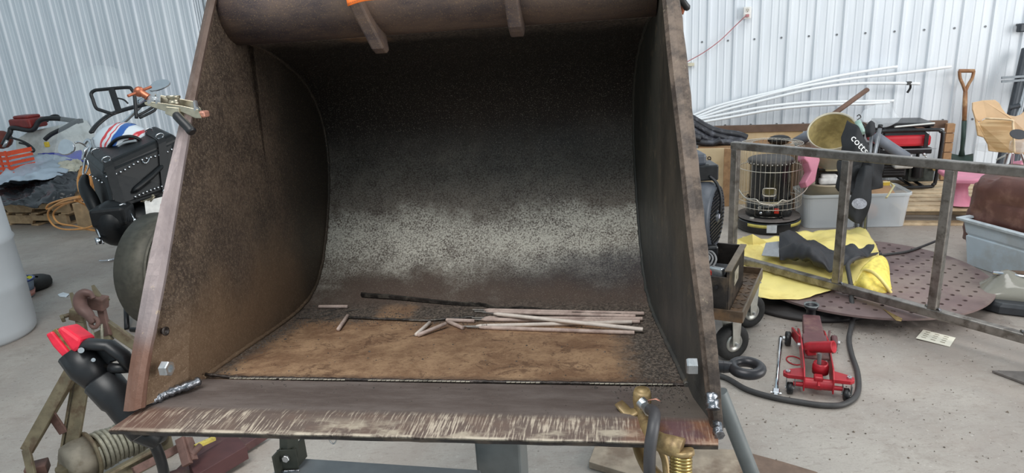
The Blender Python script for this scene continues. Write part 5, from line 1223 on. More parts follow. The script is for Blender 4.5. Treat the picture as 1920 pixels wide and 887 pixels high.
m_ = MB(); m_.tube([front(.045*c_, .030*s_, .156, wz) for c_, s_ in [(max(-1, min(1, 1.25*math.cos(a))), max(-1, min(1, 1.25*math.sin(a)))) for a in [k*math.pi/12 for k in range(24)]]], .0055, 6, closed=True); m_.build('window_frame', M_WIRE, ht)
m_ = MB(); m_.grid(lambda u, v: front(.038*(2*u-1), .026*(2*v-1), .1535, wz), 6, 4); m_.build('window_pane', plain('mica', (92, 82, 50), .3), ht)
cz = .175
m_ = MB(); m_.grid(lambda u, v: front(.095*(2*u-1), .046*(2*v-1), .1745, cz), 12, 3); m_.build('control_panel', plain('panel_black', (22, 22, 22), .3), ht, thick=.002)
m_ = MB(); m_.tube([front(.095*x, .046*y, .176, cz) for x, y in ((-1, -1), (-.5, -1), (0, -1), (.5, -1), (1, -1), (1, 1), (.5, 1), (0, 1), (-.5, 1), (-1, 1))], .0012, 4, closed=True); m_.build('panel_outline', M_WIRE, ht)
m_ = MB(); kc = front(.0, -.005, .178, cz); m_.lathe([(.0001, .024), (.017, .022), (.020, 0)], kc, fd_, 20); m_.build('control_knob', plain('knob_dark', (44, 44, 44), .4), ht)
m_ = MB(); kc = front(-.052, -.016, .178, cz); m_.lathe([(.0001, .008), (.010, .008), (.012, 0)], kc, fd_, 16); m_.build('chrome_button', M_CHROME, ht)
m_ = MB(); m_.box(front(.058, .006, .184, cz), (.034, .012, .040), Matrix((sd_, -fd_, V((0, 0, 1)))).transposed()); m_.build('red_switch', plain('switch_red', (210, 56, 40), .4), ht, bev=.003)
m_ = MB(); lc = front(-.055, .026, .1765, cz); m_.prism(rrect(.042, .018, .008), lc-V((0, 0, 0)), sd_, V((0, 0, 1)), -.0012) ; m_.build('badge', plain('badge_white', (226, 222, 214), .4), ht)
m_ = MB(); m_.bar(lc+fd_*.002-sd_*.013, lc+fd_*.002+sd_*.013, .0008, .007); m_.build('badge_print', M_BLK, ht)
m_ = MB(); m_.grid(lambda u, v: front(.055*(2*u-1), .022*(2*v-1), .153, .285), 8, 2); m_.build('warning_plate', plain('warn_dark', (60, 60, 66), .4), ht, thick=.001)
m_ = MB()
for i in range(5): m_.bar(front(-.045, -.014+i*.007, .1545, .285), front(.045, -.014+i*.007, .1545, .285), .001, .0022)
tag(m_.build('fine_print', plain('print_grey', (180, 180, 186), .5), ht), kind='stuff')
m_ = MB(); m_.lathe([(.0001, .012), (.016, .010), (.018, 0)], hc+(-sd_)*.115+fd_*.165+V((0, 0, .112)), (0, 0, 1), 16); m_.build('fuel_cap', plain('fuel_cap', (170, 164, 156), .5), ht)
m_ = MB(); m_.box(hc+sd_*.13+fd_*.155+V((0, 0, .12)), (.05, .03, .016)); m_.build('tip_switch', M_HTOP, ht, bev=.004)
m_ = MB(); m_.tube(spline([front(.085, .0, .178, cz), front(.10, -.04, .19, cz), hc+sd_*.13+fd_*.155+V((0, 0, .125))], 4), .0025, 6); m_.build('sensor_wire', M_BLK, ht)
bl = hc+fd_*.2395+sd_*.012
m_ = MB(); m_.grid(lambda u, v: hc+(fd_*math.cos((u-.5)*.30+.13)+sd_*math.sin((u-.5)*.30+.13))*.2412+V((0, 0, .025+.06*v)), 6, 1); m_.build('white_sticker', plain('sticker', (214, 216, 218), .5), ht)

# ---- storage totes with things in them
def clear(name, c, alpha, rough=.35):
    t = NT(name, rough); t.b.inputs['Base Color'].default_value = rgb(c); t.b.inputs['Alpha'].default_value = alpha; return t.m
M_TOTE = clear('frosted_tote', (232, 236, 240), .46); M_TOTERIM = clear('frosted_rim', (216, 220, 222), .75); M_CLEAR = clear('clear_film', (226, 230, 234), .22, .15)
def tote(c0, w_, d_, h_, R, label, name='storage_tote', mt=None, rim=None, flare=1.12, grp=None):
    t = thing(name, label, 'storage tote', c0, grp); m_ = MB(); rings = []
    o1 = rrect(w_, d_, .05, 5)
    def ring(k, z): return [V(c0)+R @ V((x*k, y*k, z)) for x, y in o1]
    n_ = len(o1); lv = [ring(1, .004), ring(1+(flare-1)*.9, h_-.02), ring(flare, h_-.018), ring(flare+.03, h_), ring(flare+.045, h_-.002), ring(flare+.045, h_-.02)]
    vs = [p for r_ in lv for p in r_]; m_.add(vs, [(i*n_+k, i*n_+(k+1) % n_, (i+1)*n_+(k+1) % n_, (i+1)*n_+k) for i in range(2) for k in range(n_)]+[tuple(range(n_))[::-1]], False)
    m_.build('tote_body', mt or M_TOTE, t, thick=.003)
    m_ = MB(); m_.add(vs, [(i*n_+k, i*n_+(k+1) % n_, (i+1)*n_+(k+1) % n_, (i+1)*n_+k) for i in range(2, 5) for k in range(n_)]); m_.build('rim', rim or M_TOTERIM, t, thick=.003)
    return t
Rw = rotz(WY*.55)
tc1 = fl(1545, 418); tote(tc1, .37, .30, .27, Rw, 'frosted clear tote beside the heater, holding a pail and white plastic')
tc2 = fl(1636, 416); tote(tc2, .36, .30, .27, Rw, 'frosted clear tote right of the first, with brown and yellow scraps inside', grp=None)
pc_ = tc1+V((-.02, -.01, .06)); t = thing('pail', 'beige plastic pail sitting in the tote beside the heater', 'pail', pc_)
m_ = MB(); m_.lathe([(.0001, 0), (.13, 0), (.155, .27), (.165, .272), (.165, .285), (.150, .285), (.125, .01)], pc_, (0, 0, 1), 36); m_.build('pail_body', plain('beige_pail', (206, 194, 172), .5, 0, .06, 12), t)
m_ = MB(); m_.box(pc_+V((.0, -.03, .30)), (.15, .14, .05), Rw); m_.box(pc_+V((.0, -.03, .335)), (.12, .11, .03), Rw); tag(m_.build('white_jug', plain('white_jug', (236, 236, 236), .4), bev=.02), 'white plastic jug lying in the beige pail', 'jug')
m_ = MB(); m_.ball(tc1+V((-.06, -.07, .085)), .05, 12); m_.ball(tc1+V((.09, -.05, .12)), .06, 12, (1, 1, 1.3)); tag(m_.build('loose_contents', plain('mixed_contents', (150, 164, 190), .5, dirt=(196, 196, 120), dscale=12)), 'bluish and pale bits seen through the first tote wall', 'contents', kind='stuff')
m_ = MB(); m_.ball(tc2+V((-.06, -.03, .10)), .07, 14); tag(m_.build('orange_ball', plain('ball_or', (214, 150, 110), .5)), 'dull orange ball seen through the right tote', 'ball')
q0 = tc2+V((-.02, .02, .0))
m_ = MB(); m_.box(q0+V((0, -.02, .27)), (.26, .20, .012), Rw @ Matrix.Rotation(.35, 3, 'X')); tag(m_.build('cardboard', plain('brown_card', (158, 124, 92), .8, 0, .1, 20)), 'brown cardboard flap sticking up in the right tote', 'cardboard')
m_ = MB(); m_.tube([at(1640, 342, 4.85), at(1668, 341, 4.9), at(1676, 349, 4.85), at(1662, 371, 4.75)], .012, 4, flat=.4); tag(m_.build('folded_strap', plain('cream_strap', (212, 198, 150), .6)), 'cream folded strip poking out of the right tote', 'strip')
m_ = MB(); m_.box(at(1650, 345, 4.88), (.13, .02, .022), Rw); tag(m_.build('yellow_stick', plain('yellow_stick', (206, 170, 64), .5)), 'short yellow stick under the cream strip', 'stick')

# ---- pallet with generator
p0 = fl(1684, 423); Rp = rotz(WY*.9)
pallet(p0, Rp, M_WOOD2, 'pale wooden pallet under the red and black generator', 1.25, 1.0, .13, seed=6, nslat=8)
M_GRED = plain('generator_red', (206, 44, 56), .3, 0, .06, 10, coat=.4)
M_GBLK = plain('generator_black', (26, 26, 28), .35, .1, .2, 30)
gt_ = 5.35
g0 = fl(1700, 352, .135); Rg = rotz(WY*.8)
gx, gy = Rg @ V((1, 0, 0)), Rg @ V((0, 1, 0))
gen = thing('generator', 'portable generator with red tank and black tube frame on the pallet', 'generator', g0)
x0 = at(1648, 343, gt_); x1 = at(1758, 343, gt_+.02)
GZ0 = .135+.02; gl_ = V((x0.x, x0.y, GZ0)); gw = .62; gh = zat(V((p0.x, x0.y, 0)), 238)-GZ0; gdp = .45
fr0 = fl(1640, 352, GZ0); 
def G(x, y, z): return fr0+gx*x+gy*y+V((0, 0, z))
gw = (fl(1752, 350, GZ0)-fr0).length
gh = zat(V((G(gw, 0, 0).x, G(gw, 0, 0).y, 0)), 243)-GZ0
for y in (0, gdp):
    m_ = MB(); m_.tube(spline([G(.04, y, 0), G(gw-.06, y, 0), G(gw-.015, y, .02), G(gw, y, .07), G(gw+.01, y, gh-.06), G(gw-.01, y, gh-.015), G(gw-.05, y, gh), G(.05, y, gh), G(.01, y, gh-.02), G(0, y, gh-.07), G(0, y, .07), G(.01, y, .02)], 4, True), .0145, 10, closed=True); m_.build('frame_hoop', M_GBLK, gen)
for x, z in ((.06, 0), (gw-.08, 0), (.05, gh), (gw-.06, gh), (.3, 0)): m_ = MB(); m_.tube([G(x, 0, z), G(x, gdp, z)], .012, 8); m_.build('cross_tube', M_GBLK, gen)
for x in (.10, gw-.10):
    for y in (.05, gdp-.05): m_ = MB(); m_.cyl(G(x, y, -.02), G(x, y, 0), .018, 12); m_.build('rubber_foot', M_GBLK, gen)
tz0 = gh-.145; m_ = MB(); m_.box(G(gw*.46, gdp/2, tz0+.05), (gw*.86, gdp*.84, .095), Rg); tkk = m_.build('fuel_tank', M_GRED, gen, bev=.025)
m_ = MB(); m_.box(G(gw*.46, gdp/2, tz0+.108), (gw*.80, gdp*.76, .03), Rg, .85); m_.build('tank_top', M_GBLK, gen, bev=.01)
m_ = MB(); m_.bar(G(gw*.78, -.02+gdp*.08, tz0+.11), G(gw*.78, -.02+gdp*.08, tz0), .03, .01, gy); m_.build('tank_strap', M_GBLK, gen)
m_ = MB(); m_.box(G(gw*.47, gdp/2, tz0-.035), (gw*.9, gdp*.8, .05), Rg); m_.build('control_box', M_GBLK, gen, bev=.008)
m_ = MB(); m_.bar(G(.03, -.01, tz0-.008), G(gw-.03, -.01, tz0-.008), .010, .006); m_.build('front_trim', M_GREYL, gen)
m_ = MB(); m_.box(G(.14, gdp*.45, gh*.36), (.22, gdp*.7, gh*.42), Rg); m_.build('alternator_cover', M_GBLK, gen, bev=.02)
for i in range(6): m_ = MB(); m_.box(G(.15, .045, gh*.22+i*.022), (.16, .01, .010), Rg); m_.build('cooling_fin', plain('fin_grey%d' % i, (62, 64, 66), .4, .3) if i == 0 else bpy.data.materials['fin_grey0'], gen)
ecv = at(1691, 306, (G(.32, .06, .2)-EYE).dot(FW)); m_ = MB(); m_.box(ecv, (.15, .12, .075), Rg); m_.box(ecv+V((0, -.03, .012)), (.10, .10, .035), Rg); m_.build('engine_cover', plain('alloy_white', (212, 212, 208), .35, .3), gen, bev=.018)
m_ = MB(); m_.box(G(.38, gdp*.45, gh*.22), (.20, .22, .16), Rg); m_.build('engine_block', plain('engine_dark', (66, 70, 66), .5, .4, .25, 40), gen, bev=.01)
m_ = MB(); m_.cyl(G(.47, .06, gh*.30), G(.47, .10, gh*.30), .022, 14); m_.build('brass_fitting', M_BRASS, gen)
m_ = MB(); m_.cyl(G(gw-.11, .10, gh*.14), G(gw-.11, .10, gh*.45), .048, 18); m_.build('air_canister', M_GBLK, gen)
for x, z, r in ((.30, .56, .012), (.34, .555, .009), (.47, .58, .014), (.49, .54, .008)): m_ = MB(); m_.ball(G(x*gw/.62, .0, z*gh), r, 10); m_.build('chrome_terminal', M_CHROME, gen)
# things piled on the generator: black tray and pale stick
m_ = MB(); m_.box(G(gw*.5, gdp*.5, gh+.035), (gw*.86, gdp*.7, .035), Rg @ Matrix.Rotation(.02, 3, 'Y')); tag(m_.build('black_tray', M_GBLK, bev=.01), 'flat black tray lying on top of the generator frame', 'tray')
m_ = MB(); m_.cyl(at(1678, 238, 5.2), at(1752, 231, 5.3), .007, 8); tag(m_.build('pale_stick', M_WHITE), 'thin pale stick across the top of the generator', 'stick')
# grey ribbed pipe slanting behind the chair
M_GPIPE = plain('grey_plastic_pipe', (120, 124, 134), .5, 0, .08, 10)
m_ = MB(); m_.tube([at(1492, 268, 5.6), at(1520, 252, 5.5), at(1560, 244, 5.42)], .045, 14); m_.build('grey_pipe', M_GPIPE); tag(bpy.data.objects['grey_pipe'], 'grey plastic pipe slanting up behind the heater towards the tipped pail', 'pipe')
m_ = MB(); m_.tube([at(1640, 255, 5.15), at(1668, 275, 5.08), at(1700, 296, 5.05)], .040, 14); m_.build('grey_pipe', M_GPIPE); tag(bpy.data.objects['grey_pipe.001'], 'grey plastic pipe slanting down in front of the generator', 'pipe')

# ---- folded camp chair
ch = thing('folding_camp_chair', 'folded black fabric camp chair with grey tube legs and white lettering', 'camp chair', fl(1612, 438))
M_FAB = plain('black_nylon', (34, 35, 38), .75, 0, .25, 20, .3); M_CT = plain('chair_tube', (150, 152, 156), .35, .6)
ct_ = 4.62
for (xa, ya, xb, yb, d, r) in ((1596, 262, 1583, 430, .0, .011), (1634, 248, 1622, 432, .05, .011), (1650, 240, 1612, 436, .12, .013), (1597, 300, 1606, 430, .1, .010)):
    m_ = MB(); m_.tube([at(xa, ya, ct_+d), at(xb, yb, ct_+d+.0)], r, 10); m_.build('leg_tube', M_CT, ch)
m_ = MB(); m_.tube([at(1650, 240, ct_+.12), at(1651, 234, ct_+.12)], .016, 10); m_.build('tube_cap', M_BLK, ch)
def panel(rows, nm, mt=M_FAB, nu=16, nv=14, amp=.02, fs=9, seed=0, par=ch, th=.004):
    R_ = [spline([at(x, y, t_) for x, y, t_ in r_], 5) for r_ in rows]
    def samp(L, u): f_ = u*(len(L)-1); i = min(int(f_), len(L)-2); return L[i].lerp(L[i+1], f_-i)
    def fn(u, v): p = samp(spline([samp(L, u) for L in R_], 5), v); return p + FW*amp*mnoise.noise(p*fs+V((seed, 0, 0)))*1.6
    m_ = MB(); m_.grid(fn, nu, nv); return m_.build(nm, mt, par, thick=th)
panel([[(1590, 225, 4.7), (1606, 234, 4.6), (1612, 242, 4.58)], [(1583, 245, 4.68), (1605, 258, 4.56), (1624, 264, 4.56)], [(1578, 275, 4.66), (1600, 284, 4.55), (1625, 282, 4.57)], [(1574, 320, 4.68), (1592, 330, 4.58), (1612, 318, 4.6)], [(1566, 352, 4.7), (1580, 360, 4.62), (1600, 352, 4.62)]], 'back_fabric', amp=.03)
panel([[(1622, 238, 4.68), (1634, 226, 4.62), (1641, 230, 4.66)], [(1622, 250, 4.64), (1634, 246, 4.60), (1641, 240, 4.66)], [(1624, 258, 4.66), (1632, 256, 4.62), (1639, 252, 4.66)]], 'arm_cap', nu=8, nv=8)
panel([[(1618, 298, 4.62), (1636, 300, 4.55), (1654, 304, 4.6)], [(1612, 330, 4.58), (1634, 335, 4.52), (1655, 330, 4.58)], [(1608, 352, 4.58), (1632, 356, 4.52), (1656, 352, 4.6)]], 'side_fabric', amp=.03, seed=4)
panel([[(1574, 300, 4.66), (1590, 304, 4.6), (1606, 306, 4.62)], [(1572, 330, 4.64), (1590, 335, 4.56), (1610, 336, 4.6)], [(1590, 365, 4.62), (1600, 372, 4.56), (1606, 372, 4.6)]], 'side_fabric', amp=.03, seed=9)
panel([[(1614, 315, 4.56), (1624, 310, 4.50), (1634, 312, 4.54)], [(1600, 350, 4.52), (1618, 356, 4.46), (1634, 356, 4.5)], [(1588, 390, 4.52), (1606, 402, 4.46), (1626, 400, 4.5)], [(1588, 408, 4.54), (1604, 418, 4.48), (1616, 420, 4.52)]], 'cup_holder_pocket', amp=.02, seed=6)
m_ = MB(); c_ = at(1611, 382, 4.42); m_.prism([(math.cos(a)*.050, math.sin(a)*.036) for a in [k*math.pi/10 for k in range(20)]], c_, RT, UP, .003); m_.build('mesh_window', plain('pale_mesh', (150, 152, 160), .7, 0, .3, 200), ch)
xx = (at(1622, 282, 4.5)-at(1600, 258, 4.5)).normalized(); yy = (UP-xx*UP.dot(xx)).normalized()
m_ = MB(); m_.text('cotts', at(1612, 271, 4.475), xx, yy, .072, .0008); m_.build('white_lettering', plain('white_print', (232, 232, 232), .6), ch)

# ---- tipped dirty pail on the boards
M_PAIL = plain('dirty_pail', (196, 188, 168), .6, 0, .1, 12); M_PAILIN = plain('dirty_pail_inside', (190, 172, 120), .75, 0, .22, 14, .2, dirt=(140, 124, 84), dscale=6)
pt = thing('tipped_pail', 'dirty white pail tilted on the carton, its yellowish inside facing out', 'pail', at(1560, 265, 4.95))
pc0 = at(1560, 246, 4.9); ax = (pc0-EYE).normalized(); ax = V((.36, .56, -.68)).normalized()
m_ = MB(); m_.lathe([(.158, 0), (.166, -.012), (.169, -.005), (.163, .01), (.135, .30), (.0001, .305)], pc0, ax, 40); m_.build('pail_body', M_PAIL, pt)
m_ = MB(); m_.lathe([(.158, .002), (.130, .28), (.0001, .29)], pc0, ax, 40); m_.build('pail_inside', M_PAILIN, pt)
# pallet or box carrying it
m_ = MB(); c_ = at(1558, 300, 5.42); m_.box((c_.x, c_.y+.06, .28), (.46, .36, .56), rotz(WY)); tag(m_.build('carton', plain('brown_carton', (112, 84, 62), .8, 0, .15, 12, .1, dirt=(80, 58, 44), dscale=8), bev=.005), 'brown carton carrying the tipped pail behind the totes', 'carton')
m_ = MB(); c_ = at(1559, 305, 5.14); m_.box(c_, (.09, .08, .12), rotz(WY)); tag(m_.build('cream_box', plain('cream_box', (214, 204, 170), .6), bev=.006), 'small cream box above the black slotted grille', 'box')
t = thing('black_grille', 'black slotted grille standing behind the beige pail', 'grille', at(1550, 345, 5.16))
for i in range(7): m_ = MB(); m_.box(at(1550, 318+i*4.6, 5.16), (.16, .05, .009), rotz(WY)); m_.build('slat', M_GBLK, t)
for x in (1532, 1568): m_ = MB(); m_.box(at(x, 331, 5.16), (.012, .05, .14), rotz(WY)); m_.build('side_bar', M_GBLK, t)
m_ = MB(); m_.tube([at(1552, 222, 5.6), at(1626, 168, 5.72)], .024, 8, flat=.8); tag(m_.build('brown_pole', plain('brown_pole', (112, 84, 70), .6)), 'brown wooden pole leaning up to the right behind the tipped pail', 'pole')
M_PINK = plain('pink_plastic', (224, 142, 166), .45, 0, .08, 8)
m_ = MB(); pk = [(1509, 284), (1534, 283), (1538, 300), (1533, 318), (1529, 340), (1514, 352), (1510, 342), (1521, 322), (1515, 305), (1508, 298)]
tag(plate(pk, 4.93, .12, 'pink_toy', M_PINK, None, .008), 'pink moulded plastic piece between heater and black grille', 'plastic toy')
# clear plastic sheet and hanger
panel([[(1622, 206, 5.15), (1650, 192, 5.2), (1672, 186, 5.3)], [(1618, 222, 5.1), (1650, 215, 5.1), (1690, 220, 5.3)], [(1640, 240, 5.05), (1670, 236, 5.1), (1704, 212, 5.35)]], 'clear_sheet', M_CLEAR, nu=14, nv=12, amp=.05, fs=5, par=None)
tag(bpy.data.objects['clear_sheet'], 'crumpled clear plastic sheet standing up left of the generator', 'plastic sheet')
m_ = MB(); m_.tube(spline([at(1607, 218, 4.9), at(1611, 215, 4.9), at(1614, 220, 4.9), at(1608, 226, 4.9), at(1622, 236, 4.9), at(1600, 240, 4.9)], 4), .004, 6); tag(m_.build('coat_hanger', M_BLK), 'black wire hanger hook above the folded chair', 'hanger')
m_ = MB(); m_.tube([at(1608, 228, 4.85), at(1618, 250, 4.8)], .022, 8); tag(m_.build('mint_bottle', plain('mint', (160, 190, 180), .4)), 'small mint-green bottle neck behind the folded chair', 'bottle')
# ---- trolley jack
M_JRED = plain('jack_red', (184, 38, 50), .4, .1, .1, 20, dirt=(150, 40, 46), dscale=14)
M_JMAR = plain('jack_maroon', (100, 66, 68), .6, .1, .15, 20, dirt=(132, 100, 92), dscale=9)
j0 = fl(1533, 748); j1 = fl(1519, 651); jy = (j1-j0).normalized(); jx = V((jy.y, -jy.x, 0)); JL = (j1-j0).length; RJ = Matrix((jx, jy, V((0, 0, 1)))).transposed()
def J(x, y, z): return j0+jx*x+jy*y+V((0, 0, z))
jk = thing('trolley_jack', 'red and maroon trolley floor jack with black saddle and tilted handle socket', 'floor jack', j0)
JS = JL/.47
for sx in (-1, 1):
    ol = [(0.00, .03), (0.0, .10), (.04, .125), (.28, .135), (.46, .10), (.53, .07), (.53, .045), (.44, .045), (.30, .06), (.10, .03)]
    m_ = MB(); m_.prism([(a*JS, b_) for a, b_ in ol], J(sx*.058-.003, 0, 0), jy, V((0, 0, 1)), .006); m_.build('side_plate', M_JRED, jk, bev=.001)
    # rear caster arm and caster
    m_ = MB(); m_.add([J(sx*x, y*JS, z) for z in (.072, .090) for x, y in ((.055, .02), (.055, .10), (.125, .070), (.142, .055), (.142, .035), (.125, .020))], [(5,4,3,2,1,0), (6,7,8,9,10,11)]+[(i, (i+1) % 6, 6+(i+1) % 6, 6+i) for i in range(6)]); m_.build('caster_arm', M_JRED, jk, bev=.002)
    hexnut(J(sx*.122, .045*JS, .088), (0, 0, 1), .011, .010, .3).build('hex_nut', M_ZINC, jk)
    m_ = MB(); m_.lathe([(.0001, -.013), (.020, -.013), (.026, -.010), (.026, .010), (.020, .013), (.0001, .013)], J(sx*.112, .02*JS, .027), jx, 20); cw = m_.build('caster_wheel', M_BLKRUB, jk)
    for s2_ in (-1, 1): m_ = MB(); m_.prism([(-.012, 0), (.012, 0), (.018, .045), (-.018, .045)], J(sx*.112+s2_*.017, .02*JS, .028), jy, V((0, 0, 1)), .003); m_.build('caster_fork', M_GREYP, cw)
    m_ = MB(); m_.cyl(J(sx*.112-.02, .02*JS, .027), J(sx*.112+.02, .02*JS, .027), .005, 8); m_.build('axle', M_ZINC, cw)
    # front wheel
    m_ = MB(); m_.lathe([(.0001, -.014), (.030, -.014), (.036, -.010), (.036, .010), (.030, .014), (.0001, .014)], J(sx*.105, .47*JS, .037), jx, 24); m_.build('front_wheel', M_BLKRUB if sx < 0 else M_JMAR, jk)
    hexnut(J(sx*.105+sx*.014, .47*JS, .037), jx*sx, .012, .012, .3).build('hex_nut', M_ZINC, jk)
    m_ = MB(); m_.bar(J(sx*.062, .33*JS, .10), J(sx*.085, .50*JS, .06), .010, .05); m_.build('front_arm', M_JRED if sx < 0 else M_JMAR, jk, bev=.003)
    hexnut(J(sx*.061, .30*JS, .095), jx*sx, .011, .012, .3).build('hex_nut', M_ZINC, jk)
m_ = MB(); m_.cyl(J(-.10, .02*JS, .05), J(.10, .02*JS, .05), .010, 12); m_.cyl(J(-.056, .03*JS, .055), J(.056, .03*JS, .055), .024, 16); m_.build('rear_cross_tube', M_JRED, jk)
m_ = MB(); m_.box(J(0, .035*JS, .062), (.036, .040, .062), RJ); m_.build('release_block', M_JRED, jk, bev=.006)
m_ = MB(); m_.cyl(J(0, .0, .060), J(0, .015, .072), .006, 10); m_.build('release_screw', M_JRED, jk)
m_ = MB(); m_.lathe([(.0001, 0), (.034, 0), (.034, .035), (.030, .040), (.030, .048), (.024, .048), (.024, .03), (.0001, .03)], J(.012, .095*JS, .075), (0, 0, 1), 24); m_.build('pump_socket_base', M_JRED, jk)
m_ = MB(); m_.cyl(J(.005, .10*JS, .10), J(.005, .10*JS, .165), .009, 12); m_.build('pump_pin', M_GREYP, jk)
hs0, hs1 = J(-.048, .175*JS, .150), J(.062, .125*JS, .190)
m_ = MB(); dv = hs1-hs0; m_.lathe([(.014, 0), (.021, .004), (.027, .5), (.027, 1.0), (.021, 1.0), (.019, .55)], hs0, dv, 20, True) if False else None
m_ = MB(); L_ = dv.length; m_.lathe([(.0001, 0), (.020, 0), (.025, L_*.2), (.027, L_*.98), (.0275, L_), (.022, L_), (.020, L_*.5), (.0001, L_*.5)], hs0, dv.normalized(), 20); m_.build('handle_socket', M_JRED, jk)
m_ = MB(); m_.box(hs0.lerp(hs1, .2)-V((0, 0, .018)), (.04, .03, .035), RJ @ rotz(.4)); m_.build('socket_lug', M_JRED, jk, bev=.003)
m_ = MB(); m_.add([J(x, y*JS, z) for x, y, z in ((-.052, .14, .122), (.052, .14, .122), (.052, .33, .142), (-.052, .33, .142), (-.052, .14, .110), (.052, .14, .110), (.052, .33, .10), (-.052, .33, .10))], [(0,1,2,3),(7,6,5,4),(0,4,5,1),(1,5,6,2),(2,6,7,3),(3,7,4,0)]); m_.build('cover_plate', M_JMAR, jk, bev=.003)
m_ = MB(); m_.add([J(x, y*JS, z) for x, y, z in ((-.046, .33, .135), (.046, .33, .135), (.040, .53, .150), (-.040, .53, .150), (-.046, .33, .09), (.046, .33, .09), (.040, .53, .095), (-.040, .53, .095))], [(0,1,2,3),(7,6,5,4),(0,4,5,1),(1,5,6,2),(2,6,7,3),(3,7,4,0)]); m_.build('lift_arm', M_JMAR, jk, bev=.006)
m_ = MB(); m_.lathe([(.0001, .0), (.038, .0), (.040, .012), (.024, .018), (.022, .055), (.030, .062), (.035, .080), (.030, .080), (.024, .070), (.0001, .070)], J(0, .565*JS, .105), (0, 0, 1), 24); m_.build('saddle', M_BLACKSTEEL, jk)
m_ = MB(); m_.lathe([(.030, .078), (.036, .085), (.037, .078)], J(0, .565*JS, .107), (0, 0, 1), 12); m_.build('saddle_rim', M_GREYP, jk)
m_ = MB(); c_ = fl(1489, 676, .004); m_.tube([c_+V((math.cos(a)*.033, math.sin(a)*.045, 0)) for a in [k*math.pi/12 for k in range(24)]], .003, 6, closed=True); tag(m_.build('red_ring', M_JRED), 'thin red ring lying left of the trolley jack', 'ring')

# ---- breaker bar
r0, r1 = fl(1455, 737, .012), fl(1464, 633, .012); rd = (r1-r0).normalized(); rx = V((rd.y, -rd.x, 0)); RL = (r1-r0).length
t = thing('ratchet_bar', 'chrome breaker bar with knuckle head lying beside the jack', 'wrench', (r0+r1)/2-V((0, 0, .012)))
m_ = MB(); m_.lathe([(.0001, .03), (.007, .03), (.007, RL*.62), (.0095, RL*.66), (.0100, RL*.80), (.0095, RL*.95), (.011, RL*.96), (.010, RL), (.0001, RL)], r0, rd, 14); m_.build('handle', M_CHROME, t)
m_ = MB(); m_.box(r0+rd*.01, (.030, .040, .018), Matrix((rx, rd, V((0, 0, 1)))).transposed()); m_.build('knuckle', M_CHROME, t, bev=.004)
m_ = MB(); m_.cyl(r0-rx*.022, r0+rx*.022, .006, 12); m_.box(r0-rd*.018, (.016, .02, .016), Matrix((rx, rd, V((0, 0, 1)))).transposed()); m_.build('square_drive', M_CHROME, t, bev=.001)

# ---- black hose
M_HOSE = plain('black_hose', (62, 60, 60), .55, 0, .15, 30)
hp_ = [(1240, 690, .014), (1320, 700, .014), (1360, 708, .014), (1400, 730, .014), (1450, 745, .014), (1500, 754, .014), (1545, 760, .014), (1582, 758, .014), (1607, 738, .014), (1608, 700, .014), (1597, 665, .014), (1592, 635, .014), (1598, 604, .03), (1599, 580, .06), (1597, 562, .095), (1596, 540, .11), (1592, 515, .16), (1590, 497, .19), (1602, 486, .19), (1625, 480, .15), (1650, 476, .11)]
m_ = MB(); m_.tube(spline([fl(*p) for p in hp_], 8), .0125, 10); tag(m_.build('black_hose', M_HOSE), 'black rubber hose curving around the jack and over the steel frame', 'hose')
m_ = MB(); m_.tube(spline([fl(1640, 481, .098), fl(1665, 477, .096), fl(1700, 472, .096), (fl(1730, 462, .096)), fl(1760, 450, .096)], 6), .008, 8); tag(m_.build('thin_cable', M_HOSE), 'thin dark cable lying across the perforated plate', 'cable')

# ---- paper and offcuts on the open floor
q_ = [fl(1731, 618, .004), fl(1792, 633, .006), fl(1781, 650, .003), fl(1717, 634, .008)]
o = slab([q_[3], q_[2], q_[1], q_[0]], .0015, 'paper_note', plain('cream_paper', (232, 226, 210), .8, 0, .04, 10)); tag(o, 'cream paper note with rows of faint writing on the floor', 'paper')
m_ = MB()
for i in range(4):
    for k in range(3):
        a = q_[0].lerp(q_[3], .18+i*.2); b_ = q_[1].lerp(q_[2], .18+i*.2); m_.bar(a.lerp(b_, .12+k*.28)+V((0, 0, .0015)), a.lerp(b_, .12+k*.28+.14)+V((0, 0, .0015)), .006, .0006)
tag(m_.build('faint_writing', plain('grey_ink', (150, 142, 124), .8), o), kind='stuff')
o = slab([fl(1860, 694, .014), fl(1935, 722, .014), fl(1990, 735, .014), fl(1990, 697, .014), fl(1925, 696, .014)], .012, 'steel_offcut', plain('grey_plate', (128, 122, 118), .5, .5)); tag(o, 'pointed grey steel plate offcut at the right edge of the floor', 'steel offcut')
tag(slab([fl(1655, 578, .092), fl(1692, 597, .092), fl(1690, 602, .092), fl(1680, 600, .092)], .004, 'brass_strip', M_BRASS), 'small bright brass strip lying against the bottom rail', 'strip')
c_ = fl(1533, 590, .012); m_ = MB(); m_.tube([c_+V((math.cos(a)*.035, math.sin(a)*.030, 0)) for a in [k*math.pi/10 for k in range(17)]], .006, 6); tag(m_.build('plastic_clip', plain('pale_clip', (190, 190, 192), .4)), 'pale curved plastic clip on the floor behind the jack saddle', 'clip')
m_ = MB(); rnd = random.Random(11)
for i in range(380):
    x, y = rnd.uniform(1370, 1920), rnd.uniform(600, 870)
    if rnd.random() < .45: x, y = rnd.gauss(1600, 110), rnd.gauss(625, 14)
    if y < 596: continue
    chip(fl(x, y, .001), abs(rnd.gauss(.0, .0022))+.0012)
tag(m_.build('floor_grit', plain('dark_debris', (112, 100, 88), .8, 0, .4, 200)), 'dark crumbs of debris scattered over the concrete', 'debris', kind='stuff')

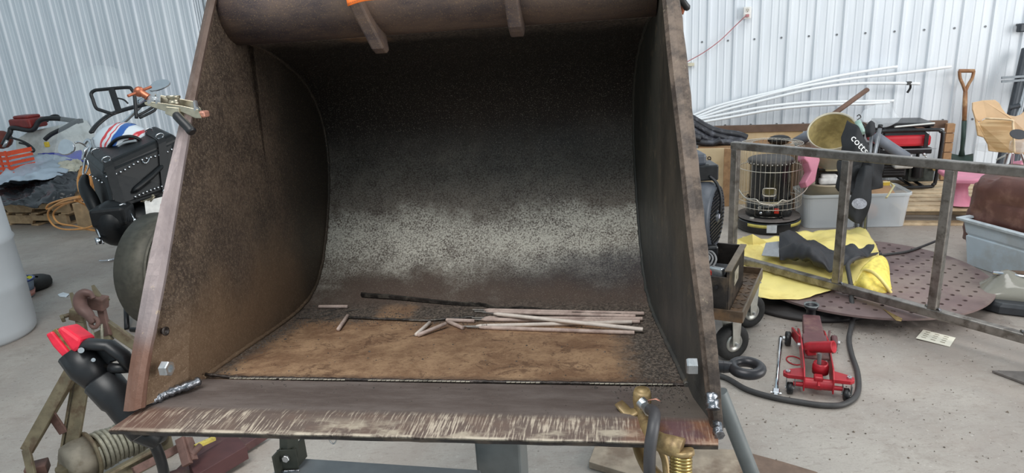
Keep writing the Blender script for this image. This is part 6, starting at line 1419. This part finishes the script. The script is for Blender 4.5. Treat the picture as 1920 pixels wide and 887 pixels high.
# ---- engine cart behind the bucket
M_TREAD = plain('tread_plate', (96, 78, 62), .5, .3, .25, 30, .4, dirt=(120, 92, 66), dscale=12)
M_IRON = plain('black_iron_box', (50, 46, 44), .5, .4, .25, 20, .1, dirt=(96, 82, 68), dscale=10)
M_RIM = plain('worn_rim', (124, 112, 98), .5, .5, .2, 20)
TZ = .30
R0, R1 = fl(1392, 590, TZ), fl(1429, 507, TZ); cd_ = (R1-R0).normalized(); cl = V((-cd_.y, cd_.x, 0)); CW, CL = .58, (R1-R0).length
cart = thing('engine_cart', 'steel cart on pneumatic casters carrying a small engine behind the bucket', 'cart', V(((R0.x+R1.x)/2, (R0.y+R1.y)/2, 0)))
def K(x, y, z): return R0+cl*x+cd_*y+V((0, 0, z-TZ))           # x: to the left, y: away
RC = Matrix((-cl, cd_, V((0, 0, 1)))).transposed()
m_ = MB(); m_.add([K(x, y, z) for z in (TZ-.03, TZ-.022) for x, y in ((0, 0), (0, CL), (CW, CL), (CW, 0))], [(0,1,2,3),(7,6,5,4),(0,4,5,1),(1,5,6,2),(2,6,7,3),(3,7,4,0)]); m_.build('deck', M_TREAD, cart)
m_ = MB()
for i in range(7):
    for k in range(12):
        p = K(.03+i*.035, .02+k*CL/12, TZ-.021); a = .8 if (i+k) % 2 else -.8; d = (cd_*math.cos(a)+cl*math.sin(a))*.012; m_.bar(p-d, p+d, .005, .003)
tag(m_.build('tread_lug', M_TREAD, cart), kind='stuff')
for (p, q) in ((K(0, 0, TZ-.015), K(0, CL, TZ-.015)), (K(-.002, 0, TZ-.015), K(CW, 0, TZ-.015)), (K(0, CL, TZ-.015), K(CW, CL, TZ-.015)), (K(CW, 0, TZ-.015), K(CW, CL, TZ-.015))):
    m_ = MB(); m_.bar(p, q, .008, .055); m_.build('side_rail', M_RIM if p == K(0, 0, TZ-.015) else M_TREAD, cart, bev=.001)
BX, BY0, BY1, BH = .075, .03, CL*.72, .21
bz = TZ-.02
def wallb(p, q, z0, z1, th, nm, mt): m_ = MB(); a = (p+q)/2; a = V((a.x, a.y, (z0+z1)/2)); d = (q-p); L = d.length; m_.box(a, (L, th, z1-z0), rotz(math.atan2(d.y, d.x))); return m_.build(nm, mt, bxt, bev=.002)
bxt = thing('steel_box', 'open black steel box with wires inside, standing on the engine cart', 'steel box', K(BX+.1, .2, bz))
c1, c2_, c3, c4 = K(BX, BY0, 0), K(BX, BY1, 0), K(BX+.24, BY1, 0), K(BX+.24, BY0, 0)
wallb(c1, c2_, bz, bz+BH, .012, 'side_panel', M_IRON); wallb(c1, c4, bz, bz+BH*.86, .010, 'front_panel', M_IRON); wallb(c2_, c3, bz, bz+BH, .010, 'back_panel', M_IRON); wallb(c3, c4, bz, bz+BH, .010, 'side_panel', M_IRON)
m_ = MB(); m_.bar(K(BX, BY0-.004, bz+BH+.002), K(BX, BY1, bz+BH+.002), .030, .006); m_.build('top_flange', M_RIM, bxt)
m_ = MB(); c_ = K(BX-.0075, BY0+(BY1-BY0)*.45, bz+BH*.6); m_.box(c_, (.002, .11, .07), RC); m_.build('worn_label', plain('worn_label', (164, 156, 138), .6, 0, .2, 60, dirt=(90, 80, 60), dscale=30), bxt)
m_ = MB(); m_.cyl(K(BX+.05, BY0-.006, bz+BH*.62), K(BX+.05, BY0-.012, bz+BH*.62), .010, 10); m_.build('bolt_head', M_BLACKSTEEL, bxt)
m_ = MB(); c_ = K(BX+.10, BY0+.12, bz+.10); m_.box(c_, (.15, .20, .14), RC); m_.build('battery', M_BLK, bxt, bev=.008)
m_ = MB(); c_ = K(BX+.09, BY0+.05, bz+.18); m_.box(c_, (.05, .035, .03), RC @ rotz(.4)); m_.build('red_terminal', plain('terminal_red', (186, 58, 44), .5), bxt, bev=.006)
m_ = MB()
for k in range(4): m_.tube(spline([K(BX+.10+.02*k, BY0+.06, bz+.17), K(BX+.07+.015*k, BY0+.08, bz+.235), K(BX+.11+.01*k, BY0+.12, bz+.26-.01*k), K(BX+.15, BY0+.10, bz+.2)], 5), .005, 6)
m_.build('grey_wire', plain('grey_wire', (120, 118, 118), .5), bxt)
m_ = MB(); m_.box(K(BX+.06, BY0+.045, bz+.185), (.07, .03, .05), RC @ rotz(-.3)); m_.build('silver_clamp', M_ZINC, bxt, bev=.006)
# casters
for cx_, cy_, r in ((1370, 672, .092), (1403, 612, .092)):
    g_ = fl(cx_, cy_); ax = (cl*.75+cd_*.66).normalized() if r else None
    ax = (EYE-g_); ax.z = 0; ax = (ax.normalized()*.75-V((ax.y, -ax.x, 0)).normalized()*.65).normalized()
    wc = g_+V((0, 0, r)); m_ = MB(); m_.lathe([(.048, -.022), (.06, -.030), (.08, -.030), (.090, -.018), (.092, 0), (.090, .018), (.08, .030), (.06, .030), (.048, .022)], wc, ax, 36); cwh = m_.build('caster_wheel', M_TYRE, cart)
    m_ = MB(); m_.lathe([(.0001, .020), (.030, .020), (.034, .026), (.045, .026), (.050, .018), (.050, -.018), (.045, -.026), (.0001, -.02)], wc, ax, 28); m_.build('wheel_rim', plain('zinc_rim', (176, 176, 170), .35, .7), cwh)
    m_ = MB(); sdv = ax.cross(V((0, 0, 1))).normalized()
    for s_ in (-1, 1): m_.prism([(-.018, -.012), (.018, -.012), (.030, TZ-.03-r), (-.030, TZ-.03-r)], wc+ax*(s_*.037), sdv, V((0, 0, 1)), .004)
    m_.box(wc+V((0, 0, TZ-.034-r)), (.085, .085, .006)); m_.build('caster_fork', plain('zinc_fork', (190, 188, 178), .4, .5), cwh)
    m_ = MB(); m_.cyl(wc-ax*.05, wc+ax*.05, .008, 10); m_.build('axle', M_ZINC, cwh)
for x, y in ((CW-.06, .06), (CW-.06, CL-.06)):
    g_ = K(x, y, 0); wc = V((g_.x, g_.y, .092)); m_ = MB(); m_.lathe([(.0001, -.022), (.06, -.030), (.090, -.018), (.092, 0), (.090, .018), (.06, .030), (.0001, .022)], wc, cl, 28); cwh = m_.build('caster_wheel', M_TYRE, cart)
    m_ = MB(); m_.box(wc+V((0, 0, .13)), (.05, .05, .11)); m_.build('caster_fork', M_GREYP, cwh)
# engine with louvred recoil cover, on the cart
M_ENG = plain('engine_grey_cover', (74, 78, 86), .45, .1, .12, 20)
en = thing('small_engine', 'grey small engine with round louvred fan cover above the cart', 'engine', K(.26, CL-.06, TZ-.02))
ec = at(1338, 405, 3.40); eax = (V((.86, -.51, 0))).normalized(); ez = V((0, 0, 1)); ex_ = eax.cross(ez)*-1
er = .165
m_ = MB(); m_.lathe([(er*1.02, -.16), (er*1.05, -.03), (er, 0), (er*.93, .018), (er*.9, .012), (.0001, .010)], ec, eax, 44, sq=1.0); m_.build('fan_cover', M_ENG, en)
for k in range(15):
    yk = -.13+k*.0186; hwx = math.sqrt(max(.0004, (er*.88)**2-yk*yk)); m_ = MB(); m_.bar(ec+eax*.017-ex_*hwx+ez*yk, ec+eax*.017+ex_*hwx+ez*yk, .006, .009, eax) ; m_.build('louvre', M_BLACKSTEEL, en)
m_ = MB(); m_.lathe([(.0001, .028), (.03, .026), (.034, .012)], ec, eax, 20); m_.build('recoil_hub', M_ENG, en)
m_ = MB(); m_.prism([(.012*math.cos(a), .012*math.sin(a)) for a in [k*.63 for k in range(10)]], ec+eax*.028, ex_, ez, .001); m_.build('hub_badge', plain('badge_lilac', (206, 206, 224), .4), en)
m_ = MB(); m_.box(ec-eax*.16, (.22, .26, .30)); m_.build('engine_block', M_ENG, en, bev=.02)
m_ = MB(); m_.box(at(1318, 320, 3.42), (.12, .14, .08)); m_.build('air_filter_box', M_GBLK, en, bev=.008)
m_ = MB(); m_.box(at(1302, 296, 3.42), (.09, .14, .06)); m_.build('fuel_cap_housing', M_ENG, en, bev=.015)
m_ = MB(); m_.tube(spline([at(1330, 330, 3.36), at(1344, 344, 3.34), at(1352, 372, 3.34), at(1350, 400, 3.36)], 4), .008, 6); m_.tube(spline([at(1318, 312, 3.36), at(1328, 309, 3.36), at(1334, 318, 3.36)], 4), .004, 6); m_.build('fuel_line', M_BLK, en)
eb = V((ec.x-.14, ec.y, 0)); m_ = MB(); m_.box((eb.x, eb.y, (TZ-.02+ec.z-.12)/2), (.26, .26, max(.05, ec.z-.12-(TZ-.02)))); m_.build('engine_stand', M_GBLK, en, bev=.01); 
m_ = MB(); m_.cyl(at(1368, 470, 3.55)+V((0, 0, 0)), V((at(1368, 470, 3.55).x, at(1368, 470, 3.55).y, TZ-.01)), .010, 8) if False else None

# ---- grey tub with brown bag
M_TUB = plain('blue_grey_tub', (204, 216, 226), .45, 0, .05, 6, dirt=(190, 194, 196), dscale=4)
ta, tb_ = fl(1799, 495), fl(1990, 560); td = (tb_-ta).normalized(); tn = V((-td.y, td.x, 0)); TH = zat(ta, 408)
tt = thing('grey_tub', 'large pale blue-grey plastic tub at the right edge holding a brown bag', 'tub', ta)
def TU(x, y, z): return ta+td*x+tn*y+V((0, 0, z))
def tring(k, z): return [TU(x, y, z) for x, y in ((.03-k, .03-k), (1.0+k, .03-k), (1.0+k, .56+k), (.03-k, .56+k))]
lv = [tring(0, .004), tring(.02, TH*.62), tring(.012, TH*.64), tring(.022, TH*.70), tring(.035, TH-.02)]
m_ = MB(); vs = [p for r_ in lv for p in r_]; m_.add(vs, [(i*4+k, i*4+(k+1) % 4, i*4+4+(k+1) % 4, i*4+4+k) for i in range(4) for k in range(4)]+[(3, 2, 1, 0)]); m_.build('tub_wall', M_TUB, tt, thick=.006, bev=.004)
lv = [tring(.030, TH-.022), tring(.065, TH-.018), tring(.070, TH), tring(.035, TH+.002), tring(.030, TH-.01)]
m_ = MB(); vs = [p for r_ in lv for p in r_]; m_.add(vs, [(i*4+k, i*4+(k+1) % 4, i*4+4+(k+1) % 4, i*4+4+k) for i in range(4) for k in range(4)]); m_.build('rim', plain('tub_rim', (206, 214, 220), .45), tt, bev=.003)
q_ = [TU(-.14, .40, TH+.012), TU(.05, .22, TH+.012), TU(.12, .62, TH+.016), TU(-.05, .74, TH+.016)]
o = slab(q_, .010, 'tub_lid', plain('lid_white', (208, 214, 214), .5)); tag(o, 'pale plastic lid lying at the far left corner of the grey tub', 'lid')
M_BAG = plain('brown_paper_bag', (112, 74, 66), .42, 0, .15, 10, .3, dirt=(140, 104, 92), dscale=5)
bg = TU(.36, .30, TH+.02); m_ = MB()
def bagf(u, v):
    a = u*2*math.pi; k = v; sq_ = lambda c: (abs(c)**.4)*(1 if c > 0 else -1)
    rad = (1-.14*abs(2*k-1)**3) if 0 < k < 1 else 0; r_ = rad if .02 < k < .98 else 0.02
    p = TU(.33+.45*sq_(math.cos(a))*r_, .28+.23*sq_(math.sin(a))*r_, TH-.17+.47*k)
    n_ = fbm((p.x*3, p.y*3, p.z*4)); return p+(p-bg)*.14*n_+V((0, 0, .07*mnoise.noise(V((p.x*3, p.y*3, 0)))-.05*abs(mnoise.noise(p*7))))+(p-bg).normalized()*.03*abs(mnoise.noise(p*11))
m_.grid(bagf, 48, 16); tag(m_.build('brown_bag', M_BAG), 'shiny crinkled brown paper sack lying on the grey tub', 'bag')
# ---- clear case with chainsaw-like saw, black base
M_CASE = plain('smoky_clear_plastic', (176, 172, 160), .12, 0, .10, 6, trans=.35, coat=.5)
cb = fl(1812, 580); ce = fl(2000, 600); sdx = (ce-cb).normalized(); sdy = V((-sdx.y, sdx.x, 0))
vc = thing('clear_case', 'smoky clear plastic case on a black base, standing right of the round plate', 'case', cb)
def S_(x, y, z): return cb+sdx*x+sdy*y+V((0, 0, z))
ol = [(.0, .13), (.05, .03), (.14, -.03), (.75, -.05), (.75, .32), (.12, .32), (.03, .26)]
m_ = MB(); n_ = len(ol); m_.add([S_(x, y, .005) for x, y in ol]+[S_(x, y, .045) for x, y in ol]+[S_(x*.96+.02, y*.92+.01, .065) for x, y in ol], [tuple(range(n_))[::-1], tuple(range(2*n_, 3*n_))]+[(k*n_+i, k*n_+(i+1) % n_, (k+1)*n_+(i+1) % n_, (k+1)*n_+i) for k in (0, 1) for i in range(n_)]); m_.build('black_base', plain('base_black', (52, 54, 58), .4, 0, .15, 20), vc, bev=.006)
m_ = MB()
def casef(u, v):
    x = lerp(.05, .76, u); y = lerp(.03, .28, v); z = .06+.10*(math.sin(math.pi*v)**.5)*(1-math.exp(-u*9))+.05*math.exp(-((u-.18)/.08)**2-((v-.6)/.3)**2); return S_(x, y, z)
m_.grid(casef, 26, 12); m_.build('clear_cover', M_CASE, vc, thick=.003)
m_ = MB(); m_.tube([S_(.12, .16, .17), S_(.30, .15, .165), S_(.76, .13, .165)], [.018, .012, .012], 10, flat=.6); m_.build('silver_bar', M_CHROME, vc)
m_ = MB(); m_.box(S_(.52, .06, .125), (.26, .02, .05), Matrix.Rotation(math.atan2(sdx.y, sdx.x), 3, 'Z')); m_.build('grey_panel', plain('slate_panel', (92, 98, 110), .4), vc, bev=.01)
# rusty bracket
bt = thing('rusty_bracket', 'dark rusty iron bracket with round end leaning against the grey tub', 'bracket', fl(1895, 545))
bp2 = 3.75
m_ = MB(); m_.cyl(at(1883, 516, bp2), at(1893, 514, bp2-.01), .028, 14); m_.build('round_end', plain('rust_dark', (72, 56, 46), .7, .2, .25, 30, .4), bt)
m_ = MB(); m_.tube([at(1890, 512, bp2), at(1930, 514, bp2), at(1990, 518, bp2)], .017, 6); m_.build('upper_bar', plain('rust_mid', (120, 96, 80), .7, .2, .2, 30), bt)
m_ = MB(); m_.tube(spline([at(1889, 520, bp2), at(1898, 532, bp2), at(1912, 533, bp2), at(1925, 528, bp2), at(1990, 530, bp2)], 4), .018, 6); m_.build('curved_leg', plain('rust_dark2', (58, 46, 40), .7, .2), bt)
m_ = MB(); c_ = fl(1896, 545, .0); m_.box(c_+V((.05, .02, .012)), (.5, .10, .024), rotz(-.2)); tag(m_.build('wood_lath', M_PLY), 'weathered lath on the floor under the rusty bracket', 'lath')

# ---- pink play furniture
pk = thing('pink_play_table', 'pink plastic toy table on the pallet behind the brown bag', 'toy table', fl(1850, 380, .13))
m_ = MB(); pt_ = [at(1758, 317, 5.25), at(1870, 322, 5.0), at(1960, 330, 4.8), at(1960, 345, 4.6), at(1860, 338, 4.8), at(1790, 336, 4.95)]
m_.add(pt_+[p-V((0, 0, .035)) for p in pt_], [tuple(range(6)), tuple(range(6, 12))[::-1]]+[(i, 6+i, 6+(i+1) % 6, (i+1) % 6) for i in range(6)]); m_.build('table_top', M_PINK, pk, bev=.01)
for x_, y_, t__ in ((1805, 330, 5.05), (1900, 338, 4.85)):
    p_ = at(x_, y_, t__); h_ = p_.z-.145
    m_ = MB(); m_.lathe([(.10, 0), (.07, -.03), (.045, -h_*.4), (.055, -h_*.7), (.11, -h_+.01), (.115, -h_)], p_, (0, 0, 1), 20); m_.build('pedestal', M_PINK, pk)
tag(plate([(1918, 300), (1960, 296), (1960, 318), (1925, 320), (1908, 316)], 4.7, .1, 'pink_toy_chair', M_PINK, None, .01), 'second pink plastic piece at the right edge behind the rail', 'plastic toy')

# ---- moulded plywood chair
M_PLYC = plain('birch_plywood', (214, 178, 138), .4, 0, .07, 10, coat=.2); 
tpl = NT('plywood_grain', .4); g1 = tpl.noise(4, 4, .6, stretch=(1, 1, 7), dist=.4); cc_ = tpl.mix(tpl.step(g1, .35, .65), rgb((196, 154, 104)), rgb((222, 186, 138))); tpl.color(cc_); tpl.b.inputs['Coat Weight'].default_value = .25; M_PLYG = tpl.m
wc_ = thing('plywood_chair', 'moulded pale plywood chair shell with oval handhold at the right edge', 'chair', at(1880, 290, 4.4)-V((0, 0, .02)))
D1 = 4.45
def shell_(pix, nm, d0, d1, mt, th=.012):
    """a bent panel: depth runs from d0 (left) to d1 (right)"""
    xs = [p[0] for p in pix]; xa, xb = min(xs), max(xs); m_ = MB(); q = [at(x, y, lerp(d0, d1, ((x-xa)/(xb-xa))**1.3)) for x, y in pix]; n_ = len(q); d = FW*th
    m_.add(q+[p+d for p in q], [tuple(range(n_))[::-1], tuple(range(n_, 2*n_))]+[(i, (i+1) % n_, n_+(i+1) % n_, n_+i) for i in range(n_)]); return m_.build(nm, mt, wc_, bev=.003)
shell_([(1824, 192), (1843, 188), (1866, 187), (1874, 193), (1880, 204), (1886, 212), (1893, 216), (1904, 218), (1914, 215), (1925, 206), (1975, 190), (1975, 300), (1925, 290), (1903, 288), (1900, 226), (1895, 224), (1850, 221), (1844, 223), (1840, 228), (1834, 228), (1829, 222), (1824, 205)], 'back_shell', 4.52, 4.30, M_PLYC)
shell_([(1829, 222), (1836, 230), (1843, 226), (1850, 222), (1897, 226), (1900, 250), (1901, 287), (1870, 285), (1855, 283), (1853, 270), (1846, 258), (1834, 254)], 'side_shell', 4.50, 4.36, M_PLYG)
m_ = MB(); m_.tube(spline([at(1848, 222, 4.42), at(1895, 225, 4.33), at(1899, 232, 4.33), at(1901, 260, 4.33), at(1902, 287, 4.33)], 4), .007, 6); m_.build('edge_ply', plain('ply_edge', (232, 204, 166), .5), wc_)
m_ = MB(); m_.prism([(math.cos(a)*.055, math.sin(a)*.032) for a in [k*math.pi/10 for k in range(20)]], at(1909, 252, 4.25), (RT*.98-UP*.1).normalized(), UP, .004); m_.build('handhold', plain('hole_dark', (52, 54, 60), .7), wc_)
for a_, b_ in (((1890, 287, 4.4), (1878, 330, 4.5)), ((1915, 288, 4.35), (1935, 345, 4.4)), ((1900, 286, 4.6), (1895, 335, 4.8))):
    m_ = MB(); m_.cyl(at(*a_), at(*b_), .009, 8); m_.build('leg', M_CHROME, wc_)
m_ = MB(); m_.box(at(1848, 276, 4.6), (.09, .1, .05), rotz(.1)); m_.box(at(1940, 272, 4.34), (.28, .1, .07), rotz(.1)); o = m_.build('clear_bin', M_CLEAR, bev=.01); tag(o, 'clear plastic bin showing behind and below the plywood chair', 'bin')
m_ = MB(); m_.tube([at(1868, 300, 4.5), at(1893, 287, 4.45)], .006, 6); tag(m_.build('white_rod', M_WHITE), 'short white rod under the plywood chair', 'rod')

# ---- shovel against the wall
M_HANDLE = plain('shovel_wood', (150, 104, 70), .5, 0, .18, 14, dirt=(176, 140, 100), dscale=12); M_GRN = plain('dark_green_paint', (44, 66, 60), .5, .1, .15, 16, dirt=(58, 62, 58), dscale=9)
so = .10
def SW(x, y, o_=so): return atW(x, y, o_)
sh = thing('garden_spade', 'D-handled wooden spade with dark green blade leaning on the wall', 'spade', SW(1803, 362, .2))
m_ = MB(); m_.cyl(SW(1798, 133), SW(1827, 133), .016, 12); m_.build('grip', M_HANDLE, sh)
for pts in ([(1799, 133), (1800, 146), (1805, 158), (1809, 170), (1810, 178)], [(1826, 133), (1823, 146), (1816, 158), (1811, 170), (1810, 178)]):
    m_ = MB(); m_.tube(spline([SW(x, y) for x, y in pts], 4), .0135, 8); m_.build('yoke', M_HANDLE, sh)
m_ = MB(); m_.tube([SW(1810, 172), SW(1809, 200), SW(1808, 228)], [.017, .019, .018], 12); m_.build('shaft', M_HANDLE, sh)
m_ = MB(); m_.tube([SW(1808, 226), SW(1806, 260), SW(1804, 280), SW(1803, 292)], [.0195, .0185, .017, .026], 12); m_.build('socket', M_GRN, sh)
bl = [SW(1784, 288), SW(1803, 292), SW(1825, 288), SW(1824, 340, .16), SW(1815, 362, .19), SW(1803, 368, .2), SW(1790, 362, .19), SW(1784, 340, .16)]
m_ = MB(); m_.add(bl+[p-WN*.004 for p in bl], [tuple(range(8)), tuple(range(8, 16))[::-1]]+[(i, (i+1) % 8, 8+(i+1) % 8, 8+i) for i in range(8)]); m_.build('blade', M_GRN, sh)

# ---- dark tubes and grey rails leaning at the right edge
M_DK = plain('charcoal_tube', (62, 66, 72), .45, .3, .15, 20); M_LG = plain('grey_rail', (140, 146, 152), .4, .5, .1, 20)
ld = thing('leaning_ladder', 'dark tubular ladder with grey rails leaning on the wall at the right edge', 'ladder', SW(1885, 372, .55))
for a_, b_ in (((1924, 92, .10), (1868, 345, .50)), ((1945, 140, .10), (1893, 340, .50))):
    m_ = MB(); m_.cyl(SW(*a_), SW(b_[0], b_[1], b_[2]), .034, 12); m_.build('side_tube', M_DK, ld)
m_ = MB(); m_.cyl(SW(1930, 130, .14), SW(1885, 300, .45), .016, 10); m_.build('inner_tube', M_LG, ld)
for y in (145, 152): m_ = MB(); m_.bar(SW(1878, y+1, .22), SW(1975, y-6, .22), .02, .018); m_.build('grey_rail', M_LG, ld)
m_ = MB(); m_.cyl(SW(1893, 202, .3), SW(1912, 198, .3), .02, 10); m_.build('collar', M_DK, ld)
m_ = MB(); m_.box(SW(1917, 52, .05), (.07, .05, .07)); tag(m_.build('wall_bracket', M_DK, bev=.01), 'small grey bracket on the wall at the upper right edge', 'bracket')

# ---- timber and plywood along the wall base
M_PINE = plain('pine_board', (214, 190, 152), .7, 0, .08, 5, dirt=(196, 166, 122), dscale=3); M_STUD = plain('old_stud', (170, 132, 96), .8, 0, .15, 14, dirt=(138, 104, 76), dscale=10); M_DKW = plain('dark_ledge', (108, 86, 72), .8, 0, .15, 14)
def wallbox(x0, y0, x1, y1, o0, dep, nm, mt, lab, cat, bev=.003):
    """a board standing parallel to the wall: picture corners, distance of its face from the wall, thickness"""
    a, b_ = atW(x0, y0, o0), atW(x1, y1, o0); sa, sb = (a-W0).dot(WA), (b_-W0).dot(WA); z0, z1 = min(a.z, b_.z), max(a.z, b_.z)
    m_ = MB(); m_.box(wl((sa+sb)/2, (z0+z1)/2, o0-dep/2), (abs(sb-sa), dep, z1-z0), rotz(WY)); return tag(m_.build(nm, mt, bev=bev), lab, cat)
a = atW(1250, 236, .30); zt_ = a.z
def wb(s0, s1, z0, z1, o0, dep, nm, mt, lab, cat): m_ = MB(); m_.box(wl((s0+s1)/2, (z0+z1)/2, o0-dep/2), (s1-s0, dep, z1-z0), rotz(WY)); return tag(m_.build(nm, mt, bev=.002), lab, cat)
sx = lambda x, y, o_: (atW(x, y, o_)-W0).dot(WA)
zx = lambda x, y, o_: atW(x, y, o_).z
wb(sx(1200, 240, .24), sx(1776, 240, .24), zx(1500, 240, .24)-.03, zx(1500, 234, .24)+.005, .24, .04, 'top_ledge', M_DKW, 'long dark board edge running along the wall above the plywood', 'board')
wb(sx(1300, 255, .22), sx(1505, 255, .22), zx(1420, 268, .22), zx(1420, 239, .22), .22, .02, 'pine_panel', M_PINE, 'clean pale plywood panel under the dark ledge, above the heater', 'panel')
o = wb(sx(1240, 330, .62), sx(1504, 330, .62), .0, zx(1420, 277, .62), .62, .02, 'plywood_sheet', M_PINE, 'pale plywood sheet with handwritten 79 standing behind the heater', 'plywood sheet')
m_ = MB(); p_ = atW(1325, 300, .623); m_.text('79', p_, WA, V((0, 0, 1)), .085, .0008); m_.build('handwritten_number', plain('marker', (60, 48, 44), .7), o)
for i, (x, lb) in enumerate(((1367, 'old wooden stud standing left of the steel frame corner'), (1516, 'old speckled wooden stud standing right of the heater cage'), (1483, 'wooden stud right behind the heater cage'))):
    w_ = (.09, .19, .08)[i]; s0 = sx(x, 320, .70); wb(s0-w_/2, s0+w_/2, 0, zx(x, 279, .70), .70, .04, 'wooden_stud', M_STUD, lb, 'stud')
wb(sx(1310, 272, .50), sx(1500, 272, .50), zx(1400, 276, .5)-.06, zx(1400, 272, .5), .58, .34, 'crate_shelf', M_STUD, 'rough board shelf between the ledge and the plywood sheet', 'board')
# stacked timbers right of the generator
for i in range(6):
    z0 = .14+i*.082; wb(sx(1764, 330, .30), sx(1779, 330, .30), z0, z0+.076, .30, .05+.004*(i % 2), 'stacked_timber', M_STUD, ['lowest', 'second', 'third', 'fourth', 'fifth', 'topmost'][i]+' short timber end stacked beside the generator', 'timber')['group'] = 'timber ends beside the generator'
# black hose roll on the ledge
M_HOSEB = plain('black_flat_hose', (44, 44, 50), .5, 0, .3, 14, .3, dirt=(96, 96, 104), dscale=16)
hr = thing('layflat_hose', 'bundle of black flat hose sagging over the boards beside the bucket', 'hose', atW(1345, 270, .45))
for i, L in enumerate(([(1286, 214), (1306, 226), (1330, 240), (1356, 248), (1384, 252), (1400, 258)], [(1286, 222), (1308, 236), (1332, 250), (1358, 258), (1392, 264)], [(1286, 236), (1306, 248), (1330, 262), (1360, 266), (1398, 266)], [(1286, 262), (1310, 266), (1335, 268), (1352, 262)], [(1286, 250), (1300, 256), (1314, 260)])):
    m_ = MB(); m_.tube(spline([atW(x, y, .40+.04*i) for x, y in L], 5), .050, 8, flat=.6, upv=(0, 0, 1)); m_.build('hose_length', M_HOSEB, hr)
m_ = MB(); m_.ball(atW(1461, 262, .5), .085, 14, (1.2, .8, .5)); tag(m_.build('black_dome', M_GBLK), 'black domed lid lying on the boards behind the heater', 'lid')

# ---- white plastic pipes fanning out along the wall
M_PVC = plain('white_pvc', (238, 240, 242), .35, 0, .03, 10)
PV = [([(1300, 216), (1340, 200), (1400, 184), (1460, 170), (1520, 154), (1580, 141), (1640, 131), (1683, 125)], 'topmost white pipe, ending left of the next one'),
      ([(1300, 221), (1350, 202), (1410, 186), (1470, 170), (1530, 158), (1600, 147), (1700, 136), (1784, 125)], 'longest white pipe, second from top, reaching towards the spade'),
      ([(1300, 224), (1360, 206), (1420, 191), (1490, 174), (1540, 164), (1600, 157), (1665, 156), (1725, 157)], 'white pipe with black tape near its right end'),
      ([(1302, 226), (1370, 212), (1430, 201), (1500, 193), (1560, 191), (1620, 190), (1676, 189)], 'fourth white pipe from the top'),
      ([(1304, 231), (1370, 220), (1440, 207), (1500, 200), (1560, 196), (1620, 195), (1668, 192)], 'lowest white pipe of the fan')]
for i, (L, lb) in enumerate(PV):
    m_ = MB(); m_.tube(spline([atW(x, y, .09+.03*i) for x, y in [(1240, 240)]+L], 6), .0125, 8); o = tag(m_.build('white_pipe', M_PVC), lb, 'pipe', 'white pipes fanned out along the wall')
m_ = MB(); m_.tube(spline([atW(1706, 154, .15), atW(1707, 164, .13), atW(1701, 174, .13)], 4), .010, 6); m_.box(atW(1704, 156, .15), (.035, .03, .03)); m_.build('black_tape', M_BLK, bpy.data.objects['white_pipe.002'])
# ---- outlet, red cord, wood block
t = thing('wall_outlet', 'white surface-mounted power outlet high on the wall', 'outlet', atW(1401, 24, .04))
oc_ = atW(1401, 24, .045); m_ = MB(); m_.box(oc_, (.068, .050, .105), rotz(WY)); m_.build('outlet_box', plain('outlet_white', (232, 230, 226), .4), t, bev=.006)
for dz in (.022, -.024): m_ = MB(); m_.prism(rrect(.034, .034, .012), oc_+WN*.0255+V((0, 0, dz)), WA, V((0, 0, 1)), .002); sk = m_.build('socket', plain('outlet_face', (214, 208, 198), .5), t)
m_ = MB(); z_o = oc_+WN*.028+V((0, 0, .024))
for dx in (-.007, .007): m_.box(z_o+WA*dx, (.003, .002, .010), rotz(WY))
m_.cyl(z_o-V((0, 0, .012)), z_o-V((0, 0, .012))+WN*.001, .003, 8); m_.build('socket_slot', M_BLK, t)
m_ = MB(); m_.tube(spline([oc_+WN*.03+V((0, 0, -.024)), atW(1396, 32, .09), atW(1375, 52, .05), atW(1350, 76, .05), atW(1320, 98, .05), atW(1290, 115, .05), atW(1265, 128, .05)], 6), .0045, 6); m_.box(oc_+WN*.038+V((0, 0, -.024)), (.026, .03, .022), rotz(WY)); tag(m_.build('power_cable', plain('faded_red_cord', (186, 124, 128), .6)), 'thin faded red cord running from the wall outlet down to the left', 'cord')
m_ = MB(); m_.box(atW(1293, 121, .03), (.085, .05, .028), rotz(WY)); tag(m_.build('cord_block', plain('cream_wood', (206, 198, 176), .7), bev=.002), 'small cream wooden block on the wall under the red cord', 'wood block')
